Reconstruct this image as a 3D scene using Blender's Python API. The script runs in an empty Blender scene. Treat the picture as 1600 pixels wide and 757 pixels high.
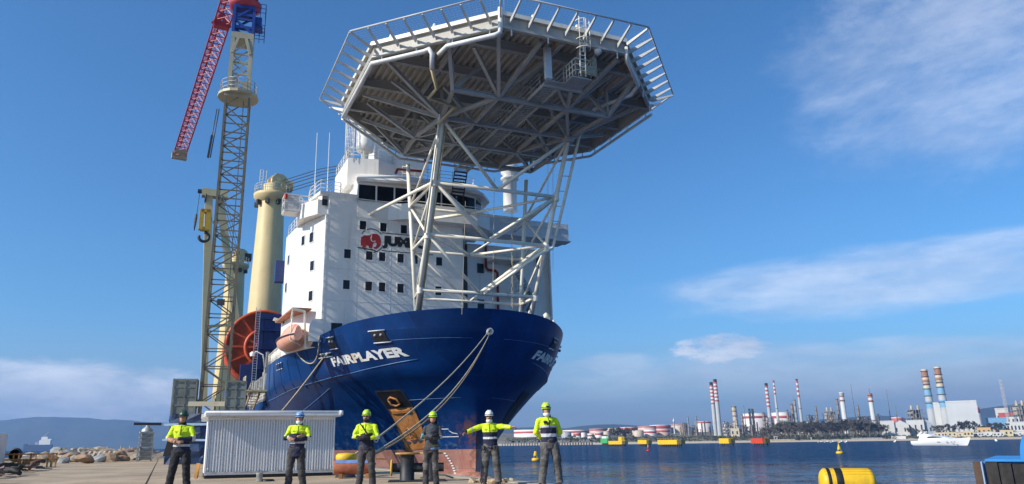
import bpy, bmesh, math, random
import numpy as np
from mathutils import Vector, Matrix
random.seed(7)
sc = bpy.context.scene
C = sc.collection
rad = math.radians

# ------------------------------------------------------------------ camera
FOC, PIT, ROLL, CXP, CAMZ = 1155.0, rad(15.3), 0.013, 748.0, 0.95
cd = bpy.data.cameras.new('camera'); cam = bpy.data.objects.new('camera', cd); C.objects.link(cam)
cd.sensor_width = 36.0; cd.lens = FOC / 1600 * 36.0; cd.shift_x = (800 - CXP) / 1600
cd.clip_start = 0.1; cd.clip_end = 40000
cam.matrix_world = Matrix.Translation((0, 0, CAMZ)) @ Matrix.Rotation(rad(90) + PIT, 4, 'X') @ Matrix.Rotation(-ROLL, 4, 'Z')
sc.camera = cam
# ------------------------------------------------------------------ light
SUN_EL, SUN_H = rad(31.5), Vector((-0.878, -0.48, 0)).normalized()
sund = bpy.data.lights.new('sun', 'SUN'); sun = bpy.data.objects.new('sun', sund); C.objects.link(sun)
sund.energy = 3.9; sund.angle = rad(0.5); sund.color = (1.0, 0.93, 0.82)
to_sun = SUN_H * math.cos(SUN_EL) + Vector((0, 0, math.sin(SUN_EL)))
sun.rotation_euler = to_sun.to_track_quat('Z', 'Y').to_euler()
sc.view_settings.view_transform = 'Standard'; sc.view_settings.look = 'None'
sc.view_settings.exposure = 0.54; sc.view_settings.gamma = 1.0
# ------------------------------------------------------------------ sky
class NT:
    def __init__(s, tree): s.t = tree; s.n = tree.nodes; s.l = tree.links
    def new(s, kind, **kw):
        nd = s.n.new(kind)
        for k, v in kw.items(): setattr(nd, k, v)
        return nd
    def put(s, sock, v):
        if hasattr(v, 'links') or isinstance(v, bpy.types.NodeSocket): s.l.new(v, sock)
        else: sock.default_value = v
    def math(s, op, a, b=0.0, c=0.0, clamp=False):
        nd = s.new('ShaderNodeMath', operation=op); nd.use_clamp = clamp
        s.put(nd.inputs[0], a); s.put(nd.inputs[1], b); s.put(nd.inputs[2], c)
        return nd.outputs[0]
    def mix(s, f, a, b):
        nd = s.new('ShaderNodeMix', data_type='RGBA'); s.put(nd.inputs[0], f); s.put(nd.inputs[6], a); s.put(nd.inputs[7], b)
        return nd.outputs[2]
    def noise(s, vec, scale, detail=4, rough=0.55, dist=0.0):
        nd = s.new('ShaderNodeTexNoise'); s.put(nd.inputs['Vector'], vec)
        nd.inputs['Scale'].default_value = scale; nd.inputs['Detail'].default_value = detail
        nd.inputs['Roughness'].default_value = rough; nd.inputs['Distortion'].default_value = dist
        return nd.outputs[0]
    def ramp(s, v, a, b, lo=0.0, hi=1.0):
        nd = s.new('ShaderNodeMapRange'); nd.interpolation_type = 'SMOOTHSTEP'
        s.put(nd.inputs[0], v)
        for i, x in ((1, a), (2, b), (3, lo), (4, hi)): nd.inputs[i].default_value = x
        return nd.outputs[0]
    def vscale(s, vec, sx, sy, sz):
        nd = s.new('ShaderNodeMapping'); s.put(nd.inputs[0], vec); nd.inputs['Scale'].default_value = (sx, sy, sz)
        return nd.outputs[0]

def ray(px, py):
    U, V = px - CXP, py - (694 - FOC * math.tan(PIT))
    c, s = math.cos(ROLL), math.sin(ROLL)
    x, y = (c * U - s * V) / FOC, -(s * U + c * V) / FOC
    return Vector((x, math.cos(PIT) - y * math.sin(PIT), math.sin(PIT) + y * math.cos(PIT)))
def at(px, py, Y):
    d = ray(px, py); return Vector((0, 0, CAMZ)) + d * (Y / d.y)
def onz(px, py, z=0.0):
    d = ray(px, py); return Vector((0, 0, CAMZ)) + d * ((z - CAMZ) / d.z)

w = bpy.data.worlds.new('World'); sc.world = w; w.use_nodes = True
T = NT(w.node_tree); T.n.clear()
sky = T.new('ShaderNodeTexSky', sky_type='NISHITA'); sky.sun_disc = False
sky.sun_elevation = SUN_EL; sky.sun_rotation = math.atan2(SUN_H.x, SUN_H.y)
sky.air_density = 1.0; sky.dust_density = 0.6; sky.ozone_density = 3.0; sky.altitude = 0
hs = T.new('ShaderNodeHueSaturation'); hs.inputs['Saturation'].default_value = 1.05; hs.inputs['Value'].default_value = 1.0
tint = T.new('ShaderNodeMix', data_type='RGBA', blend_type='MULTIPLY'); tint.inputs[0].default_value = 1.0
T.l.new(sky.outputs[0], tint.inputs[6]); tint.inputs[7].default_value = (0.62, 0.93, 1.16, 1)
T.l.new(tint.outputs[2], hs.inputs['Color'])
tc = T.new('ShaderNodeTexCoord'); sx = T.new('ShaderNodeSeparateXYZ'); T.l.new(tc.outputs['Generated'], sx.inputs[0])
dx, dy, dz = sx.outputs
AZ = T.math('ARCTAN2', dx, dy); EL = T.math('ARCSINE', dz)
den = T.math('ADD', T.math('MAXIMUM', dz, 0.0), 0.12)
cmb = T.new('ShaderNodeCombineXYZ'); T.put(cmb.inputs[0], T.math('DIVIDE', dx, den)); T.put(cmb.inputs[1], T.math('DIVIDE', dy, den))
wisp = T.noise(T.vscale(cmb.outputs[0], 0.9, 0.45, 1), 2.2, 9, 0.62, 0.5)
soft = T.noise(T.vscale(tc.outputs['Generated'], 1, 1, 1.9), 4.2, 10, 0.66, 0.35)
puff = T.noise(T.vscale(tc.outputs['Generated'], 1, 1, 3.2), 7.0, 8, 0.6, 0.2)
cb2 = T.new('ShaderNodeCombineXYZ'); T.put(cb2.inputs[0], AZ); T.put(cb2.inputs[1], EL)
fine = T.noise(T.vscale(tc.outputs['Generated'], 1, 1, 3.0), 15.0, 8, 0.68, 0.3)
strat = T.noise(T.vscale(cb2.outputs[0], 2.0, 14.0, 1), 2.0, 7, 0.6, 0.3)
def bank(px, py, wx, wy, tilt=0.0):
    """soft elliptical bank of cloud centred on a direction; widths in radians"""
    d = ray(px, py).normalized(); a0, e0 = math.atan2(d.x, d.y), math.asin(d.z)
    da = T.math('SUBTRACT', AZ, a0); de = T.math('SUBTRACT', T.math('SUBTRACT', EL, e0), T.math('MULTIPLY', da, tilt))
    q = T.math('ADD', T.math('POWER', T.math('ABSOLUTE', T.math('DIVIDE', da, wx)), 2.0), T.math('POWER', T.math('ABSOLUTE', T.math('DIVIDE', de, wy)), 2.0))
    return T.ramp(q, 1.0, 0.0)
def cover(b, n, lo, hi, gain):
    """bank b eats into noise n: cloud where noise exceeds a threshold lowered inside the bank"""
    return T.math('MULTIPLY', T.ramp(T.math('ADD', n, T.math('MULTIPLY', T.math('SUBTRACT', b, 1.0), 0.55)), lo, hi), gain)
layers = [
    cover(bank(1560, 60, 0.42, 0.24, 0.05), T.math('ADD', T.math('MULTIPLY', soft, 0.75), T.math('MULTIPLY', fine, 0.25)), 0.24, 0.70, 0.56),
    cover(bank(1400, 434, 0.42, 0.062, 0.0), T.math('ADD', T.math('MULTIPLY', strat, 0.5), T.math('MULTIPLY', puff, 0.5)), 0.16, 0.62, 0.58),
    cover(bank(1128, 547, 0.10, 0.032), T.math('ADD', T.math('MULTIPLY', fine, 0.9), T.math('MULTIPLY', puff, 0.1)), 0.30, 0.52, 0.85),
    cover(bank(960, 568, 0.10, 0.026), T.math('ADD', T.math('MULTIPLY', fine, 0.6), T.math('MULTIPLY', puff, 0.4)), 0.24, 0.55, 0.45),
    cover(bank(1450, 530, 0.16, 0.030), strat, 0.34, 0.66, 0.45),
    cover(bank(110, 618, 0.30, 0.060, -0.02), T.math('ADD', T.math('MULTIPLY', fine, 0.45), T.math('MULTIPLY', puff, 0.55)), 0.20, 0.52, 0.85),
    cover(bank(1180, 596, 0.46, 0.062, -0.01), strat, 0.16, 0.60, 0.42),
    cover(bank(1530, 590, 0.20, 0.075), strat, 0.16, 0.55, 0.45),
    cover(bank(-700, 500, 0.5, 0.12), wisp, 0.42, 0.8, 0.5),
    cover(bank(2300, 450, 0.6, 0.14), strat, 0.36, 0.8, 0.5),
]
cl = layers[0]
for x in layers[1:]: cl = T.math('MAXIMUM', cl, x)
# thin bluish haze bank low over the horizon all the way round, uneven
low = T.math('MULTIPLY', T.ramp(EL, rad(9.5), rad(0.2)), T.ramp(strat, 0.2, 0.75, 0.45, 0.95))
shade = T.ramp(puff, 0.3, 0.7)
hazecol = (2.85, 3.30, 4.40, 1)
col = T.mix(low, hs.outputs[0], hazecol)
col = T.mix(cl, col, T.mix(shade, (4.2, 4.9, 6.3, 1), (7.6, 8.0, 8.9, 1)))
bg = T.new('ShaderNodeBackground'); bg.inputs['Strength'].default_value = 0.098
T.l.new(col, bg.inputs[0])
wo = T.new('ShaderNodeOutputWorld'); T.l.new(bg.outputs[0], wo.inputs[0])
# ------------------------------------------------------------------ materials
MATS = {}
def mat(name, col, rough=0.6, metal=0.0, var=0.18, vs=1.5, bump=0.0, bs=12.0, streak=None, sk=0.35, sks=1.2, spots=None, spk=0.5, sps=2.0, spec=0.5, coat=0.0):
    """procedural surface: tone variation, fine relief, vertical dirt/rust streaks, blotches"""
    if name in MATS: return MATS[name]
    m = bpy.data.materials.new(name); m.use_nodes = True; t = NT(m.node_tree)
    p = t.n['Principled BSDF']; tcn = t.new('ShaderNodeTexCoord'); O = tcn.outputs['Object']
    c4 = lambda c, k=1.0: (min(c[0] * k, 1), min(c[1] * k, 1), min(c[2] * k, 1), 1)
    n = t.noise(O, vs, 6, 0.6)
    col_s = t.mix(t.ramp(n, 0.3, 0.7), c4(col, 1 - var), c4(col, 1 + var))
    if streak:
        sn = t.noise(t.vscale(O, 1, 1, 0.07), sks, 5, 0.6)
        col_s = t.mix(t.math('MULTIPLY', t.ramp(sn, 0.55, 0.75), sk), col_s, c4(streak))
    if spots:
        bn = t.noise(O, sps, 8, 0.68, 0.4)
        col_s = t.mix(t.math('MULTIPLY', t.ramp(bn, 0.54, 0.64), spk), col_s, c4(spots))
    t.l.new(col_s, p.inputs['Base Color'])
    p.inputs['Roughness'].default_value = rough; p.inputs['Metallic'].default_value = metal
    p.inputs['Specular IOR Level'].default_value = spec
    if coat: p.inputs['Coat Weight'].default_value = coat; p.inputs['Coat Roughness'].default_value = 0.15
    if bump:
        b = t.new('ShaderNodeBump'); b.inputs['Strength'].default_value = bump; b.inputs['Distance'].default_value = 0.02
        t.l.new(t.noise(O, bs, 5, 0.6), b.inputs['Height']); t.l.new(b.outputs[0], p.inputs['Normal'])
    MATS[name] = m
    return m
# ------------------------------------------------------------------ mesh building
class MB:
    def __init__(s): s.v = []; s.f = []; s.mi = []; s.sm = []
    def add(s, vs, fs, mi=0, smooth=False):
        o = len(s.v); s.v += [tuple(x) for x in vs]
        for f in fs: s.f.append([i + o for i in f]); s.mi.append(mi); s.sm.append(smooth)
    def box(s, x0, x1, y0, y1, z0, z1, mi=0, M=None):
        vs = [(x, y, z) for z in (z0, z1) for y in (y0, y1) for x in (x0, x1)]
        if M: vs = [M @ Vector(q) for q in vs]
        s.add(vs, [(0, 2, 3, 1), (4, 5, 7, 6), (0, 1, 5, 4), (2, 6, 7, 3), (0, 4, 6, 2), (1, 3, 7, 5)], mi)
    def bar(s, a, b, w, h=None, mi=0, up=(0, 0, 1), w2=None, h2=None):
        a, b = Vector(a), Vector(b); h = h or w; w2 = w2 or w; h2 = h2 or h
        d = (b - a).normalized(); u = Vector(up)
        if abs(d.dot(u)) > 0.98: u = Vector((1, 0, 0))
        r = d.cross(u).normalized(); u = r.cross(d).normalized()
        vs = [a + r * (i * w / 2) + u * (j * h / 2) for j in (-1, 1) for i in (-1, 1)] + [b + r * (i * w2 / 2) + u * (j * h2 / 2) for j in (-1, 1) for i in (-1, 1)]
        s.add(vs, [(0, 2, 3, 1), (4, 5, 7, 6), (0, 1, 5, 4), (2, 6, 7, 3), (0, 4, 6, 2), (1, 3, 7, 5)], mi)
    def ibeam(s, a, b, w, h, mi=0, up=(0, 0, 1)):
        a, b = Vector(a), Vector(b); d = (b - a).normalized(); u = Vector(up)
        if abs(d.dot(u)) > 0.98: u = Vector((1, 0, 0))
        r = d.cross(u).normalized(); u = r.cross(d).normalized(); t = min(w, h) * 0.14
        s.bar(a + u * (h / 2 - t / 2), b + u * (h / 2 - t / 2), w, t, mi, u); s.bar(a - u * (h / 2 - t / 2), b - u * (h / 2 - t / 2), w, t, mi, u)
        s.bar(a, b, t, h - 2 * t, mi, u)
    def tube(s, pts, r, n=8, mi=0, smooth=True, cap=True):
        pts = [Vector(p) for p in pts]; rs = r if isinstance(r, (list, tuple)) else [r] * len(pts)
        o = len(s.v); prev = None
        for i, p in enumerate(pts):
            d = (pts[min(i + 1, len(pts) - 1)] - pts[max(i - 1, 0)]).normalized()
            if prev is None:
                u = Vector((0, 0, 1)) if abs(d.z) < 0.9 else Vector((1, 0, 0))
                x = d.cross(u).normalized()
            else: x = (prev - d * prev.dot(d)).normalized()
            prev = x; y = d.cross(x)
            for k in range(n):
                a = 2 * math.pi * k / n
                s.v.append(tuple(p + (x * math.cos(a) + y * math.sin(a)) * rs[i]))
        for i in range(len(pts) - 1):
            for k in range(n):
                k2 = (k + 1) % n
                s.f.append([o + i * n + k, o + i * n + k2, o + (i + 1) * n + k2, o + (i + 1) * n + k]); s.mi.append(mi); s.sm.append(smooth)
        if cap:
            s.f.append([o + k for k in range(n)][::-1]); s.mi.append(mi); s.sm.append(False)
            s.f.append([o + (len(pts) - 1) * n + k for k in range(n)]); s.mi.append(mi); s.sm.append(False)
    def lathe(s, prof, n=16, o=(0, 0, 0), axis='z', mi=0, smooth=True, M=None):
        O = Vector(o); vs = []
        for r, z in prof:
            for k in range(n):
                a = 2 * math.pi * k / n; c, q = r * math.cos(a), r * math.sin(a)
                v = Vector((c, q, z)) if axis == 'z' else (Vector((z, c, q)) if axis == 'x' else Vector((q, z, c)))
                v = (M @ v if M else v) + O
                vs.append(v)
        fs = [(i * n + k, i * n + (k + 1) % n, (i + 1) * n + (k + 1) % n, (i + 1) * n + k) for i in range(len(prof) - 1) for k in range(n)]
        s.add(vs, fs, mi, smooth)
        if prof[0][0] > 1e-6: s.add([vs[k] for k in range(n)], [list(range(n))[::-1]], mi)
        if prof[-1][0] > 1e-6: s.add([vs[(len(prof) - 1) * n + k] for k in range(n)], [list(range(n))], mi)
    def prism(s, poly, z0, z1, mi=0, M=None):
        n = len(poly); vs = [Vector((x, y, z0)) for x, y in poly] + [Vector((x, y, z1)) for x, y in poly]
        if M: vs = [M @ v for v in vs]
        s.add(vs, [list(range(n))[::-1], list(range(n, 2 * n))] + [(i, (i + 1) % n, n + (i + 1) % n, n + i) for i in range(n)], mi)
    def grid(s, rows, mi=0, smooth=True, close=False):
        n = len(rows[0]); vs = [p for r in rows for p in r]; fs = []
        for i in range(len(rows) - 1):
            for k in range(n if close else n - 1):
                fs.append((i * n + k, i * n + (k + 1) % n, (i + 1) * n + (k + 1) % n, (i + 1) * n + k))
        s.add(vs, fs, mi, smooth)
    def build(s, name, mats, parent=None, loc=None):
        me = bpy.data.meshes.new(name); me.from_pydata(s.v, [], s.f); me.update()
        mats = mats if isinstance(mats, (list, tuple)) else [mats]
        for m in mats: me.materials.append(m)
        me.polygons.foreach_set('material_index', s.mi); me.polygons.foreach_set('use_smooth', s.sm)
        bm = bmesh.new(); bm.from_mesh(me); bmesh.ops.recalc_face_normals(bm, faces=bm.faces); bm.to_mesh(me); bm.free()
        o = bpy.data.objects.new(name, me); C.objects.link(o)
        if parent: o.parent = parent
        if loc is not None: o.location = loc
        return o
def tag(o, label, cat, group=None):
    o['label'] = label; o['category'] = cat
    if group: o['group'] = group
    return o
def struct(o): o['kind'] = 'structure'; return o
def stuff(o): o['kind'] = 'stuff'; return o
def thing(name, label, cat, loc=(0, 0, 0), rotz=0.0, group=None):
    o = bpy.data.objects.new(name, None); C.objects.link(o); o.location = loc; o.rotation_euler = (0, 0, rotz)
    o.empty_display_size = 0.3
    return tag(o, label, cat, group)
def copy_mesh(o, name=None, parent=None, loc=None, M=None):
    c = o.copy(); C.objects.link(c)
    if parent: c.parent = parent
    if loc is not None: c.location = loc
    if M is not None: c.matrix_local = M
    return c
def dup(root, loc, rotz, label, group=None, scale=None):
    r = root.copy(); C.objects.link(r); r.location = loc; r.rotation_euler = (0, 0, rotz); r['label'] = label
    if group: r['group'] = group
    if scale: r.scale = scale
    for ch in root.children:
        c = ch.copy(); C.objects.link(c); c.parent = r
        for g in ch.children:
            q = g.copy(); C.objects.link(q); q.parent = c
    return r
def text_mesh(txt, size=1.0, offset=0.0, res=3):
    cu = bpy.data.curves.new('lettering', 'FONT'); cu.body = txt; cu.size = size; cu.offset = offset; cu.resolution_u = res
    ob = bpy.data.objects.new('lettering', cu); C.objects.link(ob)
    dg = bpy.context.evaluated_depsgraph_get(); me = bpy.data.meshes.new_from_object(ob.evaluated_get(dg))
    vs = [v.co.copy() for v in me.vertices]; fs = [list(p.vertices) for p in me.polygons]
    bpy.data.objects.remove(ob); bpy.data.meshes.remove(me)
    return vs, fs
def flat_mesh_subdiv(vs, fs, n=2):
    bm = bmesh.new(); bv = [bm.verts.new(v) for v in vs]
    for f in fs:
        try: bm.faces.new([bv[i] for i in f])
        except ValueError: pass
    bmesh.ops.triangulate(bm, faces=bm.faces)
    bmesh.ops.subdivide_edges(bm, edges=bm.edges, cuts=n, use_grid_fill=True)
    bm.verts.index_update(); bm.verts.ensure_lookup_table()
    V = [v.co.copy() for v in bm.verts]; F = [[v.index for v in f.verts] for f in bm.faces]; bm.free()
    return V, F
# ------------------------------------------------------------------ ship frame (s along the bow, p to port)
SHIP_O = Vector((1.6, 55.0, 0.0)); SHIP_A = rad(-67.5)
BV = Vector((math.cos(SHIP_A), math.sin(SHIP_A), 0)); LV = Vector((-math.sin(SHIP_A), math.cos(SHIP_A), 0))
def wor(s, p, z=0.0): return SHIP_O + BV * s + LV * p + Vector((0, 0, z))
SEA_Z = -1.95
# ------------------------------------------------------------------ sea
def water_mat():
    m = bpy.data.materials.new('sea_water'); m.use_nodes = True; t = NT(m.node_tree); p = t.n['Principled BSDF']
    O = t.new('ShaderNodeNewGeometry').outputs['Position']
    xyz = t.new('ShaderNodeSeparateXYZ'); t.l.new(O, xyz.inputs[0])
    patch = t.noise(t.vscale(O, 0.004, 0.012, 1), 1.0, 4, 0.6)
    far = t.ramp(t.math('ADD', xyz.outputs[1], t.math('MULTIPLY', t.math('SUBTRACT', patch, 0.5), 160.0)), 70, 150)
    # facet slopes straight from world-space noise, so that far water stays rough
    def slopes(sx, sy, d):
        nd = t.new('ShaderNodeTexNoise'); t.l.new(t.vscale(O, sx, sy, 1), nd.inputs['Vector']); nd.inputs['Scale'].default_value = 1.0
        nd.inputs['Detail'].default_value = d; nd.inputs['Roughness'].default_value = 0.6; nd.inputs['Distortion'].default_value = 0.3
        q = t.new('ShaderNodeSeparateColor'); t.l.new(nd.outputs['Color'], q.inputs[0]); return q.outputs
    a1, a2, a3 = slopes(0.22, 0.40, 3), slopes(1.1, 1.7, 3), slopes(4.0, 5.5, 2)
    amp = t.ramp(far, 0.0, 1.0, 0.52, 1.0)
    def comb(i):
        v = t.math('ADD', t.math('MULTIPLY', t.math('SUBTRACT', a1[i], 0.5), 0.75), t.math('ADD', t.math('MULTIPLY', t.math('SUBTRACT', a2[i], 0.5), 0.75), t.math('MULTIPLY', t.math('SUBTRACT', a3[i], 0.5), 0.45)))
        return t.math('MULTIPLY', v, amp)
    cb = t.new('ShaderNodeCombineXYZ'); t.put(cb.inputs[0], comb(0)); t.put(cb.inputs[1], comb(1)); cb.inputs[2].default_value = 1.0
    nv = t.new('ShaderNodeVectorMath', operation='NORMALIZE'); t.l.new(cb.outputs[0], nv.inputs[0]); t.l.new(nv.outputs[0], p.inputs['Normal'])
    t.l.new(t.mix(t.noise(O, 0.01, 3), (0.0035, 0.033, 0.095, 1), (0.005, 0.046, 0.125, 1)), p.inputs['Base Color'])
    p.inputs['Roughness'].default_value = 0.6; p.inputs['Specular IOR Level'].default_value = 0.0
    # a wind-roughened sea mirrors less than flat water at grazing angles: facets mask one another
    g = t.new('ShaderNodeBsdfGlossy'); g.inputs['Roughness'].default_value = 0.08; t.l.new(nv.outputs[0], g.inputs['Normal'])
    fr = t.new('ShaderNodeFresnel'); fr.inputs['IOR'].default_value = 1.33; t.l.new(nv.outputs[0], fr.inputs['Normal'])
    mx = t.new('ShaderNodeMixShader'); t.l.new(t.math('MULTIPLY', fr.outputs[0], t.ramp(far, 0.0, 1.0, 0.66, 0.26)), mx.inputs[0])
    t.l.new(p.outputs[0], mx.inputs[1]); t.l.new(g.outputs[0], mx.inputs[2]); t.l.new(mx.outputs[0], t.n['Material Output'].inputs['Surface'])
    return m
b = MB(); b.add([(-14000, -3000, SEA_Z), (14000, -3000, SEA_Z), (14000, 14000, SEA_Z), (-14000, 14000, SEA_Z)], [(0, 1, 2, 3)])
struct(b.build('sea', water_mat()))
# ------------------------------------------------------------------ quay
CONC = mat('concrete', (0.42, 0.315, 0.20), 0.85, var=0.20, vs=0.35, bump=0.35, bs=5, spots=(0.22, 0.165, 0.11), spk=0.5, sps=0.45)
CONC2 = mat('old_concrete', (0.32, 0.24, 0.16), 0.9, var=0.3, vs=0.8, bump=0.6, bs=4, spots=(0.10, 0.085, 0.07), spk=0.7, sps=0.9)
QE = -13.95
A_, B_ = wor(75, QE), wor(-160, QE)
quay_poly = [(A_.x, A_.y), (B_.x, B_.y), (B_.x - 16, B_.y - 6), (-52, 118), (-45, 78), (-43, 40), (-46, 10), (-60, -30), (A_.x - 5, -30)]
b = MB(); b.prism(quay_poly, -5.0, -0.035)
quay = struct(b.build('quay', [CONC2]))
# big slabs of the apron with open joints: laid along the ship's line
SLAB = []
SW, SL = 8.6, 15.0
rs = random.Random(3)
k = 0
for i in range(6):
    for j in range(-9, 0):
        p1 = QE - 0.35 - i * SW; s1 = 46 - (j + 9) * SL
        c = wor(s1 - SL / 2, p1 - SW / 2)
        if c.x < -43 or c.y < 2 or c.y > 100 or (c.y > 62 and c.x < -34): continue
        rubble = (c.y > 34 and c.x > -30 and i >= 2) and rs.random() < 0.35
        z = rs.uniform(-0.012, 0.0) - (0.02 if rubble else 0)
        b = MB(); g = 0.03
        M4 = Matrix.Translation(wor(s1, p1)) @ Matrix.Rotation(SHIP_A, 4, 'Z')
        b.prism([(-SL + g, -SW + g), (-g, -SW + g), (-g, -g), (-SL + g, -g)], -0.3, z, 0, M4)
        SLAB.append(b.build('concrete_slab', CONC2 if rubble else CONC, quay))
b = MB()
Mq = Matrix.Rotation(SHIP_A, 4, 'Z'); Mq.translation = wor(0, 0)
b.box(-158, 74, QE - 0.33, QE + 0.05, -0.45, 0.02, 0, Mq)
b.build('coping', mat('coping_stone', (0.36, 0.32, 0.25), 0.85, var=0.25, vs=1.2, bump=0.4, bs=6), quay)
# ------------------------------------------------------------------ hills over the bay
def hill(name, prof, Y, depth, m, seed):
    """prof: ridge line as pixel samples at distance Y, carried down to the sea in front and behind"""
    r = random.Random(seed); cols = []
    xs = [q[0] for q in prof]; ys = [q[1] for q in prof]
    n = 70
    for i in range(n):
        x = xs[0] + (xs[-1] - xs[0]) * i / (n - 1); y = float(np.interp(x, xs, ys)) + r.uniform(-0.5, 0.5)
        q = at(x, y, Y); h = q.z
        col = []
        for f, hh in ((-1, -0.02), (-0.7, 0.22), (-0.45, 0.5), (-0.2, 0.8), (0, 1.0), (0.3, 0.8), (1, -0.02)):
            k2 = 1 + (r.uniform(-0.18, 0.18) if 0 < hh < 1 else 0)
            col.append((q.x * (1 + f * depth / Y), Y + f * depth, (h + 3) * hh * k2 - 3))
        cols.append(col)
    b = MB(); b.grid(cols, 0, True)
    return struct(b.build(name, m))
HILL = mat('hillside', (0.055, 0.065, 0.045), 0.95, var=0.3, vs=0.004, spots=(0.12, 0.11, 0.08), spk=0.4, sps=0.006)
hill('mountains', [(-420, 640), (-200, 652), (-60, 661), (0, 657), (30, 653.5), (60, 650.5), (95, 652), (140, 653), (165, 655.5), (205, 656), (225, 659.5), (262, 660), (320, 668), (420, 682), (520, 700)], 8500, 1500, HILL, 1)
hill('far_hills', [(520, 703), (680, 684), (760, 674), (800, 668), (850, 667), (880, 669), (915, 664.5), (945, 662.5), (980, 664), (1040, 668), (1150, 664), (1250, 658), (1330, 652), (1380, 648), (1420, 655), (1480, 650), (1540, 637), (1600, 630), (1700, 628), (1900, 640), (2300, 650)], 6500, 900, HILL, 2)
# ================================================================== the ship
WHITE = mat('white_paint', (0.80, 0.77, 0.71), 0.45, var=0.05, vs=0.6, streak=(0.46, 0.35, 0.24), sk=0.34, sks=1.8)
WHITE2 = mat('white_steel_pipe', (0.84, 0.79, 0.66), 0.45, var=0.08, vs=1.2, streak=(0.40, 0.27, 0.14), sk=0.45, sks=1.4)
BEIGEP = mat('yellowed_pipe', (0.55, 0.43, 0.24), 0.5, var=0.15, vs=1.0)
GREYP = mat('grey_steel', (0.36, 0.37, 0.37), 0.5, var=0.12, vs=0.8, streak=(0.25, 0.2, 0.15), sk=0.3)
ALU = mat('deck_aluminium', (0.52, 0.49, 0.43), 0.6, 0.0, var=0.14, vs=0.7)
GIRD = mat('girder_grey', (0.42, 0.41, 0.38), 0.5, var=0.12, vs=0.5)
BLACKP = mat('black_paint', (0.012, 0.012, 0.014), 0.5, var=0.2)
GLASS = mat('dark_window_glass', (0.012, 0.016, 0.024), 0.12, var=0.4, vs=0.8, spec=0.25)
YEL = mat('cream_yellow_paint', (0.68, 0.53, 0.26), 0.5, var=0.06, vs=0.4, streak=(0.33, 0.25, 0.12), sk=0.35, sks=1.0)
REDP = mat('red_pipe_paint', (0.32, 0.025, 0.02), 0.5, var=0.15)
ORANGE = mat('orange_reel_paint', (0.62, 0.085, 0.02), 0.5, var=0.14, vs=0.7)
NAVY = mat('navy_steel', (0.012, 0.03, 0.13), 0.45, var=0.2, vs=0.8)
DARKST = mat('dark_steel', (0.04, 0.04, 0.042), 0.5, var=0.3, vs=2)
RUST = mat('rusty_steel', (0.40, 0.155, 0.035), 0.85, var=0.35, vs=0.9, spots=(0.07, 0.032, 0.018), spk=0.8, sps=0.8, bump=0.4, bs=5)
ROPE = mat('pale_rope', (0.50, 0.42, 0.28), 0.9, var=0.2, vs=3)
ROPE2 = mat('grey_rope', (0.24, 0.24, 0.25), 0.9, var=0.2, vs=3)
ship = thing('heavy_lift_ship', 'blue hulled white ship with a helideck over its bow moored along the quay', 'ship', SHIP_O, SHIP_A)
STZ = [-4, -2, -1.3, 0, 1.15, 3.6, 5.5, 7.4, 9.2, 11.1]; STS = [-6.5, -5.6, -5.45, -5.3, -5.23, -4.9, -4.3, -3.2, -2.2, -1.6]
def stem(z): return float(np.interp(z, STZ, STS))
def hb(s, z):
    L = float(np.interp(z, [-2, 6.5, 11.6], [60, 25, 18.8])); e = float(np.interp(z, [-2, 6.5], [1, .5]))
    t = min(max((stem(z) - s) / L, 0), 1)
    return 13.35 * max(2 * t - t * t, 0) ** e
def railz(s): return float(np.interp(s, [-30, -14, -13.3, -12.4, -8, -4, -1.6], [9.05, 9.0, 9.1, 9.75, 10.45, 10.85, 11.05]))
def hullp(s, z, side=-1, off=0.0):
    """a point just off the shell plating, pushed out along its normal"""
    q = Vector((s, side * hb(s, z), z))
    if off:
        e = 0.05
        ts = Vector((s + e, side * hb(s + e, z), z)) - q; tz = Vector((s, side * hb(s, z + e), z + e)) - q
        n = ts.cross(tz).normalized()
        if n.y * side < 0: n = -n
        q = q + n * off
    return q
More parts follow.
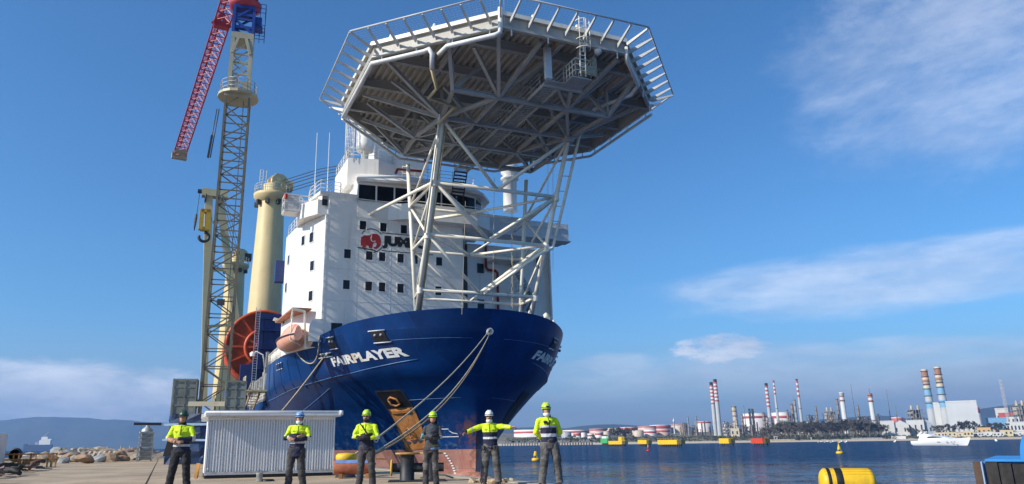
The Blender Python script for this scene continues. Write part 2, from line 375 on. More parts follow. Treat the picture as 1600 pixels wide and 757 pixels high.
def hull_mat():
    m = bpy.data.materials.new('hull_paint'); m.use_nodes = True; t = NT(m.node_tree); p = t.n['Principled BSDF']
    tcn = t.new('ShaderNodeTexCoord'); O = tcn.outputs['Object']; xyz = t.new('ShaderNodeSeparateXYZ'); t.l.new(O, xyz.inputs[0])
    n1 = t.noise(O, 0.5, 6, 0.6); n2 = t.noise(t.vscale(O, 1, 1, 0.10), 1.1, 6, 0.65); n3 = t.noise(O, 1.6, 8, 0.7, 0.5)
    n4 = t.noise(t.vscale(O, 0.35, 0.35, 2.2), 1.0, 7, 0.7, 0.3)
    blue = t.mix(t.ramp(n1, 0.25, 0.75), (0.0022, 0.025, 0.110, 1), (0.0037, 0.040, 0.160, 1))
    blue = t.mix(t.math('MULTIPLY', t.ramp(n2, 0.56, 0.72), 0.30), blue, (0.018, 0.075, 0.20, 1))
    blue = t.mix(t.math('MULTIPLY', t.ramp(n4, 0.60, 0.70), 0.35), blue, (0.025, 0.085, 0.21, 1))
    # rubbed and chalked paint low down where fenders and wash work
    lowm = t.ramp(xyz.outputs[2], 4.2, 0.8)
    blue = t.mix(t.math('MULTIPLY', t.math('MULTIPLY', lowm, t.ramp(n3, 0.50, 0.64)), 0.55), blue, (0.10, 0.15, 0.20, 1))
    red = t.mix(t.ramp(n1, 0.3, 0.7), (0.36, 0.155, 0.115, 1), (0.46, 0.25, 0.20, 1))
    red = t.mix(t.math('MULTIPLY', t.ramp(n2, 0.5, 0.7), 0.6), red, (0.22, 0.085, 0.05, 1))
    red = t.mix(t.math('MULTIPLY', t.ramp(n3, 0.55, 0.66), 0.6), red, (0.50, 0.33, 0.28, 1))
    zz = t.math('ADD', xyz.outputs[2], t.math('MULTIPLY', t.math('SUBTRACT', n3, 0.5), 0.10))
    col = t.mix(t.ramp(zz, 0.56, 0.60), red, blue)
    # rust bleeding down the stem bar
    st = t.math('MULTIPLY', t.ramp(xyz.outputs[0], -6.6, -5.3), t.math('MULTIPLY', t.ramp(xyz.outputs[2], 3.6, 2.2), t.ramp(n3, 0.40, 0.58)))
    col = t.mix(t.math('MULTIPLY', st, 0.75), col, (0.17, 0.06, 0.022, 1))
    # rust weeping from the anchor pocket and under the mooring ports
    for (s_, w_, z0, z1, k_) in ((-10.2, 1.5, 1.6, 0.3, 0.7), (-6.2, 0.7, 8.8, 6.6, 0.35), (-10.6, 0.6, 8.7, 6.8, 0.35), (-12.0, 0.9, 8.2, 6.4, 0.30)):
        near_ = t.ramp(t.math('ABSOLUTE', t.math('SUBTRACT', xyz.outputs[0], s_)), w_, w_ * 0.3); fall = t.math('MULTIPLY', t.ramp(xyz.outputs[2], z1, z0), t.ramp(xyz.outputs[2], z0 + .15, z0 - .05))
        col = t.mix(t.math('MULTIPLY', t.math('MULTIPLY', near_, fall), t.math('MULTIPLY', t.ramp(t.noise(t.vscale(O, 1, 1, 0.06), 3.0, 4, 0.6), 0.46, 0.62), k_)), col, (0.16, 0.065, 0.025, 1))
    # welded plates: seams every strake and every few frames, each plate a shade different
    sxm = t.math('FRACT', t.math('DIVIDE', xyz.outputs[0], 2.6)); szm = t.math('FRACT', t.math('DIVIDE', xyz.outputs[2], 1.75))
    seam = t.math('MAXIMUM', t.ramp(t.math('ABSOLUTE', t.math('SUBTRACT', sxm, 0.5)), 0.012, 0.006), t.ramp(t.math('ABSOLUTE', t.math('SUBTRACT', szm, 0.5)), 0.016, 0.008))
    wn = t.new('ShaderNodeTexWhiteNoise', noise_dimensions='3D'); cc = t.new('ShaderNodeCombineXYZ')
    t.put(cc.inputs[0], t.math('FLOOR', t.math('ADD', t.math('DIVIDE', xyz.outputs[0], 2.6), 0.5))); t.put(cc.inputs[1], t.math('SIGN', xyz.outputs[1])); t.put(cc.inputs[2], t.math('FLOOR', t.math('ADD', t.math('DIVIDE', xyz.outputs[2], 1.75), 0.5)))
    t.l.new(cc.outputs[0], wn.inputs[0]); hv = t.new('ShaderNodeHueSaturation'); t.l.new(col, hv.inputs['Color']); t.put(hv.inputs['Value'], t.ramp(wn.outputs[0], 0.0, 1.0, 0.84, 1.16)); col = hv.outputs[0]
    col = t.mix(t.math('MULTIPLY', seam, 0.30), col, (0.02, 0.045, 0.10, 1))
    t.l.new(col, p.inputs['Base Color']); p.inputs['Roughness'].default_value = 0.34; p.inputs['Specular IOR Level'].default_value = 0.22
    bm_ = t.new('ShaderNodeBump'); bm_.inputs['Strength'].default_value = 0.35; bm_.inputs['Distance'].default_value = 0.06
    t.l.new(t.math('ADD', t.noise(O, 0.55, 3, 0.5), t.math('ADD', t.math('MULTIPLY', t.noise(O, 3.0, 4, 0.6), 0.1), t.math('MULTIPLY', seam, 0.18))), bm_.inputs['Height']); t.l.new(bm_.outputs[0], p.inputs['Normal'])
    return m
HULL = hull_mat()
b = MB(); NU, NV = 60, 40
zb = -5.0
def bow_pt(u, v, side, inset=0.0):
    s0 = stem(11) - u ** 1.7 * (stem(11) + 30)
    zt = railz(s0) - inset; z = zb + v * (zt - zb)
    s = stem(z) - u ** 1.7 * (stem(z) + 30)
    return Vector((s, side * hb(s, z), z))
rows = []
for v in range(NV + 1):
    r = [bow_pt(u / NU, v / NV, -1) for u in range(NU, -1, -1)] + [bow_pt(u / NU, v / NV, 1) for u in range(1, NU + 1)]
    rows.append(r)
b.grid(rows)
# bulwark thickness and the forecastle deck inside it
rt = rows[-1]; rin = [Vector((p.x - 0.12, p.y * 0.985, p.z)) for p in rt]; rlo = [Vector((p.x - 0.3, math.copysign(max(0.0, hb(p.x - 0.3, p.z - 1.15) - 0.25), p.y), p.z - 1.15)) for p in rt]
b.grid([rt, rin, rlo], smooth=False)
n = len(rlo)
b.add(rlo, [(i, i + 1, n - 2 - i, n - 1 - i) for i in range(n // 2)], 0)
hull = b.build('hull', HULL, ship)
b = MB(); rows = []
ss = [-30 - i * 5 for i in range(24)]
for z in np.linspace(-5, 5.6, 14):
    rows.append([Vector((s, -hb(s, z) * (1 if s > -135 else 0.97), z)) for s in ss] + [Vector((s, hb(s, z) * (1 if s > -135 else 0.97), z)) for s in ss[::-1]])
b.grid(rows, close=True); n = len(rows[-1])
b.add(rows[-1], [(i, i + 1, n - 2 - i, n - 1 - i) for i in range(n // 2 - 1)])
b.add([(-30, -13.3, 5.0), (-30, 13.3, 5.0), (-30, 13.3, 9.05), (-30, -13.3, 9.05)], [(0, 1, 2, 3)])
b.build('after_hull', HULL, ship)
b = MB(); b.lathe([(0.02, 0.0), (0.9, -0.25), (1.45, -1.0), (1.75, -2.4), (1.9, -5.0), (1.7, -9)], 20, (-2.6, 0, -2.85), 'x')
b.build('bulbous_bow', HULL, ship)
# weld knuckles, raised lines and frames of the shell plating
KN = mat('knuckle_bead', (0.05, 0.13, 0.30), 0.4, var=0.2, vs=1)
def shell_line(pts, r, name, m, side=-1, n=24):
    P = []
    for i in range(n + 1):
        f = i / n * (len(pts) - 1); k = min(int(f), len(pts) - 2); g = f - k
        s = pts[k][0] * (1 - g) + pts[k + 1][0] * g; z = pts[k][1] * (1 - g) + pts[k + 1][1] * g
        P.append(hullp(s, z, side, 0.005))
    b = MB(); b.tube(P, r, 5); return b.build(name, m, ship)
for sd in (-1, 1):
    shell_line([(-29.5, 5.4), (-25.8, 5.56), (-19.5, 6.05), (-14.2, 6.35), (-10, 6.66), (-7.1, 7.04), (-4.9, 7.37)], 0.045, 'knuckle_line', KN, sd)
    shell_line([(-5.6, 8.84), (-2.5, 8.86)], 0.022, 'weld_seam', KN, sd, 12)
    shell_line([(-9, 4.4), (-5.0, 4.5)], 0.022, 'weld_seam', KN, sd, 12)
    for s in (-14.6, -16.9, -19.1, -21.6, -24.4, -27.2): shell_line([(s, 8.9), (s - 0.1, 5.9)], 0.04, 'shell_frame', HULL, sd, 6)
# name on both bows
LETW = mat('white_lettering', (0.72, 0.72, 0.70), 0.55, var=0.08, vs=2, spots=(0.45, 0.30, 0.12), spk=0.5, sps=0.5)
def shell_text(txt, sA, sB, zA, zB, h, side, m, name='name_lettering'):
    vs, fs = text_mesh(txt, 1.0, 0.05); vs, fs = flat_mesh_subdiv(vs, fs, 2)
    x0, x1 = min(v.x for v in vs), max(v.x for v in vs); y0, y1 = min(v.y for v in vs), max(v.y for v in vs)
    b = MB(); out = []
    for v in vs:
        fx = (v.x - x0) / (x1 - x0); fy = (v.y - y0) / (y1 - y0)
        out.append(hullp(sA + (sB - sA) * fx, zA + (zB - zA) * fx + (fy - 1) * h, side, 0.05))
    b.add(out, fs); return b.build(name, m, ship)
# spaced so that each letter has the same width along the plating
shell_text('FAIRPLAYER', -11.5, -5.15, 8.02, 8.36, 0.72, -1, LETW)
shell_text('FAIRPLAYER', -4.5, -11.5, 8.40, 8.05, 0.72, 1, LETW)
# anchor pockets
def pocket(side):
    cs = {-1: [(-9.75, 5.2), (-7.75, 5.2), (-8.95, 0.75), (-11.4, 0.45)], 1: [(-9.75, 5.2), (-7.75, 5.2), (-9.3, 2.2), (-12.6, 2.2)]}[side]
    def q(u, v, off):
        a = Vector(cs[0]).lerp(Vector(cs[1]), u); c = Vector(cs[3]).lerp(Vector(cs[2]), u); p = a.lerp(c, v); return hullp(p.x, p.y, side, off)
    N = 10
    b = MB(); b.grid([[q(i / N, j / N, 0.03) for i in range(N + 1)] for j in range(N + 1)])
    # the recess shows the hawse mouth black at the top, the rusted bed below
    for (u0, u1, off) in ((-0.03, 0.0, 0.06), (1.0, 1.03, 0.06)):
        b.grid([[q(u0, j / N, off), q(u1, j / N, off)] for j in range(N + 1)], 1)
    b.grid([[q(i / N, -0.02, 0.06), q(i / N, 0.01, 0.06)] for i in range(N + 1)], 1)
    b.build('anchor_pocket', [RUST if side < 0 else BLACKP, DARKST], ship)
    b = MB(); b.grid([[q(i / N, j / N * 0.28, 0.045) for i in range(N + 1)] for j in range(N + 1)]); b.build('hawse_mouth', BLACKP, ship)
    if side < 0:
        AN = mat('anchor_steel', (0.44, 0.18, 0.045), 0.8, var=0.3, vs=1.5, bump=0.5, bs=6, spots=(0.10, 0.05, 0.03), spk=0.5, sps=1.5)
        b = MB()
        for (u0, u1, v0, v1, o) in ((0.10, 0.88, 0.30, 0.38, 0.16), (0.14, 0.84, 0.38, 0.80, 0.09)):
            M_ = 6; top = [[q(u0 + (u1 - u0) * i / M_, v0 + (v1 - v0) * j / M_, o * (1 if 0 < i < M_ and 0 < j < M_ else 0.5)) for i in range(M_ + 1)] for j in range(M_ + 1)]
            b.grid(top)
            ed = [q(u0, v0 + (v1 - v0) * j / M_, 0.02) for j in range(M_ + 1)]; b.grid([ed, [r[0] for r in top]])
            ed = [q(u1, v0 + (v1 - v0) * j / M_, 0.02) for j in range(M_ + 1)]; b.grid([ed, [r[-1] for r in top]])
            ed = [q(u0 + (u1 - u0) * i / M_, v0, 0.02) for i in range(M_ + 1)]; b.grid([ed, top[0]])
        b.tube([q(0.34, 0.12, 0.18), q(0.5, 0.08, 0.22), q(0.66, 0.12, 0.18), q(0.70, 0.2, 0.18), q(0.5, 0.23, 0.2), q(0.32, 0.2, 0.18), q(0.34, 0.12, 0.18)], 0.08, 8)
        b.tube([q(0.42, 0.64, 0.25), q(0.52, 0.60, 0.27), q(0.62, 0.66, 0.25), q(0.60, 0.75, 0.25), q(0.48, 0.77, 0.25), q(0.40, 0.72, 0.25), q(0.42, 0.64, 0.25), q(0.55, 0.70, 0.25)], 0.05, 6)
        b.build('anchor', AN, ship)
        FL = mat('fluke_paint', (0.50, 0.47, 0.40), 0.7, var=0.2, vs=3)
        for u in (0.16, 0.42, 0.68):
            b = MB(); a, c, d = q(u, 0.86, 0.05), q(u + 0.22, 0.86, 0.05), q(u + 0.04, 0.79, 0.30); e = q(u + 0.02, 0.90, 0.04)
            b.add([a, c, d, e], [(0, 1, 2), (0, 2, 3), (1, 3, 2), (0, 3, 1)]); b.build('anchor_fluke', FL, ship)
pocket(-1); pocket(1)
# mooring ports: dark openings with bright lips
LIP = mat('port_lip', (0.55, 0.57, 0.60), 0.4, var=0.1)
def port(s0, s1, z0, z1, side, name='mooring_port', split=True):
    b = MB(); N = 4
    q = lambda u, v, o: hullp(s0 + (s1 - s0) * u, z0 + (z1 - z0) * v, side, o + 0.045)
    b.grid([[q(i / N, j / N, 0.02) for i in range(N + 1)] for j in range(N + 1)])
    b.build(name, BLACKP, ship)
    for v in (0.0, 1.0):
        b = MB(); b.tube([q(-0.12, v, 0.03), q(0.5, v, 0.04), q(1.12, v, 0.03)], 0.05, 6); b.build('port_lip', LIP, ship)
    if split:
        for u in (0.28, 0.72): b = MB(); b.lathe([(0.0, -0.09), (0.09, -0.09), (0.12, 0), (0.09, 0.09), (0, 0.09)], 10, q(u, 0.62, 0.03)); b.build('fairlead_roller', GREYP, ship)
for sd in (-1, 1):
    port(-6.68, -5.72, 8.75, 9.65, sd); port(-10.95, -10.2, 8.66, 9.6, sd); port(-12.75, -11.3, 8.12, 8.42, sd)
    for s in (-21.0, -21.8, -22.6): port(s, s + 0.35, 7.95, 8.5, sd, 'shell_slot', False)
# centre fairlead at the stem
b = MB(); b.lathe([(0.10, 0.10), (0.14, 0.30), (0.20, 0.36), (0.27, 0.32), (0.30, 0.18), (0.30, 0.0)], 18, (0, 0, 0), 'x'); fl = b.build('bow_fairlead', LIP, ship, (-2.35, 0, 9.35)); fl.rotation_euler = (0, 0, 0)
# bulbous bow mark, draught marks
WMARK = mat('white_mark', (0.75, 0.75, 0.73), 0.6, var=0.08, vs=4)
def shell_poly_line(pts, r, side, name):
    b = MB(); b.tube([hullp(s, z, side, 0.03) for s, z in pts], r, 4, smooth=False); return b.build(name, WMARK, ship)
shell_poly_line([(-7.3, 1.55), (-6.15, 1.55), (-6.18, 1.78), (-6.45, 1.84), (-6.62, 2.0), (-6.62, 2.15), (-7.3, 2.15)], 0.028, -1, 'bulb_mark')
for i in range(11):
    z = 0.25 - i * 0.19; s = -7.75 + 0.36 * math.sin(min(i, 8) / 8 * 1.7) ** 1 
    b = MB(); b.add([hullp(s, z, -1, 0.06), hullp(s + 0.2, z, -1, 0.06), hullp(s + 0.2, z + 0.1, -1, 0.06), hullp(s, z + 0.1, -1, 0.06)], [(0, 1, 2, 3)]); b.build('draught_mark', WMARK, ship)
# ------------------------------------------------------------------ superstructure
def block(name, poly, z0, z1, m=WHITE):
    b = MB(); b.prism(poly, z0, z1); return b.build(name, m, ship)
SF = -12.0
block('superstructure', [(SF, -11.05), (SF, 1.62), (-14, 1.62), (-14, 2.02), (-17, 2.02), (-17, 13.2), (-30, 13.2), (-30, -11.5), (-25, -12.8), (-21, -13.3), (-17.5, -13.0), (-14.5, -12.1)], 9.02, 20.6)
block('bridge_deck_house', [(SF, -10.95), (SF, 1.62), (-13.2, 2.9), (-17, 4.0), (-26, 4.0), (-26, -10.4), (-14.5, -11.5)], 20.6, 21.95)
# rounded break bulwark beside the front wall
b = MB(); pts = []
for i in range(7):
    a = rad(90) * i / 6; pts.append((-11.75 - 0.45 * math.sin(a), 10.75 + 0.5 * math.cos(a) * 1.0))
poly = [(-11.02, 9.4), (-11.02, 11.3), (-11.7, 11.3), (-11.95, 11.2), (-12.12, 10.95), (-12.18, 10.6), (-12.22, 9.4)]
M_ = Matrix(((0, 0, 1, SF), (1, 0, 0, 0), (0, 1, 0, 0), (0, 0, 0, 1)))
b.prism(poly, -0.12, 0.05, 0, M_); b.build('break_bulwark', WHITE, ship)
# corner strake down the edge of the front
b = MB(); b.box(SF - 0.55, SF + 0.02, -11.17, -11.0, 9.6, 20.6); b.build('corner_plate', WHITE, ship)
# window units on the front: frame proud of the plate, pane set in
def front_window(p, z, w=0.58, h=0.80, s=SF):
    b = MB(); t = 0.07
    b.box(s - 0.02, s + 0.035, p - w / 2 - t, p - w / 2, z - h / 2 - t, z + h / 2 + t); b.box(s - 0.02, s + 0.035, p + w / 2, p + w / 2 + t, z - h / 2 - t, z + h / 2 + t)
    b.box(s - 0.02, s + 0.035, p - w / 2, p + w / 2, z + h / 2, z + h / 2 + t); b.box(s - 0.02, s + 0.035, p - w / 2, p + w / 2, z - h / 2 - t, z - h / 2)
    o = b.build('window', WHITE, ship)
    b = MB(); b.box(s - 0.03, s + 0.008, p - w / 2, p + w / 2, z - h / 2, z + h / 2); b.build('pane', GLASS, o)
for p in (-7.9, -6.03, -4.12): front_window(p, 19.88)
for p in (-9.2, -7.25, -6.08, -4.37, -3.05, -0.72): front_window(p, 17.15)
for p in (-9.2, -7.23, -6.03, -4.34, -0.78): front_window(p, 14.4)
front_window(5.45, 18.1, s=-17.0, w=0.75, h=1.0); front_window(5.45, 14.4, s=-17.0, w=0.75, h=1.0)
front_window(-9.9, 10.55, 0.95, 0.95)
# side windows, set in the curved starboard side
def side_window(s, p, z, a):
    M4 = Matrix.Translation((s, p, z)) @ Matrix.Rotation(a, 4, 'Z')
    b = MB(); b.box(-0.36, 0.36, -0.05, 0.05, -0.5, 0.5, 0, M4); o = b.build('window', WHITE, ship)
    b = MB(); b.box(-0.28, 0.28, -0.02, 0.07, -0.42, 0.42, 0, M4); b.build('pane', GLASS, o)
for s, z in ((-14.2, 18.95), (-15.7, 19.0), (-19.4, 18.0), (-13.9, 16.3), (-13.9, 13.6), (-19.8, 15.4), (-19.9, 12.4)):
    pf = lambda q: float(np.interp(-q, [12, 14.5, 17.5, 21], [-11.05, -12.1, -13.0, -13.3])); side_window(s, pf(s), z, math.atan2(pf(s - .1) - pf(s + .1), -0.2))
# welded plate seams on the front
SEAM = mat('painted_seam', (0.66, 0.67, 0.67), 0.5, var=0.05)
for z in (12.95, 15.75, 18.5):
    b = MB(); b.box(SF - 0.01, SF + 0.012, -10.9, 1.5, z, z + 0.035); b.build('plate_seam', SEAM, ship)
for p in (-8.3, -5.3, -2.0):
    b = MB(); b.box(SF - 0.01, SF + 0.010, p, p + 0.03, 9.8, 20.4); b.build('plate_seam', SEAM, ship)
# company emblem on the front: red elephant in a ring, black word, rules above and below
EMR = mat('emblem_red', (0.36, 0.018, 0.02), 0.55, var=0.08, vs=2); EMK = mat('emblem_black', (0.012, 0.012, 0.014), 0.55, var=0.1)
def face_poly(pts, x, name, m):
    b = MB(); b.add([(x, p, z) for p, z in pts], [list(range(len(pts)))]); return b.build(name, m, ship)
cy, cz, R = -7.05, 18.55, 1.12
b = MB(); N = 48
for i in range(N):
    a0, a1 = 2 * math.pi * i / N, 2 * math.pi * (i + 1) / N
    if (math.cos(a0) > 0.80 and abs(math.sin(a0)) < 0.55): continue
    if (math.cos(a0) < -0.55 and -0.55 < math.sin(a0) < 0.55): continue
    b.add([(SF + 0.012, cy + r * math.cos(a), cz + r * math.sin(a)) for r, a in ((R, a0), (R, a1), (R - 0.085, a1), (R - 0.085, a0))], [(0, 1, 2, 3)])
b.build('emblem_ring', EMK, ship)
ele = [(-0.98, -0.62), (-1.02, -0.2), (-0.98, 0.22), (-0.72, 0.42), (-0.30, 0.46), (-0.10, 0.52), (0.12, 0.66), (0.42, 0.66), (0.68, 0.50), (0.80, 0.22), (0.84, -0.12), (0.78, -0.42), (0.62, -0.60), (0.46, -0.72), (0.20, -0.74), (0.16, -0.60), (0.34, -0.52), (0.44, -0.38), (0.42, -0.20), (0.28, -0.14), (0.14, -0.24), (0.08, -0.42), (0.04, -0.74), (-0.26, -0.74), (-0.28, -0.52), (-0.50, -0.50), (-0.54, -0.72), (-0.84, -0.72), (-0.86, -0.52)]
face_poly([(cy + x, cz + z) for x, z in ele], SF + 0.016, 'elephant_emblem', EMR)
b = MB(); ear = [(0.02, 0.50), (-0.06, 0.22), (-0.02, 0.02), (0.12, -0.06), (0.30, 0.02), (0.34, -0.04), (0.12, -0.14), (-0.08, -0.04), (-0.14, 0.22), (-0.05, 0.52)]
face_poly([(cy + x, cz + z) for x, z in ear], SF + 0.021, 'elephant_ear_line', WHITE)
face_poly([(cy - 1.28, cz - 0.70), (cy + 0.20, cz - 0.80), (cy + 0.55, cz - 0.98), (cy - 0.6, cz - 0.84), (cy - 1.28, cz - 0.80)], SF + 0.014, 'emblem_ground_line', EMK)
vs, fs = text_mesh('JUMBO', 1.0, 0.075)
x0, x1 = min(v.x for v in vs), max(v.x for v in vs); y0, y1 = min(v.y for v in vs), max(v.y for v in vs)
b = MB(); b.add([(SF + 0.018, -6.12 + 4.35 * (v.x - x0) / (x1 - x0), 17.92 + 1.22 * (v.y - y0) / (y1 - y0)) for v in vs], fs); b.build('emblem_lettering', EMK, ship)
for z in (19.33, 17.68):
    b = MB(); b.box(SF - 0.005, SF + 0.014, -6.15, -1.3, z, z + 0.07); b.build('emblem_rule', EMK, ship)
# bridge front: walkway bulwark jutting out amidships
fr = [(-12.02, -8.42), (-12.02, -5.6), (-10.9, -3.7), (-10.7, 2.6), (-12.1, 4.4), (-14.5, 5.0)]
b = MB()
for (a, c) in zip(fr[:-1], fr[1:]): b.bar((a[0], a[1], 21.35), (c[0], c[1], 21.35), 0.12, 1.5)
b.prism([(x - 0.05, y) for x, y in fr] + [(-14.5, -8.4)], 20.62, 20.70); b.build('bridge_bulwark', WHITE, ship)
b = MB(); b.tube([(x, y, 22.32) for x, y in fr], 0.035, 6)
for (a, c) in zip(fr[:-1], fr[1:]):
    n_ = max(1, int((Vector(a) - Vector(c)).length / 1.6))
    for i in range(n_ + 1): q = Vector(a).lerp(Vector(c), i / n_); b.tube([(q.x, q.y, 22.0), (q.x, q.y, 22.32)], 0.03, 6)
b.build('bridge_rail', WHITE2, ship)
BR = [(-12.45, -8.35), (-12.2, -5.0), (-12.0, -2.0), (-12.0, 1.0), (-12.6, 3.2), (-14.0, 4.4), (-17, 4.8)]
block('wheelhouse', BR + [(-17, -8.4)], 20.7, 24.45)
def along(poly, z0, z1, off, n):
    """panes set along a wall line"""
    out = []
    for (a, c) in zip(poly[:-1], poly[1:]):
        a, c = Vector(a), Vector(c); L = (c - a).length; k = max(1, round(L / n)); d = (c - a) / k; nr = Vector((-(d.y), d.x)).normalized()
        if nr.x < -0.2: nr = -nr
        for i in range(k): out.append((a + d * i + d * 0.05, a + d * (i + 1) - d * 0.05, nr))
    for p0, p1, nr in out:
        b = MB(); vs = []
        for off2 in (-0.02, off):
            for q in (p0, p1):
                for z in (z0, z1): vs.append((q.x + nr.x * off2, q.y + nr.y * off2, z))
        b.add(vs, [(0, 1, 3, 2), (4, 6, 7, 5), (0, 4, 5, 1), (2, 3, 7, 6), (1, 5, 7, 3), (0, 2, 6, 4)]); b.build('bridge_window', GLASS, ship)
along(BR, 22.35, 23.85, 0.02, 1.75)
# sloping visor above the windows and the roof behind it
vis_in = [(-12.6, -8.6), (-12.0, -5), (-11.8, -2.0), (-11.9, 1.4), (-12.6, 3.8), (-14.4, 5.2), (-17, 5.5)]
b = MB()
lo = [Vector((x + 0.55, y * 1.0, 24.05)) for x, y in vis_in]; mid = [Vector((x + 0.62, y, 24.25)) for x, y in vis_in]
up = [Vector((x - 1.0, y * 0.93, 25.35)) for x, y in vis_in]; back = [Vector((-17, p.y * 0.9, 25.4)) for p in up]
inn = [Vector((x - 0.35, y * 0.97, 24.05)) for x, y in vis_in]
b.grid([inn, lo, mid, up, back], smooth=False); b.add([inn[0], lo[0], mid[0], up[0], back[0], Vector((-17, -8.3, 24.05))], [(0, 1, 2, 3, 4, 5)]); b.build('wheelhouse_roof', WHITE, ship)
# starboard bridge wing with its open end cage
b = MB()
b.prism([(-12.15, -8.4), (-12.15, -11.75), (-14.8, -12.25), (-17, -12.0), (-17, -8.4)], 22.45, 22.75); b.build('wing_roof', WHITE, ship)
b = MB(); b.prism([(-12.25, -8.45), (-12.25, -11.0), (-14.6, -11.9), (-17, -11.7), (-17, -8.45)], 21.9, 22.45); b.build('wing_house', WHITE, ship)
b = MB(); b.prism([(-12.35, -10.8), (-12.35, -11.9), (-14.5, -13.2), (-17.0, -13.0), (-17.0, -10.8)], 20.62, 21.98); b.prism([(-12.2, -11.05), (-12.2, -11.5), (-12.9, -11.8), (-12.9, -11.05)], 21.98, 22.45); b.build('bridge_wing', WHITE, ship)
b = MB(); b.box(-12.32, -12.2, -11.55, -11.1, 21.45, 22.3); b.build('wing_window', BLACKP, ship)
b = MB()
for z in (21.35, 22.1, 22.8):
    b.bar((-14.3, -11.9, z), (-14.3, -14.5, z), 0.09); b.bar((-15.8, -11.9, z), (-15.8, -14.5, z), 0.09); b.bar((-14.3, -14.5, z), (-15.8, -14.5, z), 0.09)
for s in (-14.3, -15.8):
    for p in (-12.0, -13.2, -14.5): b.bar((s, p, 21.3), (s, p, 22.85), 0.09)
b.bar((-14.3, -12.0, 21.4), (-14.3, -13.2, 22.75), 0.1)
b.box(-15.8, -14.3, -14.5, -11.9, 21.2, 21.3); b.build('wing_cage', WHITE, ship)
b = MB(); b.box(-14.34, -14.28, -14.45, -13.25, 21.4, 22.75); b.build('cage_panel', mat('mesh_panel', (0.62, 0.60, 0.56), 0.6, var=0.25, vs=4), ship)
b = MB(); b.lathe([(0.16, -0.2), (0.16, 0.2)], 10, (0, 0, 0), 'z'); b.build('side_light', mat('signal_red', (0.5, 0.03, 0.02), 0.5), ship, (-14.2, -14.45, 22.55))
# port bridge wing, a long box girder with its shade put into the grey
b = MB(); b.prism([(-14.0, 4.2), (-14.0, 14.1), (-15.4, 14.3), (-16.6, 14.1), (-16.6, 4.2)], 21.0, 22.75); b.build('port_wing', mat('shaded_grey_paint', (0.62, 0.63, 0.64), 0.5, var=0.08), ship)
b = MB(); b.box(-13.98, -13.9, 6.5, 13.8, 22.2, 22.3); b.box(-15.3, -13.9, 12.7, 14.35, 20.9, 21.0); b.build('wing_ledge', WHITE2, ship)
# rails round the decks
def rail(pts, z, name='guard_rail', h=1.05, m=None, r=0.028, gap=1.2, par=None):
    b = MB()
    for a, c in zip(pts[:-1], pts[1:]):
        a, c = Vector((a[0], a[1], z if len(a) < 3 else a[2])), Vector((c[0], c[1], z if len(c) < 3 else c[2])); n_ = max(1, round((c - a).length / gap))
        for k in (0.35, 0.68, 1.0): b.tube([a + Vector((0, 0, h * k)), c + Vector((0, 0, h * k))], r, 5)
        for i in range(n_ + 1): q = a.lerp(c, i / n_); b.tube([q, q + Vector((0, 0, h))], r, 5)
    return b.build(name, m or WHITE2, par or ship)
rail([(-17.2, -12.9), (-20.8, -13.15), (-24.5, -12.7), (-25.5, -8)], 20.6)
rail([(-17, -8.5), (-12.6, -9.9), (-12.4, -11.7), (-14.8, -12.2), (-17, -12.0)], 22.75, h=1.1)
block('upper_deck_house', [(-14.2, -9.0), (-13.6, -6.2), (-14.6, -4.4), (-20, -4.0), (-20, -9.0)], 24.4, 27.0)
rail([(-20, -8.9), (-14.3, -8.9), (-13.7, -6.2), (-14.7, -4.5), (-16, -0.5), (-20, -0.5)], 27.0)
rail([(-13.2, -4.0), (-13.0, 1.0), (-14.0, 3.6), (-17, 4.6)], 25.4)
b = MB(); b.box(-18, -15, -6.2, -4.6, 27.0, 31.2); b.box(-17, -14.8, -4.6, -1.2, 27, 28.3); b.box(-16.2, -15.2, -3.4, -2.6, 28.3, 29.4); b.build('mast_house', WHITE, ship)
b = MB(); b.lathe([(0.35, 27.0), (0.35, 27.9), (0.8, 28.0), (0.86, 28.6), (0.86, 30.2), (0.7, 30.9), (0.4, 31.25), (0.0, 31.35)], 20, (-14.6, -7.3, 0)); b.build('satellite_dome', WHITE, ship)
b = MB(); b.lathe([(0.75, 25.2), (0.75, 28.8), (1.0, 28.85), (1.0, 29.0), (0.5, 29.1), (0.5, 29.3)], 16, (-19, 9.9, 0)); b.build('dome_pedestal', WHITE, ship)
b = MB(); b.lathe([(0.6, 29.2), (0.95, 29.6), (1.02, 30.3), (0.8, 30.9), (0.4, 31.2), (0.0, 31.3)], 18, (-19, 9.9, 0)); b.build('satellite_dome', WHITE, ship)
b = MB()
for k in range(8):
    a = k * math.pi / 4; b.tube([(-18.1 + 0.0, 0, 0), (-18.1, 0, 0.01)], 0.01, 3) if 0 else None
    b.tube([(-14.3 + 0.42 * math.cos(a), -8.85 + 0.42 * math.sin(a), 27.0), (-14.3 + 0.42 * math.cos(a), -8.85 + 0.42 * math.sin(a), 30.6)], 0.025, 4)
for z in (27.6, 28.3, 29.0, 29.7, 30.4): b.tube([(-14.3 + 0.42 * math.cos(a), -8.85 + 0.42 * math.sin(a), z) for a in [i * math.pi / 6 for i in range(13)]], 0.025, 4)
b.build('ladder_cage', WHITE2, ship)
for (s, p, z0, z1) in ((-20, -11.0, 21.5, 31.6), (-20, -9.75, 21.5, 31.8), (-17, 3.6, 25.3, 27.9), (-16, -2.0, 28.3, 31)):
    b = MB(); b.tube([(s, p, z0), (s, p, z0 + 1.8), (s, p, z1)], [0.06, 0.04, 0.022], 6); b.build('whip_antenna', WHITE2, ship)
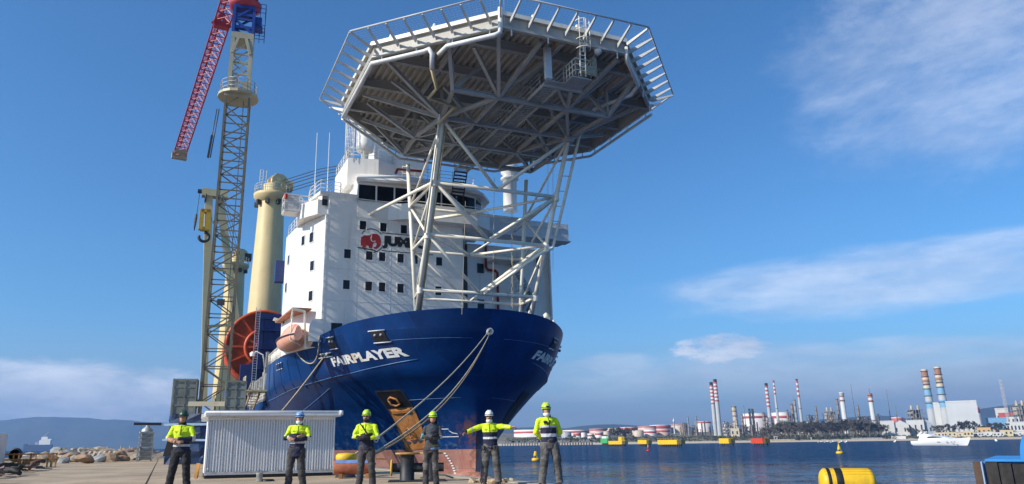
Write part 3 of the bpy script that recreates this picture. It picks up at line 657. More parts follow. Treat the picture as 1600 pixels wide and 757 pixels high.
b = MB(); b.tube([(-12.7, -4.6, 25.9), (-12.7, -2.2, 26.0), (-12.7, -1.9, 26.4), (-12.7, -1.9, 27.4)], 0.12, 8); b.tube([(-12.7, -4.6, 25.9), (-12.7, -4.8, 25.4)], 0.12, 8); b.build('fire_main', REDP, ship)
b = MB(); b.tube([(-16.7, 5.95, 21.4), (-16.7, 5.95, 18.2), (-16.7, 6.15, 17.95), (-16.7, 7.0, 17.9), (-16.7, 7.2, 17.7), (-16.7, 7.2, 10.5)], 0.13, 10)
b.build('fire_main', REDP, ship)
b = MB(); b.box(-16.95, -16.3, 5.4, 6.6, 21.3, 21.8); b.build('monitor_base', REDP, ship)
# dark strip painting in the shaded gap between the two house fronts
b = MB(); b.box(-17.0, -16.94, 3.62, 4.02, 9.8, 20.5); b.build('slot_shade_strip', DARKST, ship)
# platforms and stairs in the port recess
b = MB(); b.box(-17, -15.0, 6.2, 9.6, 18.7, 18.85); b.build('balcony_floor', WHITE2, ship); rail([(-15.1, 6.3), (-15.1, 9.6), (-17, 9.6)], 18.85)
b = MB(); b.box(-17, -15.4, 7.8, 9.4, 15.4, 15.5); b.build('balcony_floor', WHITE2, ship); rail([(-15.5, 7.9), (-15.5, 9.3), (-17, 9.3)], 15.5, h=1.2, gap=0.5)
for (z0, z1, p0, p1) in ((15.5, 18.75, 10.6, 8.6), (11.5, 15.5, 8.3, 10.6)):
    b = MB()
    for s in (-16.6, -15.7): b.bar((s, p0, z0), (s, p1, z1), 0.05, 0.25)
    for i in range(14):
        f = (i + 0.5) / 14; b.box(-16.6, -15.7, p0 + (p1 - p0) * f - 0.12, p0 + (p1 - p0) * f + 0.12, z0 + (z1 - z0) * f - 0.02, z0 + (z1 - z0) * f + 0.02)
    b.build('ship_stair', GREYP, ship)
for (p, z, w_, h_) in ((12.2, 19.4, 0.8, 1.6), (10.9, 15.0, 0.9, 2.0)):
    b = MB(); b.box(-17.02, -16.93, p - w_ / 2, p + w_ / 2, z - h_ / 2, z + h_ / 2); b.build('house_door', mat('dark_grey_door', (0.10, 0.105, 0.11), 0.5, var=0.2), ship)
b = MB(); b.prism([(-16.2, 12.95), (-16.25, 13.1), (-17, 13.35), (-17, 13.2)], 9.6, 20.5); b.build('port_screen', WHITE, ship)
rail([(-11.2, 4.0), (-11.4, 9.0), (-12.3, 11.6)], 9.7, h=1.5, gap=0.8)
# forecastle clutter just showing above the rail
for (s, p, w_, h_) in ((-9.5, 8.8, 0.5, 2.2), (-10.2, 9.9, 0.35, 1.7), (-9.0, 6.5, 0.8, 1.4)):
    b = MB(); b.box(s - 0.3, s + 0.3, p - w_ / 2, p + w_ / 2, 9.5, 9.9 + h_); b.lathe([(w_ * 0.4, 0), (w_ * 0.6, 0.2), (0, 0.45)], 10, (s, p, 9.9 + h_)); b.build('deck_vent', WHITE2, ship)
# lifeboat in its opening abaft the break
b = MB()
LB = mat('lifeboat_orange', (0.84, 0.42, 0.30), 0.5, var=0.10, vs=1.2, streak=(0.40, 0.14, 0.08), sk=0.4); LB2 = mat('lifeboat_canopy', (0.78, 0.36, 0.25), 0.55, var=0.18, vs=1.0)
def boat_ring(f, up):
    s = -12.3 - 7.6 * f; w_ = 1.12 * (math.sin(math.pi * (0.03 + 0.90 * f))) ** 0.5; out = []
    for k in range(9):
        a = math.pi * k / 8
        y = -math.cos(a) * w_ * (0.75 if up and 0 < k < 8 else 1)
        z = (10.0 + math.sin(a) * 1.25 * (math.sin(math.pi * (0.1 + 0.8 * f))) ** 0.5) if up else (10.0 - math.sin(a) * 0.95 * (math.sin(math.pi * (0.12 + 0.76 * f))) ** 0.6)
        out.append((s, -13.05 + y, z))
    return out
b.grid([boat_ring(i / 14, False) for i in range(15)]); b.add(boat_ring(0, False) + boat_ring(0, True)[::-1], [list(range(18))]); b.add(boat_ring(1, False) + boat_ring(1, True)[::-1], [list(range(18))]); lf = b.build('lifeboat', LB, ship)
b = MB(); b.grid([boat_ring(i / 14, True) for i in range(15)]); b.build('canopy', LB2, lf)
b = MB(); b.tube([(-12.3 - 7.6 * f, -13.05 - 1.14 * (math.sin(math.pi * (0.03 + 0.90 * f))) ** 0.5, 10.0) for f in [i / 20 for i in range(21)]], 0.07, 6); b.build('rubbing_strake', DARKST, lf)
b = MB()
for s in (-12.6, -13.1): 
    b.bar((s, -12.3, 8.9), (s, -12.5, 12.0), 0.09, 0.12); b.bar((s, -12.5, 12.0), (s, -13.5, 12.2), 0.09, 0.12); b.bar((s, -13.5, 12.2), (s, -13.6, 11.3), 0.06)
b.tube([(-12.8, -12.7, 9.1), (-12.8, -13.6, 9.6), (-12.8, -13.5, 11.9)], 0.07, 6); b.build('davit', WHITE2, ship)
b = MB()
for s in (-20.3, -20.9): b.bar((s, -12.9, 8.9), (s, -13.2, 12.3), 0.16, 0.2); b.bar((s, -13.2, 12.3), (s, -14.1, 12.5), 0.16, 0.2)
b.build('davit', WHITE2, ship)
b = MB(); b.prism([(-13.0, -13.5), (-13.0, -11.9), (-21, -12.8), (-21, -13.9)], 12.2, 12.35); b.build('lifeboat_roof', mat('shaded_orange_canopy', (0.34, 0.15, 0.08), 0.7, var=0.2, vs=1), ship)  # brown holds the canopy's shade: the darkening is put into the colour
# deck edge rails and white fittings running aft of the lifeboat
rail([(-20.5, -13.3), (-29.5, -13.3)], 9.05, h=1.1, gap=0.9)
for i in range(6):
    s = -21.5 - i * 1.35
    b = MB(); b.lathe([(0.22, 0), (0.28, 0.1), (0.28, 0.9), (0.2, 1.05), (0, 1.1)], 10, (s, -12.95, 9.05)); b.build('raft_canister', WHITE, ship)
# ------------------------------------------------------------------ helideck
RD, RN = 12.6, 14.4
ZT = 28.15
oc = [(math.cos(rad(22.5 + 45 * k)), math.sin(rad(22.5 + 45 * k))) for k in range(8)]
b = MB()
ring = lambda R, z: [Vector((R * x, R * y, z)) for x, y in oc]
b.grid([ring(RD - 0.35, 26.95), ring(RD - 0.05, 26.95), ring(RD - 0.05, 27.12), ring(RD - 0.22, 27.12), ring(RD - 0.22, 27.85), ring(RD, 27.85), ring(RD, ZT), ring(RD - 0.4, ZT), ring(RD - 0.4, 26.95)], 0, False, True)
heli = b.build('helideck', mat('deck_edge_paint', (0.44, 0.42, 0.37), 0.5, var=0.12, vs=0.5, streak=(0.35, 0.28, 0.2), sk=0.4), ship)
def smax(p, R): 
    a = R * math.cos(rad(22.5)); p = abs(p); t = R * math.sin(rad(22.5))
    return a if p <= t else (a - (p - t) if p < a else 0)
b = MB(); b.grid([ring(RD + 0.015, 27.86), ring(RD + 0.03, 27.86), ring(RD + 0.03, ZT + .012), ring(RD - 0.5, ZT + .012)], 0, False, True); b.build('deck_coaming', WHITE2, heli)
PW = 0.5; RR = RD - 0.3
for i in range(-23, 23):
    p = (i + 0.5) * PW; L = smax(p, RR) - 0.05
    if L < 0.6: continue
    b = MB(); b.box(-L, L, p - PW / 2, p + PW / 2, 27.98, 28.1); b.box(-L, L, p - 0.10, p + 0.10, 27.72, 27.98); b.build('deck_plank', ALU, heli)
for s in (8.9, 4.6, 0.3, -4.0, -8.3):
    a = RR * math.cos(rad(22.5)); t = RR * math.sin(rad(22.5)); P = min(a, a + t - abs(s)) - 0.1
    b = MB(); b.ibeam((s, -P, 27.35), (s, P, 27.35), 0.36, 0.72); b.build('deck_girder', GIRD, heli)
for p in (-6.6, 0.0, 6.6):
    P = smax(p, RR) - 0.2; b = MB(); b.ibeam((-P, p, 27.15), (P, p, 27.15), 0.26, 0.4); b.build('deck_girder', GIRD, heli)
# safety net: brackets, rim and wire panels
NETW = mat('net_wire', (0.45, 0.47, 0.50), 0.5, 0.3, var=0.1)
BRK = mat('net_bracket_paint', (0.50, 0.50, 0.48), 0.45, var=0.12, vs=1)
b = MB(); pts = ring(RN, 28.25); pts = pts + [pts[0]]
for a, c in zip(pts[:-1], pts[1:]): b.tube([a, c], 0.06, 6)
b.build('net_rim', BRK, heli)
b = MB()
for k in range(8):
    o0, o1 = Vector((*oc[k], 0)), Vector((*oc[(k + 1) % 8], 0))
    for f in [(i + 0.5) / 7 for i in range(7)] :
        d = o0.lerp(o1, f); b1 = MB(); n1 = (o0 + o1).normalized(); base = d * (RD - 0.1); tip = base + n1 * ((RN - RD + 0.1) * math.cos(rad(22.5)))
        b1.bar(base + Vector((0, 0, 27.45)), tip + Vector((0, 0, 28.14)), 0.10, 0.30, 0, (0, 0, 1), 0.10, 0.12); b1.build('net_bracket', BRK, heli)
    b1 = MB(); b1.bar(o0 * RD + Vector((0, 0, 27.7)), o0 * RN + Vector((0, 0, 28.18)), 0.10, 0.24, 0, (0, 0, 1), 0.10, 0.12); b1.build('net_bracket', BRK, heli)
    for j in range(1, 8): f = j / 8; R = RD + (RN - RD) * f; b.tube([o0 * R + Vector((0, 0, 27.95 + 0.28 * f)), o1 * R + Vector((0, 0, 27.95 + 0.28 * f))], 0.004, 3, cap=False)
    for j in range(1, 44): d = o0.lerp(o1, j / 44); b.tube([d * RD + Vector((0, 0, 27.95)), d * RN + Vector((0, 0, 28.23))], 0.003, 3, cap=False)
stuff(b.build('safety_net', NETW, heli))
# deck edge lights, windsock-like fittings
for k, f in ((3, 0.4), (3, 0.75), (4, 0.2), (7, 0.25), (7, 0.6), (6, 0.5), (5, 0.4), (5, 0.8), (6, 0.15)):
    d = Vector((*oc[k], 0)).lerp(Vector((*oc[(k + 1) % 8], 0)), f) * (RD - 0.15)
    b = MB(); b.lathe([(0.12, 0), (0.14, 0.1), (0.09, 0.28), (0, 0.34)], 8, (d.x, d.y, ZT)); b.build('deck_light', WHITE, heli)
# drain gutter pipe slung under the edge
def gp(a, R=RD - 0.1, z=26.5): return Vector((R * math.cos(rad(a)), R * math.sin(rad(a)), z))
GUT = mat('white_gutter_pipe', (0.70, 0.70, 0.67), 0.4, var=0.08, vs=1, streak=(0.4, 0.3, 0.2), sk=0.3)
V_ = lambda k, R=RD - 0.1, z=26.5: Vector((oc[k][0] * R, oc[k][1] * R, z))
A0, A1, A2, A3, A4 = V_(5), V_(6), V_(7), V_(0), V_(1)
e = lambda a, c, f: a.lerp(c, f)
b = MB(); b.tube([e(A0, A1, 0.03), e(A0, A1, 0.5), e(A0, A1, 0.985), A1 + Vector((0, 0, 0.02)), e(A1, A2, 0.04), e(A1, A2, 0.25), e(A1, A2, 0.42), e(A1, A2, 0.46) + Vector((0, 0, 0.1)), e(A1, A2, 0.485) + Vector((0, 0, -0.3)), e(A1, A2, 0.47) + Vector((-0.5, 0.3, -1.1))], 0.17, 10)
b.tube([e(A1, A2, 0.52) + Vector((-.2, .2, -0.3)), e(A1, A2, 0.6), e(A1, A2, 0.96), A2 + Vector((-0.1, 0, 0.15)), A2 + Vector((0, 0, 0.6)), A2 + Vector((0, 0, 1.9))], 0.17, 10)
b.tube([A3 + Vector((0, 0, 1.0)), A3 + Vector((0, 0, 0)), e(A3, A4, 0.3), e(A3, A4, 0.42), e(A3, A4, 0.45) + Vector((-0.5, -0.4, -0.5)), e(A3, A4, 0.45) + Vector((-3.0, -2.2, -0.9))], 0.15, 10)
b.tube([A4, V_(2), V_(3), V_(4), A0], 0.12, 8); b.build('gutter_pipe', GUT, heli)
b = MB()
for k in range(8):
    a, c = V_(k), V_((k + 1) % 8)
    for f in (0.08, 0.36, 0.64, 0.92): q = e(a, c, f); b.bar(q, q + Vector((0, 0, 0.6)), 0.07)
b.build('gutter_hanger', GUT, heli)
b = MB(); q = e(A1, A2, 0.47) + Vector((-0.5, 0.3, -1.1)); b.tube([q, q + Vector((-1.6, 0.9, -0.5)), q + Vector((-2.4, 0.6, -0.9)), Vector((4.2, -5.2, 24.6)), Vector((2.25, -5.75, 24.0))], 0.14, 8); b.build('drain_pipe', BEIGEP, heli)
b = MB(); b.tube([V_(7) + Vector((0.05, 0, 0.7)), V_(7) + Vector((0.05, 0, 4.0))], 0.045, 6); b.tube([V_(7) + Vector((0.05, 0.25, 0.7)), V_(7) + Vector((0.05, 0.25, 4.0))], 0.02, 6); b.build('edge_mast', GUT, heli)
# lattice below the deck
def member(a, c, w_=0.26, m=GIRD, name='truss_beam', par=None):
    b = MB(); b.ibeam(a, c, w_, w_ * 1.1); b.build(name, m, par or heli)
def pipe(a, c, r=0.15, m=None, name='strut', n=10):
    b = MB(); b.tube([a, c], r, n); b.build(name, m or WHITE2, heli)
ZB = 24.7
lines = [(6.5, 6.25), (1.9, 5.4), (-2.3, 6.2), (-6.0, 6.0)]
for s, P in lines:
    member((s, -P, ZB), (s, P, ZB), 0.30, GREYP)
    for p in (-2.75, 2.75):
        for tp in (p - 2.7, p + 2.7):
            member((s, p, ZB + 0.1), (s + (2.1 if s > 5 else 0.6) * (1 if s > 0 else -1), tp, 27.0), 0.24)
    for sg in (-1, 1):
        member((s, sg * P, ZB), (s + (2.4 if s > 5 else 0), sg * (7.4 if s > 5 else (8.6 if s < -5 else min(10.6, P + 3.9))), 27.05), 0.26)
        member((s, sg * P, ZB), (s, sg * 3.9, 27.0), 0.22)
        member((s, sg * P, ZB), (s, sg * P, 27.0), 0.2)
for sg in (-1, 1):
    for (a, c) in (((1.9, 5.4), (6.5, 2.75)), ((1.9, 5.4), (-2.3, 2.75)), ((-2.3, 6.2), (1.9, 2.75)), ((-6.0, 6.0), (-2.3, 2.75)), ((6.5, 6.2), (1.9, 5.4)), ((1.9, 5.4), (-2.3, 6.2)), ((-2.3, 6.2), (-6.0, 6.0))):
        member((a[0], sg * a[1], ZB), (c[0], sg * c[1], ZB), 0.24)
    for (a, c) in (((6.5, 2.75), (10.8, 1.5)), ((6.5, 2.75), (10.8, 4.6)), ((-6.0, 2.75), (-10.6, 2.75)), ((-6, 6), (-9.5, 7.0)), ((1.9, 5.4), (4.6, 10.4)), ((1.9, 5.4), (-1.0, 10.8)), ((-2.3, 6.2), (-5.5, 9.8))):
        member((a[0], sg * a[1], ZB), (c[0], sg * c[1], 27.0), 0.25)
    for s in (4.2, -0.2, -4.2): member((s, sg * 2.75, ZB + 0.05), (s, sg * 2.75, 27.0), 0.16)
    member((6.5, sg * 2.75, ZB), (-6.0, sg * 2.75, ZB), 0.22)
# legs and bracing down to the forecastle
ZL = [24.5, 20.25, 16.6, 12.65, 9.6]
def FLn(i, sg): z = ZL[i]; f = (24.5 - z) / 13.9; return Vector((2.0 - 6.8 * f, sg * (5.35 - (0.2 if sg < 0 else 0.6) * f), z))
def RRn(i, sg): z = min(ZL[i], 23.9); f = (24.5 - z) / 13.9; return Vector((-6.2 - 1.3 * f, sg * (5.6 - (1.35 if sg < 0 else 0.5) * f), z))
for sg in (-1, 1):
    pipe(FLn(0, sg), FLn(4, sg), 0.18, name='deck_leg', n=12); pipe(RRn(0, sg), RRn(4, sg), 0.17, name='deck_leg', n=12)
    for i in range(4):
        pipe(FLn(i, sg), RRn(i + 1, sg) if i % 2 == 0 else RRn(i + 1, sg), 0.10)
        if i: pipe(FLn(i, sg), RRn(i, sg), 0.13)
    pipe(RRn(1, sg), FLn(2, sg), 0.11)
cen = lambda f, i: (f(i, -1) + f(i, 1)) / 2
for f in (FLn, RRn):
    for i in (1, 2, 3): pipe(f(i, -1), f(i, 1), 0.15 if f is FLn else 0.12, name='cross_pipe')
    for i in (0, 1, 2):
        for sg in (-1, 1):
            if f is FLn or i > 0: pipe(f(i, sg), cen(f, i + 1), 0.14 if f is FLn else 0.10)
for i in (1, 2):
    for sg in (-1, 1): pipe(FLn(i, sg), cen(RRn, i), 0.11)
# rust-stained front edge pieces, service pipes beside the legs
pipe(FLn(0, -1) + Vector((-0.15, 0.32, 0)), FLn(4, -1) + Vector((-0.15, 0.32, 0)), 0.10, BEIGEP, 'service_pipe')
pipe(FLn(0, -1) + Vector((0.25, -0.3, 0.3)), FLn(2, -1) + Vector((0.25, -0.3, 0)), 0.085, WHITE2, 'service_pipe')
b = MB(); o_ = Vector((0.1, 0.75, 0)); b.tube([FLn(0, 1) + o_ + Vector((0, .3, .6)), FLn(1, 1) + o_, FLn(2, 1) + o_ + Vector((0, 0, 0.4)), FLn(2, 1) + Vector((0.25, 0.45, -0.25)), FLn(2, 1).lerp(cen(FLn, 3), 0.12) + Vector((0.3, 0, -0.3)), FLn(2, 1).lerp(cen(FLn, 3), 0.97) + Vector((0.3, 0.1, -0.2))], 0.13, 8)
for i in range(7): q = FLn(0, 1).lerp(FLn(2, 1), i / 7 + 0.05); b.tube([q, q + o_], 0.04, 5)
b.build('service_pipe', WHITE2, heli)
for sg in (-1, 1):
    for i in (1, 2, 3):
        b = MB(); b.lathe([(0.20, -0.35), (0.25, -0.1), (0.25, 0.1), (0.20, 0.35)], 12, FLn(i, sg)); b.build('leg_joint', WHITE2, heli)
    b = MB(); q = FLn(0, sg); b.box(q.x - 0.35, q.x + 0.35, q.y - 0.35, q.y + 0.35, q.z - 0.25, q.z + 0.3); b.build('leg_head', GREYP, heli)
for p0, p1 in (((-12.0, -7.3, 21.0), FLn(1, -1)), ((-12.0, 7.0, 20.8), FLn(1, 1)), ((-12, -2.6, 20.9), cen(RRn, 1))):
    pipe(Vector(p0), p1, 0.14)
# catwalk on the centre line, stairs down to the wheelhouse top, access cage at the front
b = MB(); [b.box(x * 0.3 - 8.5, x * 0.3 - 8.42, -0.42, 0.62, 24.82, 24.86) for x in range(61)]; b.bar((-8.5, -0.5, 24.85), (9.8, -0.5, 24.85), 0.08, 0.24); b.bar((-8.5, 0.7, 24.85), (9.8, 0.7, 24.85), 0.08, 0.24); b.build('catwalk', GIRD, heli)
RG = mat('galvanised_rail', (0.42, 0.43, 0.42), 0.5, 0.3, var=0.1)
rail([(-8.5, -0.5), (8.6, -0.5)], 24.95, 'catwalk_rail', 1.05, RG, 0.03, 1.4, heli); rail([(-8.5, 0.7), (9.8, 0.7)], 24.95, 'catwalk_rail', 1.05, RG, 0.03, 1.4, heli)
b = MB()
for p in (-0.5, 0.7): b.bar((-8.4, p, 24.85), (-13.0, p + 1.2, 25.6 - 3.0), 0.07, 0.3)
for i in range(12): f = (i + 0.5) / 12; b.box(-8.4 - 4.6 * f - 0.14, -8.4 - 4.6 * f + 0.14, -0.5 + 1.2 * f, 0.7 + 1.2 * f, 24.83 - 2.2 * f, 24.88 - 2.2 * f)
b.build('access_stair', DARKST, heli)
b = MB(); b.box(9.5, 11.0, 0.7, 2.2, 24.75, 24.85); b.box(9.3, 9.9, -0.7, 2.2, 24.76, 24.83); b.bar((9.4, -0.7, 24.7), (9.4, 2.3, 24.7), 0.2, 0.28); b.build('access_platform', GREYP, heli)
rail([(9.5, 0.9), (11.1, 0.9), (11.1, 2.1), (9.5, 2.1)], 24.85, 'access_cage', 1.3, WHITE2, 0.035, 0.45, heli)
b = MB(); b.bar((10.0, -0.6, 24.8), (10.0, -0.6, 27.2), 0.45, 0.3); b.build('platform_post', mat('light_post_paint', (0.55, 0.57, 0.60), 0.5, var=0.1), heli)
b = MB()
for p in (1.1, 1.5): b.bar((11.4, p, 24.9), (11.6, p, 29.1), 0.06)
for i in range(14): z = 25.1 + i * 0.28; b.bar((11.42 + i * 0.013, 1.1, z), (11.42 + i * 0.013, 1.5, z), 0.035)
for z in (26.6, 27.3, 28.0, 28.7):
    b.tube([(11.55 + 0.55 * math.sin(a), 1.3 + 0.5 * math.cos(a), z) for a in [i * math.pi / 8 for i in range(9)]], 0.03, 5)
for a in (0.6, 1.57, 2.5): b.tube([(11.55 + 0.55 * math.sin(a), 1.3 + 0.5 * math.cos(a), 26.6) , (11.55 + 0.55 * math.sin(a), 1.3 + 0.5 * math.cos(a), 28.7)], 0.025, 5)
b.build('cage_ladder', WHITE2, heli)
b = MB(); b.lathe([(0.05, 0.3), (0.2, 0.22), (0.33, 0.0), (0.30, -0.02), (0.0, 0.05)], 16, (0, 0, 0), 'x'); o = b.build('dish_lamp', WHITE, heli, (11.3, 2.6, 26.9)); o.rotation_euler = (0, 0.2, 0.3)
b = MB(); b.tube([(11.2, 2.1, 26.0), (11.2, 2.5, 26.8)], 0.06, 6); b.box(10.6, 11.2, 1.7, 2.4, 25.0, 25.7); b.box(10.7, 11.1, 2.2, 2.6, 25.0, 26.5); b.build('foam_monitor', mat('monitor_bronze', (0.33, 0.27, 0.18), 0.5, 0.2, var=0.3, vs=5), heli)
# hanging lines below the deck
b = MB()
for (s, p, z0, z1) in ((-3, 1.0, 22.4, 11.0), (-4, 3.1, 24, 10.5), (-4.2, 3.3, 24, 10.5), (-2, 5.6, 24.5, 15), (-3, 6.6, 24.5, 15), (-1.5, -2.2, 19.5, 10.5)):
    b.tube([(s, p, z0), (s - 0.3, p - 0.25, z1)], 0.018, 4, cap=False)
b.build('hanging_line', ROPE, heli)
# ------------------------------------------------------------------ mast cranes on the starboard deck edge
def mast_crane(s, p, small=False):
    c = Vector((s, p, 0)); head = []
    b = MB(); b.lathe([(2.75, 5.6), (2.7, 9), (2.45, 17), (2.12, 28), (1.85, 36.8)], 40, c); b.build('crane_column', YEL, ship)
    b = MB(); b.lathe([(1.85, 36.4), (2.2, 36.7), (2.66, 37.3), (2.7, 37.75), (2.5, 37.9), (1.7, 37.9)], 40, c); b.build('column_walkway', YEL, ship)
    b = MB()
    for z in (38.3, 38.7, 39.1): b.tube([(s + 2.6 * math.cos(a), p + 2.6 * math.sin(a), z) for a in [i * math.pi / 16 for i in range(33)]], 0.035, 5)
    for i in range(16): a = i * math.pi / 8; b.tube([(s + 2.6 * math.cos(a), p + 2.6 * math.sin(a), 37.8), (s + 2.6 * math.cos(a), p + 2.6 * math.sin(a), 39.1)], 0.03, 5)
    for y in (0, 0.45, 0.9):
        for k in (0, 1): b.tube([(s + 1.6 + k * .5, p - 2.1 + y, 37.8), (s + 1.6 + k * .5, p - 2.1 + y, 41.0)], 0.03, 5)
    for z in (39.4, 39.9, 40.4, 40.9): b.tube([(s + 2.1, p - 2.1, z), (s + 2.1, p - 1.2, z), (s + 1.6, p - 1.2, z)], 0.03, 5)
    b.build('walkway_rail', mat('pale_rail_paint', (0.60, 0.58, 0.48), 0.5, var=0.1), ship)
    b = MB(); b.lathe([(1.35, 37.9), (1.35, 39.4), (1.1, 39.5)], 20, c)
    Mh = Matrix.Translation((s, p + 0.6, 39.9)) @ Matrix.Rotation(rad(20), 4, 'Z')
    for y in (-0.75, 0.55):
        b.prism([(-1.2, -1.3), (1.2, -1.3), (1.6, -0.2), (1.3, 0.8), (0.6, 1.25), (-0.5, 1.25), (-1.2, 0.4)], y, y + 0.22, 0, Mh @ Matrix.Rotation(rad(90), 4, 'X') if 0 else Mh @ Matrix(((0, 0, 1, 0), (1, 0, 0, 0), (0, 1, 0, 0), (0, 0, 0, 1))))
    b.build('crane_head', YEL, ship)
    b = MB()
    for y in (-0.45, -0.1, 0.25): b.lathe([(0.3, y), (1.05, y), (1.05, y + 0.12), (0.3, y + 0.12)], 22, (s, p + 0.7, 40.1), 'x')
    b.lathe([(0.25, -1.0), (0.25, 0.9)], 10, (s, p + 0.7, 40.1), 'x'); b.lathe([(0.3, 0.8), (0.45, 0.86)], 12, (s, p + 0.7, 40.1), 'x'); b.build('sheave', YEL, ship)
    b = MB(); b.box(s - 1.0, s + 0.6, p + 1.6, p + 3.0, 38.9, 40.3); b.build('sheave_box', DARKST if small else YEL, ship)
    b = MB(); b.box(s - 0.5, s + 0.4, p - 1.4, p - 0.6, 38.0, 38.9); b.build('junction_box', DARKST if small else YEL, ship)
    for i in range(5):
        a = -1.9 + i * 0.75; b = MB(); b.box(-0.3, 0.3, -0.25, 0.25, -0.5, 0.2, 0, Matrix.Translation((s + 2.2 * math.cos(a), p + 2.2 * math.sin(a), 36.4)) @ Matrix.Rotation(a, 4, 'Z')); b.build('floodlight', DARKST, ship)
mast_crane(-60, -10.75); mast_crane(-108, -12.0, True)
b = MB()
for i, (y, z) in enumerate(((0.2, 40.3), (0.5, 39.9), (0.9, 39.5), (1.1, 38.9), (1.4, 38.5))):
    b.tube([(-59.6, -9.3 + y * 0.6, z), (-45, -6.4 + y * .5, z * 0.93 - 0.2), (-22, -2.5, 31 - i * 0.3)], 0.055, 5)
b.build('hoist_cable', DARKST, ship)
# yellow A-frame boom of the after crane, luffed up over the quay side
tip = Vector((-104, -17.6, 51.3))
b = MB()
for q, q2 in (((-105.5, -16.2, 9.5), -1.0), ((-105.5, -8.3, 10.5), 1.0)):
    b.bar(Vector(q), tip + Vector((0, q2 * 1.0, 0)), 1.25, 1.2, 0, (1, 0, 0), 1.5, 1.2)
for f in (0.35, 0.62, 0.86):
    a = Vector((-105.5, -16.2, 9.5)).lerp(tip, f); c = Vector((-105.5, -8.3, 10.5)).lerp(tip, f); b.bar(a, c, 0.5)
b.box(tip.x - 1, tip.x + 1, tip.y - 2.4, tip.y + 2.6, tip.z - 0.6, tip.z + 0.9); b.build('crane_boom', YEL, ship)
b = MB()
for dy in (-1.6, 1.6): b.lathe([(0.4, -0.2), (1.2, -0.1), (1.2, 0.1), (0.4, 0.2)], 16, tip + Vector((0, dy, -0.9)), 'y')
b.box(tip.x - 0.8, tip.x + 0.8, tip.y - 3.2, tip.y - 2.2, tip.z + 0.2, tip.z + 0.6); b.build('boom_sheave', DARKST, ship)
b = MB()
for dy in (0.4, 0.9, 1.4, 1.9): b.tube([tip + Vector((0, dy, 0)), (-108, -13 + dy, 40.3)], 0.06, 4)
b.tube([tip + Vector((0, -2.8, 0.3)), (-103, -20.6, 46.0)], 0.06, 4); b.tube([(-103, -20.6, 46.5), (-103, -20.7, 45.6), (-103, -20.75, 44.2), (-103, -20.8, 43)], [0.16, 0.3, 0.2, 0.08], 6); b.build('luffing_cable', DARKST, ship)
HOOKY = mat('hook_yellow', (0.75, 0.40, 0.01), 0.5, var=0.1)
b = MB()
for y in (-0.9, 0.35): b.box(-102.6, -101.4, -18.9 + y - 0.25, -18.9 + y + 0.55, 43.0, 47.2)
b.box(-102.6, -101.4, -19.8, -18.0, 46.6, 47.3); b.box(-102.5, -101.5, -19.7, -18.1, 42.8, 43.6); b.build('hook_block', HOOKY, ship)
b = MB(); b.tube([(-102, -18.9 + 0.95 * math.sin(a), 41.6 + 0.95 * math.cos(a)) for a in [i * 0.35 for i in range(15)]], 0.3, 8); b.build('hook', DARKST, ship)
# ------------------------------------------------------------------ cable reel in its blue drive tower
reel = thing('cable_reel', 'big orange spoked reel standing in a navy blue tower on the deck of the ship', 'reel', wor(-52, -11.6, 5.6), SHIP_A)
zc = 8.0; R = 4.95
for x in (-1.3, 1.3):
    b = MB(); N = 48
    prof = [(R, x - 0.14), (R, x + 0.14), (R - 0.42, x + 0.14), (R - 0.42, x - 0.14), (R, x - 0.14)]
    b.lathe(prof, N, (0, 0, zc), 'x'); b.lathe([(2.5, x - 0.1), (2.5, x + 0.1), (2.05, x + 0.1), (2.05, x - 0.1), (2.5, x - 0.1)], 32, (0, 0, zc), 'x')
    b.lathe([(1.0, x - 0.2), (1.0, x + 0.2), (0.4, x + 0.2)], 20, (0, 0, zc), 'x'); b.build('flange', ORANGE, reel)
    for k in range(14):
        a = 2 * math.pi * k / 14; b = MB(); b.bar((x, 0.8 * math.cos(a), zc + 0.8 * math.sin(a)), (x, (R - 0.3) * math.cos(a), zc + (R - 0.3) * math.sin(a)), 0.24, 0.16, 0, (1, 0, 0)); b.build('spoke', ORANGE, reel)
b = MB(); b.lathe([(R - 0.03, -1.3), (R - 0.03, 1.3)], 48, (0, 0, zc), 'x'); b.lathe([(R - 0.12, -1.3), (R - 0.12, 1.3)], 48, (0, 0, zc), 'x')
b.build('rim_plate', ORANGE, reel)
b = MB(); b.lathe([(1.3, -1.2), (1.3, 1.2)], 32, (0, 0, zc), 'x'); b.build('drum', mat('orange_drum', (0.50, 0.06, 0.015), 0.6, var=0.2), reel)
b = MB()
for y in (-0.6, 1.6): b.box(1.7, 2.4, y - 0.35, y + 0.35, 0, 12.3)
b.box(1.7, 2.3, -0.2, 1.3, 3.0, 12.0); b.box(1.7, 2.5, -1.0, 2.2, 11.6, 12.3)
for z in (2.4, 5.0, 7.6, 10.0): b.box(1.6, 2.7, -1.1, 2.2, z, z + 0.3)
b.bar((2.1, -3.0, 2.6), (2.1, -0.8, 6.4), 0.6); b.box(1.5, 2.6, -2.8, -1.0, 2.4, 5.6); b.box(-3, 3, -4.2, 3.9, 1.6, 2.5); b.box(-2.6, 2.6, -4.0, 3.0, 0.0, 0.8); b.build('drive_tower', NAVY, reel)
b = MB(); b.box(-0.6, 0.6, -2.4, -1.4, 0.8, 1.6); b.box(-0.5, 0.5, 1.0, 2.0, 0.8, 1.6); b.build('saddle', ORANGE, reel)
b = MB()
for y in (-1.35, -0.85): b.bar((2.85, y, 2.0), (2.85, y, 13.0), 0.07)
for i in range(34): z = 2.2 + i * 0.32; b.bar((2.85, -1.35, z), (2.85, -0.85, z), 0.045)
b.build('ladder', mat('pale_ladder', (0.55, 0.56, 0.57), 0.5, var=0.1), reel)
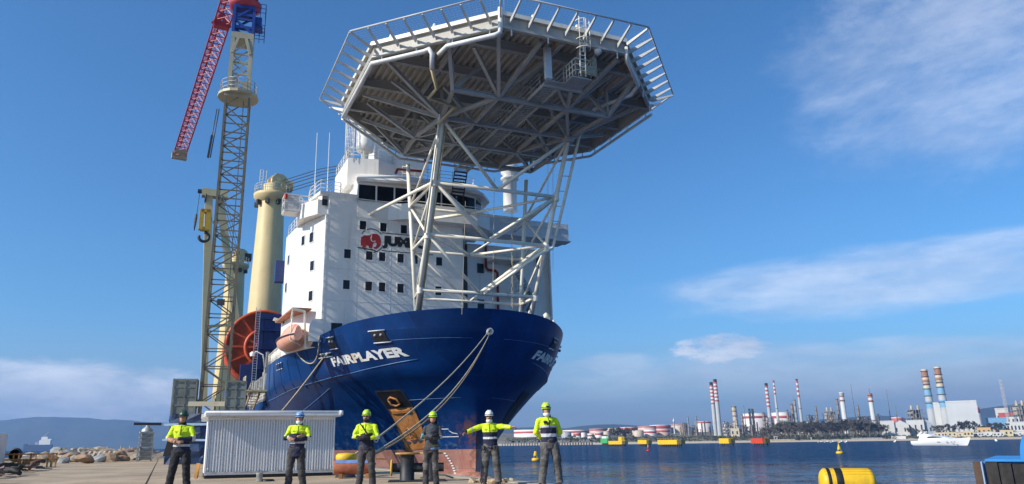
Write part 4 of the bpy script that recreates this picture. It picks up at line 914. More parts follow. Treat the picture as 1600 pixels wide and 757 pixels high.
b = MB(); b.box(1.4, 2.6, 4.2, 6.6, 8.2, 11.6); b.build('drive_cabinet', NAVY, reel)
b = MB()
for y in (4.4, 5.2, 6.0): b.box(2.6, 2.66, y, y + 0.5, 8.8, 11.0)
b.build('cabinet_panel', mat('blue_panel', (0.04, 0.07, 0.2), 0.5, var=0.2), reel)
# dark pedestals, piping and deck gear between reel and rail
gear = [(-40, -12.6, 0.9, 1.6), (-43, -11.9, 1.2, 2.3), (-46, -12.9, 0.7, 1.8), (-37, -12.2, 0.8, 2.6), (-35, -12.8, 0.5, 3.2)]
for s, p, w_, h_ in gear:
    b = MB(); b.box(s - w_, s + w_, p - w_ / 2, p + w_ / 2, 5.55, 5.6 + h_ * 1.2); b.box(s - w_ * .6, s + w_ * .6, p - w_ * .3, p + w_ * .3, 5.6 + h_ * 1.2, 6 + h_ * 1.6); b.build('deck_winch', mat('deck_gear_grey', (0.28, 0.27, 0.25), 0.6, var=0.3, vs=1), ship)
rail([(-30.5, -13.2), (-58, -13.2)], 5.6, h=1.1, gap=1.0)
for i in range(7):
    s = -31.5 - i * 2.6; b = MB(); b.bar((s, -13.1, 5.6), (s + 0.3, -13.0, 8.6), 0.16); b.bar((s + 0.3, -13.0, 8.6), (s + 0.3, -12.2, 8.9), 0.14); b.build('bulwark_stay', WHITE2, ship)
b = MB(); b.tube([(-33, -13.2, 9.0), (-33.1, -13.5, 10.6), (-33.1, -14.2, 10.9), (-33.1, -14.6, 10.7)], 0.08, 6); b.lathe([(0.24, 0), (0.3, 0.3), (0.1, 0.5)], 10, (-33.1, -14.6, 10.4)); b.build('overside_lamp', WHITE, ship)
# dark blue fitting against the house side, far aft
b = MB(); b.box(-26.6, -25.6, -13.6, -12.6, 17.2, 19.4, 0, Matrix.Rotation(0, 4, 'Z')); b.build('side_locker', NAVY, ship)
# gangway from the deck to the quay
gw = thing('gangway', 'stepped steel gangway leaning from the quay up to the ship side', 'gangway', wor(-38, -15.2, 0), SHIP_A)
GA, GB = Vector((-7.0, 0.0, 0.15)), Vector((7.5, 0.9, 6.4))
b = MB()
for y in (-0.45, 0.45): b.bar(GA + Vector((0, y, 0)), GB + Vector((0, y, 0)), 0.1, 0.42)
b.build('stringer', mat('gangway_brown', (0.30, 0.22, 0.14), 0.6, var=0.25), gw)
for i in range(26):
    q = GA.lerp(GB, (i + 0.5) / 26); b = MB(); b.box(q.x - 0.14, q.x + 0.14, q.y - 0.42, q.y + 0.42, q.z - 0.02, q.z + 0.03); b.build('tread', mat('gangway_tread', (0.34, 0.32, 0.28), 0.6), gw)
b = MB()
for y in (-0.45, 0.45):
    b.tube([GA + Vector((0, y, 1.1)), GB + Vector((0, y, 1.1))], 0.03, 5)
    for i in range(12): q = GA.lerp(GB, (i + 0.5) / 12) + Vector((0, y, 0)); b.tube([q, q + Vector((0, 0, 1.1))], 0.025, 5)
b.build('handrail', mat('pale_yellow_rail', (0.60, 0.52, 0.30), 0.5), gw)
b = MB(); b.box(6.6, 9.4, -0.4, 2.0, 6.4, 6.55)
for x in (6.8, 8.0, 9.2):
    b.tube([(x, -0.3, 6.5), (x, -0.3, 7.9)], 0.045, 5)
b.tube([(6.8, -0.3, 7.9), (9.2, -0.3, 7.9)], 0.045, 5); b.tube([(6.8, -0.3, 7.2), (9.2, -0.3, 7.2)], 0.04, 5); b.build('head_platform', mat('pale_yellow_rail', (0.60, 0.52, 0.30)), gw)
# ================================================================== on the quay
# ------------------------------------------------------------------ tower crane
CG = mat('crane_grey_green', (0.17, 0.15, 0.10), 0.5, 0.15, var=0.2, vs=0.8, spots=(0.16, 0.12, 0.08), spk=0.4, sps=1.5)
CC = mat('crane_cream', (0.42, 0.38, 0.26), 0.5, var=0.12, vs=0.8)
CRED = mat('jib_red', (0.40, 0.035, 0.055), 0.5, var=0.2, vs=0.6)
CBLU = mat('crane_blue', (0.02, 0.06, 0.28), 0.45, var=0.15)
cy0 = 57.0; cb = at(333, 640, cy0); TA = SHIP_A + rad(90)
tower = thing('tower_crane', 'tall lattice tower crane with a red jib standing on the quay behind the white cabin', 'crane', (cb.x, cy0, 0), TA - rad(6)); tower.scale = (0.92, 0.92, 0.92)
H = 1.02; top = 32.4
def lat(b, z0, z1, h, step, r=0.075, d=0.045):
    for sx_ in (-h, h):
        for sy_ in (-h, h): b.bar((sx_, sy_, z0), (sx_, sy_, z1), r * 2)
    n_ = max(1, round((z1 - z0) / step)); dz = (z1 - z0) / n_
    for i in range(n_):
        a, c = z0 + i * dz, z0 + (i + 1) * dz
        for s_ in (-h, h):
            b.bar((-h, s_, c), (h, s_, c), d * 2); b.bar((s_, -h, c), (s_, h, c), d * 2)
            x0, x1 = (-h, h) if i % 2 else (h, -h)
            b.bar((x0, s_, a), (x1, s_, c), d * 2); b.bar((s_, x0, a), (s_, x1, c), d * 2)
for k, (z0, z1) in enumerate(((0.3, 6.0), (6.0, 11.8), (11.8, 17.6), (17.6, 23.4), (23.4, 29.0), (29.0, 32.4))):
    b = MB(); lat(b, z0, z1 - 0.02, H, 1.5, 0.085, 0.045); b.build('mast_section', CG, tower)
b = MB()
for y in (-0.2, 0.2): b.bar((0.5, y, 0.5), (0.5, y, 32), 0.05)
for i in range(90): b.bar((0.5, -0.2, 0.7 + i * 0.35), (0.5, 0.2, 0.7 + i * 0.35), 0.035)
b.build('mast_ladder', CG, tower)
b = MB(); b.prism([(1.8 * math.cos(a), 1.8 * math.sin(a)) for a in [i * math.pi / 8 for i in range(16)]], 31.9, 32.15)
b.box(-1.15, 1.15, -1.15, 1.15, 31.6, 31.9); b.build('platform', CC, tower)
rail([(1.6 * math.cos(a), 1.6 * math.sin(a)) for a in [i * math.pi / 6 for i in range(13)]], 32.15, 'platform_rail', 1.2, mat('pale_ladder', (0.55, 0.56, 0.57)), 0.03, 0.8, tower)
b = MB(); b.box(-0.9, -0.2, -1.3, -0.6, 32.2, 33.1); b.box(0.3, 1.1, -1.3, -0.6, 32.2, 33.0); b.box(-0.6, 0.6, 0.5, 1.2, 32.2, 33.4); b.build('motor_box', CC, tower)
b = MB()
for sx_ in (-0.82, 0.82):
    for sy_ in (-0.82, 0.82): b.bar((sx_, sy_, 32.1), (sx_, sy_, 38.0), 0.34)
for z in (34.0, 36.0):
    for s_ in (-0.82, 0.82): b.bar((-0.82, s_, z), (0.82, s_, z), 0.14); b.bar((s_, -0.82, z), (s_, 0.82, z), 0.14); b.bar((-0.82, s_, z), (0.82, s_, z + 1.6), 0.1); b.bar((0.82, s_, z - 1.4), (-0.82, s_, z), 0.1)
b.box(-1.0, 1.0, -1.0, 1.0, 37.6, 38.2)
for s_ in (-1, 1): b.bar((s_ * 0.8, -0.95, 36.0), (s_ * 0.35, -0.95, 37.6), 0.24); 
b.build('climbing_frame', CC, tower)
b = MB(); lat(b, 38.2, 41.0, 0.88, 1.3, 0.13, 0.09)
for z in (38.5, 39.8, 41.0): b.box(-0.9, -0.78, -0.9, 0.9, z, z + 0.5); b.box(-0.9, 0.9, -0.92, -0.8, z + .2, z + 0.45)
b.box(-0.95, 0.95, -0.95, 0.95, 40.8, 41.1); b.build('slew_tower', CBLU, tower)
b = MB(); b.lathe([(1.1, 41.1), (1.45, 41.3), (1.5, 41.7), (1.2, 41.9)], 20); b.box(-1.1, 1.1, -1.1, 1.1, 41.9, 44.5); b.build('slew_ring', CRED, tower)
b = MB(); b.box(0.9, 1.7, -0.6, 0.6, 39.2, 39.35); b.box(0.9, 1.6, -0.5, 0.5, 39.35, 40.3)
b.build('service_box', CBLU, tower)
rail([(0.95, -0.7), (1.9, -0.7), (1.9, 0.7), (0.95, 0.7)], 38.3, 'service_cage', 1.1, CBLU, 0.03, 0.5, tower); rail([(0.95, -0.7), (1.9, -0.7), (1.9, 0.7)], 40.2, 'service_cage', 1.4, CBLU, 0.03, 0.5, tower)
# jib: a three-sided lattice running out away from the camera
Tinv = (Matrix.Translation(tower.location) @ Matrix.Rotation(tower.rotation_euler.z, 4, 'Z') @ Matrix.Scale(0.92, 4)).inverted()
J0 = Tinv @ Vector((cb.x - 0.75, cy0 + 0.3, 43.0)); J1 = Tinv @ at(280, 244, 90)
d = (J1 - J0); Lj = d.length; dn = d.normalized(); sd = dn.cross(Vector((0, 0, 1))).normalized(); upj = sd.cross(dn).normalized()
n_ = 30
P = lambda f, i: J0 + d * f + (sd * (0.80 if i == 1 else -0.80) if i else upj * 1.45)
for k in range(5):
    b = MB()
    for i in range(k * 6, k * 6 + 6):
        f0, f1, fm = i / n_, (i + 1) / n_, (i + 0.5) / n_
        b.bar(P(f0, 1), P(f1, 1), 0.15); b.bar(P(f0, 2), P(f1, 2), 0.15); b.bar(P(f0, 0), P(f1, 0), 0.18)
        b.bar(P(f0, 1), P(f0, 2), 0.08); b.bar(P(f0, 1), P(f1, 2), 0.08)
        for q in (1, 2): b.bar(P(f0, q), P(fm, 0), 0.065); b.bar(P(fm, 0), P(f1, q), 0.065)
    b.build('jib_section', CRED, tower)
b = MB(); a = P(0.27, 0); b.bar(P(0.25, 1), P(0.25, 0), 0.5); b.bar(P(0.25, 2), P(0.25, 0), 0.5); b.bar(P(0.25, 1), P(0.25, 2), 0.7); b.build('jib_joint', CRED, tower)
b = MB(); b.bar(P(0.965, 1), P(0.965, 2), 0.9, 0.5); b.bar(P(1.0, 1) + sd * .2, P(1.0, 2) - sd * .2, 0.7, 0.9); b.build('jib_end', CC, tower)
b = MB(); b.tube([P(0.26, 0), P(0.02, 0) + Vector((0, 0, 6.0))], 0.05, 5); b.tube([P(0.55, 0), P(0.02, 0) + Vector((0.3, 0, 6.2))], 0.05, 5); b.build('jib_pendant', DARKST, tower)
b = MB(); q0 = Tinv @ at(339, 170, 59); q1 = Tinv @ at(325, 246, 59); b.tube([q0, q1], 0.05, 5); b.tube([q0 + Vector((.2, 0, 0)), q1 + Vector((.2, 0, 0))], 0.05, 5); m_ = q0.lerp(q1, 0.55); b.bar(m_, q1, 0.28, 0.18); b.build('hanging_sling', DARKST, tower)
b = MB(); b.box(-0.3, 0.3, -1.3, -1.05, 12.5, 13.0); b.build('mast_floodlight', DARKST, tower)
# ballast boxes round the foot
BAL = mat('ballast_grey_green', (0.20, 0.215, 0.19), 0.8, var=0.25, vs=0.9, streak=(0.10, 0.10, 0.09), sk=0.4); BALC = mat('ballast_pale', (0.52, 0.50, 0.40), 0.8, var=0.15)
def ballast(px0, px1, py, depth, hgt, side_pale):
    a, c = Tinv @ at(px0, py, cy0 - 1.5), Tinv @ at(px1, py, cy0 - 1.5)
    b = MB(); x0, x1 = a.x, c.x; y0 = min(a.y, c.y)
    b.box(x0, x1, y0, y0 + depth, 0.0, hgt, 0)
    for z in [i * hgt / 9 for i in range(1, 9)]: b.box(x0 - 0.0, x1, y0 - 0.035, y0, z, z + 0.09)
    for x in (x0, (x0 + x1) / 2 - .05, x1 - 0.1): b.box(x, x + 0.1, y0 - 0.07, y0 - 0.036, 0, hgt)
    for z in (0.02, hgt * 0.55, hgt - 0.14): b.box(x0, x1, y0 - 0.1, y0 - 0.071, z, z + 0.12)
    o = b.build('ballast_box', BAL, tower)
    b = MB(); s_ = x0 - 0.03 if side_pale else x1
    b.box(s_, s_ + 0.03, y0, y0 + depth, 0.1, hgt - 0.1); b.build('ballast_side', BALC, o)
ballast(271, 308, 606, 1.6, 6.4, True); ballast(353, 385, 607, 1.6, 6.2, True)
b = MB(); q = Tinv @ at(295, 631, cy0 - 3.4); q2 = Tinv @ at(352, 631, cy0 - 3.4); b.bar(q, q2, 0.25, 0.35); b.bar((-3.2, 0, 0.4), (3.2, 0, 0.4), 0.6); b.bar((0, -3, 0.4), (0, 3, 0.4), 0.6)
for s_ in (-1, 1): b.bar((s_ * 3.0, 0, 0.7), (s_ * 1.0, 0, 5.0), 0.26); b.bar((0, s_ * 2.8, 0.7), (0, s_ * 1.0, 5.0), 0.26)
b.build('cross_base', CC, tower)
# ------------------------------------------------------------------ blue tarped pile beside the crane
TARP = mat('blue_tarpaulin', (0.010, 0.030, 0.085), 0.45, var=0.35, vs=1.2, bump=0.8, bs=3)
g = at(300, 705, 48); b = MB(); rows = []
rr = random.Random(5)
for i in range(9):
    z = 3.0 * i / 8; rows.append([Vector((g.x + 1.35 * (1.05 - 0.12 * i / 8) * math.copysign(abs(math.cos(a)) ** 0.4, math.cos(a)) + rr.uniform(-.08, .08), 48 + 1.2 * math.copysign(abs(math.sin(a)) ** 0.4, math.sin(a)) + rr.uniform(-.08, .08), z)) for a in [2 * math.pi * k / 20 for k in range(20)]])
b.grid(rows, 0, False, True); b.add(rows[-1], [list(range(20))])
tp = b.build('tarped_stack', TARP); tag(tp, 'dark blue tarpaulin lashed over a stack between the green helmeted worker and the cabin', 'tarpaulin')
b = MB(); b.bar((g.x - 1.4, 46.75, 2.35), (g.x + 1.4, 46.75, 2.35), 0.05, 0.14); b.bar((g.x - 1.4, 46.72, 1.45), (g.x + 1.4, 46.72, 1.4), 0.05, 0.12); b.build('strap', mat('pale_blue_strap', (0.30, 0.42, 0.55), 0.6), tp)
# ------------------------------------------------------------------ white cabin
cabA = rad(21.5); co = onz(318, 748, 0)
cabin = thing('site_cabin', 'white ribbed site cabin with an overhanging roof on the quay', 'cabin', (co.x, co.y, 0), cabA)
CAB = mat('cabin_white', (0.74, 0.74, 0.73), 0.5, var=0.07, vs=0.9, streak=(0.42, 0.35, 0.27), sk=0.40, sks=4.0, bump=0.25, bs=2.0)
LC, HC, DC = 4.12, 1.93, 2.0
b = MB(); b.box(0.02, LC - 0.02, 0.06, DC, 0.14, HC)
b.box(0.0, LC, 0.0, 0.05, 0.10, 0.16); b.box(0, 0.05, -0.01, 0.055, 0.16, HC); b.box(LC - 0.05, LC, -0.01, 0.055, 0.16, HC); b.box(0.05, LC - 0.05, 0.0, 0.055, HC - 0.1, HC)
b.build('wall', CAB, cabin)
nr_ = 46; pw_ = (LC - 0.1) / nr_
base = MB(); x = 0.0; base.prism([(0.0, 0.058), (0.014, 0.005), (0.046, 0.005), (0.060, 0.058)], 0.16, HC - 0.1); rib0 = base.build('rib', CAB, cabin, (0.055, 0, 0))
rj = random.Random(9)
for i in range(1, nr_):
    c_ = copy_mesh(rib0, loc=(0.055 + i * pw_ + rj.uniform(-.004, .004), rj.uniform(-.003, .006), 0)); c_.rotation_euler = (0, rj.uniform(-.0015, .0015), rj.uniform(-.05, .05))
for (x_, z_) in ((0.1, 1.75), (0.1, 0.3), (LC - 0.1, 1.75), (LC - 0.1, 0.3), (LC * .5, 1.78)):
    b = MB(); b.lathe([(0.022, -0.006), (0.022, -0.014), (0, -0.018)], 8, (x_, -0.005, z_), 'y'); b.build('bolt', WHITE2, cabin)
b = MB(); b.box(0.02, LC - 0.02, -0.012, 0.0, 0.145, 0.20); b.build('base_rail', mat('scuffed_rail', (0.45, 0.43, 0.39), 0.6, var=0.35, vs=4, spots=(0.2, 0.15, 0.1), spk=0.6, sps=5), cabin)
b = MB(); b.box(-0.10, LC + 0.16, -0.20, DC + 0.1, HC + 0.004, HC + 0.07); b.box(-0.10, LC + 0.12, -0.225, -0.17, HC + 0.05, HC + 0.19); b.prism([(-0.10, -0.17), (LC + 0.12, -0.17), (LC + 0.12, DC + 0.1), (-0.10, DC + 0.1)], HC + 0.07, HC + 0.17); b.build('roof', CAB, cabin)
b = MB(); b.tube([(LC + 0.10, -0.19, HC + 0.12), (LC + 0.22, -0.19, HC + 0.12)], 0.085, 10); b.tube([(-0.1, -0.20, HC + 0.13), (LC + 0.1, -0.20, HC + 0.13)], 0.035, 8); b.build('gutter', CAB, cabin)
b = MB(); b.box(0.02, LC - 0.02, 0.02, DC, 0.0, 0.135); b.build('skid_base', BLACKP, cabin)
b = MB(); b.box(-0.2, 0.0, -0.05, 0.18, HC - 0.16, HC - 0.02); b.box(-0.22, -0.12, 0.0, 0.1, HC - 0.06, HC + 0.08); b.build('corner_fitting', WHITE2, cabin)
b = MB(); b.tube([(1.35, -0.17, HC + 0.02), (1.35, -0.05, HC - 0.06), (0.05, -0.03, HC - 0.09)], 0.012, 6); b.build('conduit', WHITE2, cabin)
# paint pot and dark pad by the cabin
q = onz(405, 752, 0)
o = thing('paint_pot', 'small grey metal pot on the ground in front of the white cabin', 'pot', q)
b = MB(); b.lathe([(0.085, 0), (0.09, 0.02), (0.09, 0.21), (0.095, 0.22), (0.095, 0.235), (0.08, 0.235), (0.075, 0.215)], 18); b.build('can', mat('pot_metal', (0.38, 0.38, 0.34), 0.5, 0.4, var=0.4, vs=9), o)
b = MB(); b.tube([(0.09 * math.cos(a), 0.02, 0.2 + 0.11 * math.sin(a)) for a in [i * math.pi / 10 for i in range(11)]], 0.004, 4); b.build('handle', DARKST, o)
q = onz(418, 751.5, 0); b = MB(); b.lathe([(0.2, 0), (0.2, 0.03), (0.15, 0.05), (0.0, 0.055)], 14, q); tag(b.build('rubber_pad', BLACKP), 'flat black rubber pad lying beside the grey pot', 'pad')
# timber props by the cabin's left end
WOODO = mat('orange_timber', (0.45, 0.22, 0.06), 0.8, var=0.25, vs=3)
q = onz(306, 747, 0); b = MB(); b.bar((q.x, q.y, 0), (q.x + 0.03, q.y + 0.05, 0.46), 0.12, 0.10); tag(b.build('timber_post', WOODO), 'short orange timber post standing at the left end of the cabin', 'post')
# ------------------------------------------------------------------ bollards and ropes
BOLB = mat('bollard_black', (0.022, 0.024, 0.028), 0.55, var=0.4, vs=3, spots=(0.12, 0.10, 0.09), spk=0.35, sps=3)
BOLY = mat('bollard_yellow', (0.72, 0.46, 0.02), 0.55, var=0.12, vs=3)
q = onz(636, 752, 0)
bol = thing('twin_bollard', 'black double bollard with a cross bar and a yellow end disc at the quay edge', 'bollard', (q.x, q.y, 0), rad(4))
b = MB(); b.lathe([(0.23, 0), (0.2, 0.02), (0.19, 0.62), (0.2, 0.7)], 24, (0, 0, 0)); b.build('post', BOLB, bol)
b = MB(); b.lathe([(0.23, 0), (0.2, 0.02), (0.19, 0.62), (0.2, 0.7)], 24, (0.64, 0.07, 0)); b.build('post', BOLB, bol)
CAPT = mat('bollard_cap_paint', (0.45, 0.25, 0.06), 0.7, var=0.25, vs=4)
for x, y in ((0, 0), (0.64, 0.07)):
    b = MB(); b.lathe([(0.2, 0.7), (0.33, 0.71), (0.33, 0.75), (0, 0.76)], 24, (x, y, 0)); b.build('cap', CAPT, bol)
b = MB(); b.lathe([(0.12, -0.42), (0.12, 1.0)], 18, (0, 0.03, 0.36), 'x'); b.build('cross_bar', BOLB, bol)
b = MB(); b.lathe([(0.2, -0.45), (0.22, -0.44), (0.22, -0.41), (0.12, -0.4)], 24, (0, 0.03, 0.36), 'x'); b.build('end_disc', BOLY, bol)
b = MB(); b.box(-0.5, 1.05, -0.35, 0.45, 0.0, 0.03); b.build('base_plate', BOLB, bol)
# mushroom bollard with a yellow head behind the cabin corner
q2 = onz(540, 745.5, 0)
bo2 = thing('mushroom_bollard', 'yellow topped mooring bollard beside the right end of the cabin', 'bollard', (q2.x, q2.y, 0))
b = MB(); b.lathe([(0.34, 0), (0.3, 0.06), (0.2, 0.16), (0.18, 0.45)], 20); b.build('post', BOLB, bo2)
b = MB(); b.lathe([(0.18, 0.45), (0.30, 0.5), (0.33, 0.56), (0.33, 0.66), (0.27, 0.72), (0, 0.74)], 22); b.build('cap', BOLY, bo2)
def rope(a, c, sag, r, m, label, cat='rope', n=26, group=None):
    a, c = Vector(a), Vector(c); b = MB()
    pts = []
    for i in range(n + 1): f = i / n; p = a.lerp(c, f); p.z -= sag * 4 * f * (1 - f); pts.append(p)
    b.tube(pts, r, 6); return tag(b.build('mooring_rope', m), label, cat, group)
fairW = wor(-2.0, -0.1, 9.45)
knot = Vector((q2.x + 0.05, q2.y + 0.05, 0.5))
rope(fairW, Vector((q2.x, q2.y + 0.2, 0.52)), 0.55, 0.036, ROPE, 'upper pale mooring rope from the bow fairlead to the yellow topped bollard')
rope(wor(-2.0, 0.05, 9.4), Vector((q2.x + 0.2, q2.y - 0.1, 0.4)), 1.25, 0.036, ROPE, 'lower tan mooring rope slung below the upper one from the bow fairlead')
rope(wor(-1.95, -0.05, 9.3), Vector((q2.x + 0.15, q2.y - 0.18, 0.36)), 1.45, 0.032, mat('tan_rope', (0.36, 0.24, 0.11), 0.9, var=0.2, vs=3), 'thin brown mooring rope running close under the tan one')
rope(wor(-6.2, -7.5, 9.1), wor(-32, -15.2, 0.5), 0.9, 0.07, mat('blue_rope', (0.03, 0.06, 0.16), 0.8, var=0.2), 'dark blue mooring rope crossing the painted name on the bow')
rope(wor(-11.9, -10.75, 8.3), wor(-30.5, -15.2, 0.5), 0.5, 0.075, mat('fawn_rope', (0.42, 0.36, 0.27), 0.9, var=0.2, vs=3), 'fawn mooring rope coming down aft from the shoulder of the hull')
# slack loop hanging at the shoulder
b = MB(); A1_, A2_ = hullp(-14.2, 9.0, -1, 0.15), hullp(-11.4, 9.5, -1, 0.1); pts = []
for i in range(25):
    f = i / 24; s = -16.0 + 4.4 * f; z = 9.0 - 1.35 * math.sin(f * math.pi) ** 0.8 + 0.9 * f * f
    pts.append(hullp(s, min(z, railz(s) - .02), -1, 0.18))
b.tube(pts, 0.06, 6); b.build('slack_rope', mat('fawn_rope', (0.42, 0.36, 0.27)), ship)
# blue and rust fender drum and scrap between cabin and bollard
q3 = onz(548, 747, 0)
dr = thing('steel_drum', 'blue and rust red drum lying on its side right of the cabin', 'drum', (q3.x + 0.1, q3.y, 0), rad(8))
b = MB(); b.lathe([(0.0, -0.62), (0.2, -0.62), (0.21, -0.6), (0.21, 0.6), (0.2, 0.62), (0.0, 0.62)], 22, (0, 0, 0.32), 'x'); b.build('shell', mat('drum_rust', (0.36, 0.11, 0.05), 0.7, var=0.3, vs=4), dr)
b = MB(); N = 10
b.grid([[Vector((x, 0.216 * math.cos(rad(35 + 110 * k / N)), 0.32 + 0.216 * math.sin(rad(35 + 110 * k / N)))) for k in range(N + 1)] for x in (-0.58, 0.58)]); b.build('blue_band', mat('drum_blue', (0.16, 0.24, 0.45), 0.6, var=0.25, vs=4), dr)
b = MB(); b.box(-0.45, -0.35, -0.22, 0.22, 0, 0.14); b.box(0.35, 0.45, -0.22, 0.22, 0, 0.14); b.build('chock', RUST, dr)
for i, (px, py, L_, a_) in enumerate(((560, 735, 0.9, 0.5), (572, 737, 0.7, -0.3), (583, 739, 0.8, 0.15))):
    q = onz(px, py + 5, 0); b = MB(); b.bar((q.x - L_ / 2, q.y, 0.12 + 0.22 * i), (q.x + L_ / 2, q.y + a_, 0.2 + 0.16 * i), 0.07, 0.05)
    tag(b.build('scrap_bar', RUST), ['lowest rusty bar propped near the blue and red drum', 'middle rusty bar propped beside the drum', 'topmost rusty bar leaning between drum and bollard'][i], 'scrap')
q = onz(684, 748, 0); b = MB(); b.tube([(q.x - 0.5, q.y, 0.03), (q.x - 0.2, q.y + 0.1, 0.12), (q.x + 0.2, q.y, 0.1), (q.x + 0.45, q.y - 0.15, 0.03)], 0.025, 6); tag(b.build('cable_offcut', DARKST), 'curved dark cable offcut on the quay right of the twin bollard', 'cable')
# rubble at the quay corner
rr = random.Random(11)
def rock(loc, size, m, seed, name='rock', flat=0.7):
    r = random.Random(seed); bm = bmesh.new(); bmesh.ops.create_icosphere(bm, subdivisions=2, radius=1.0)
    ax = [Vector((r.gauss(0, 1), r.gauss(0, 1), r.gauss(0, 1))).normalized() for _ in range(12)]
    cut = [r.uniform(0.42, 0.85) for _ in ax]
    for v in bm.verts:
        for a, c in zip(ax, cut):
            d = v.co.dot(a)
            if d > c: v.co -= a * (d - c) * 0.92
        v.co += Vector((r.uniform(-1, 1), r.uniform(-1, 1), r.uniform(-1, 1))) * 0.035
    me = bpy.data.meshes.new(name); bm.to_mesh(me); bm.free(); me.materials.append(m)
    o = bpy.data.objects.new(name, me); C.objects.link(o); o.location = loc; o.scale = (size * r.uniform(0.85, 1.25), size * r.uniform(0.8, 1.2), size * flat * r.uniform(0.85, 1.1)); o.rotation_euler = (r.uniform(-.3, .3), r.uniform(-.3, .3), r.uniform(0, 6.3))
    return o
ROCKP = mat('pale_boulder', (0.38, 0.32, 0.235), 0.9, var=0.25, vs=1.2, bump=0.8, bs=4, spots=(0.20, 0.17, 0.14), spk=0.5, sps=1.2)
ROCKG = mat('grey_boulder', (0.26, 0.26, 0.25), 0.9, var=0.25, vs=1.2, bump=0.8, bs=4)
ROCKB = mat('brown_boulder', (0.30, 0.20, 0.13), 0.9, var=0.3, vs=1.2, bump=0.8, bs=4)
k = 0
for i in range(9):
    px = 738 + i * 8 + rr.uniform(-3, 3); py = 753 + rr.uniform(-2, 2); q = onz(px, py, 0)
    o = rock((q.x, q.y, 0.04), rr.uniform(0.08, 0.17), mat('tan_rubble', (0.45, 0.33, 0.20), 0.9, var=0.3, vs=3, bump=.6, bs=8), 100 + i, 'rubble_stone')
    tag(o, 'small tan stone in the rubble strewn along the quay edge below the bow', 'stone', 'rubble stones at the quay edge')
# boulders of the breakwater at the left
bould = [(75, 716, 2.0, 0), (58, 716, 1.5, 2), (95, 713, 1.8, 1), (83, 713, 2.2, 1), (110, 711, 2.2, 1), (122, 709, 2.0, 0), (134, 708, 2.3, 0), (146, 706, 2.2, 0), (158, 706, 2.3, 0), (168, 706, 2.2, 0), (150, 711, 1.7, 0), (138, 712, 1.5, 2), (165, 711, 1.8, 2), (178, 709, 2.2, 2), (190, 708, 2.2, 0), (200, 711, 2.0, 2), (210, 712, 1.9, 2), (186, 713, 1.8, 2), (174, 714, 1.6, 2), (216, 713, 1.6, 0), (205, 708, 2.0, 0), (243, 709, 1.4, 0), (252, 710, 1.2, 0), (262, 711, 1.2, 0), (50, 711, 1.4, 0), (100, 718, 1.2, 1), (128, 715, 1.2, 0), (118, 716, 1.0, 0), (300, 715, 1.3, 0), (312, 713, 1.2, 1)] + [(rr.uniform(88, 216), rr.uniform(703, 716), rr.uniform(0.9, 1.9), rr.choice([0, 0, 0, 1, 2, 2])) for _ in range(58)]
shapes = ['pale', 'grey', 'brown']
for i, (px, py, sz, kd) in enumerate(bould):
    Y = 64 + (714 - py) * 2.2 + rr.uniform(-2, 2); q = at(px, py, Y); sz *= 0.5
    o = rock((q.x, Y, max(0.1, q.z - sz * 0.15)), sz, [ROCKP, ROCKG, ROCKB][kd], 200 + i, 'boulder', 0.75)
    tag(o, f'{shapes[kd]} angular boulder heaped among the rocks at the left end of the quay', 'boulder', f'{shapes[kd]} breakwater boulders')
b = MB(); rows = []
for i in range(26):
    px = 20 + i * 13; Y = 70; q = at(px, 712, Y); h = 0.5 * math.sin(min(1, max(0, (px - 40) / 260)) * math.pi) + rr.uniform(0, .5)
    rows.append([(q.x, Y - 4, -0.1), (q.x, Y - 1.5, h * .5 + .1), (q.x, Y + 1, h), (q.x, Y + 5, h * 0.4), (q.x, Y + 9, -2.5)])
b.grid(rows, 0, False); struct(b.build('breakwater_mound', mat('rubble_ground', (0.24, 0.20, 0.15), 0.95, var=0.4, vs=1.5, bump=1.0, bs=3)))
# small flat stack of planks and pallet at the rocks
q = onz(132, 724, 0)
rk = rock((q.x, q.y, 0.35), 0.75, ROCKB, 501, 'boulder', 0.5); tag(rk, 'flat brown boulder lying alone on the slab in front of the rock heap', 'boulder')
q = onz(152, 721, 0); pal = thing('broken_pallet', 'broken pale pallet leaning on the rock heap', 'pallet', (q.x, q.y, 0), 0.3)
for i in range(6):
    b = MB(); b.bar((-0.9 + i * 0.36, 0, 0.05), (-0.75 + i * 0.36, 0.9, 0.8), 0.15, 0.03); b.build('slat', mat('weathered_wood', (0.45, 0.38, 0.30), 0.9, var=0.3, vs=3), pal)
b = MB(); b.bar((-1, 0.25, 0.22), (1.1, 0.25, 0.22), 0.1, 0.08); b.bar((-0.9, 0.75, 0.62), (1.2, 0.75, 0.62), 0.1, 0.08); b.build('bearer', mat('weathered_wood', (0.45, 0.38, 0.30)), pal)
# pegs with line round the rocks
for i, px in enumerate((165, 186, 200, 213)):
    q = onz(px, 717 + (i % 2), 0); b = MB(); b.tube([(q.x, q.y, 0), (q.x + 0.05, q.y, 1.25)], 0.04, 6)
    tag(b.build('marker_stake', mat('stake_wood', (0.50, 0.36, 0.16), 0.8)), 'thin wooden stake standing in front of the rock heap', 'stake', 'stakes along the rock heap')
for i, (px, py) in enumerate(((218, 719), (237, 718))):
    q = onz(px, py, 0); b = MB(); b.bar((q.x, q.y, 0), (q.x, q.y, 0.95), 0.13); tag(b.build('timber_peg', WOODO), ['left orange timber peg below the radar tower', 'right orange timber peg below the radar tower'][i], 'peg')
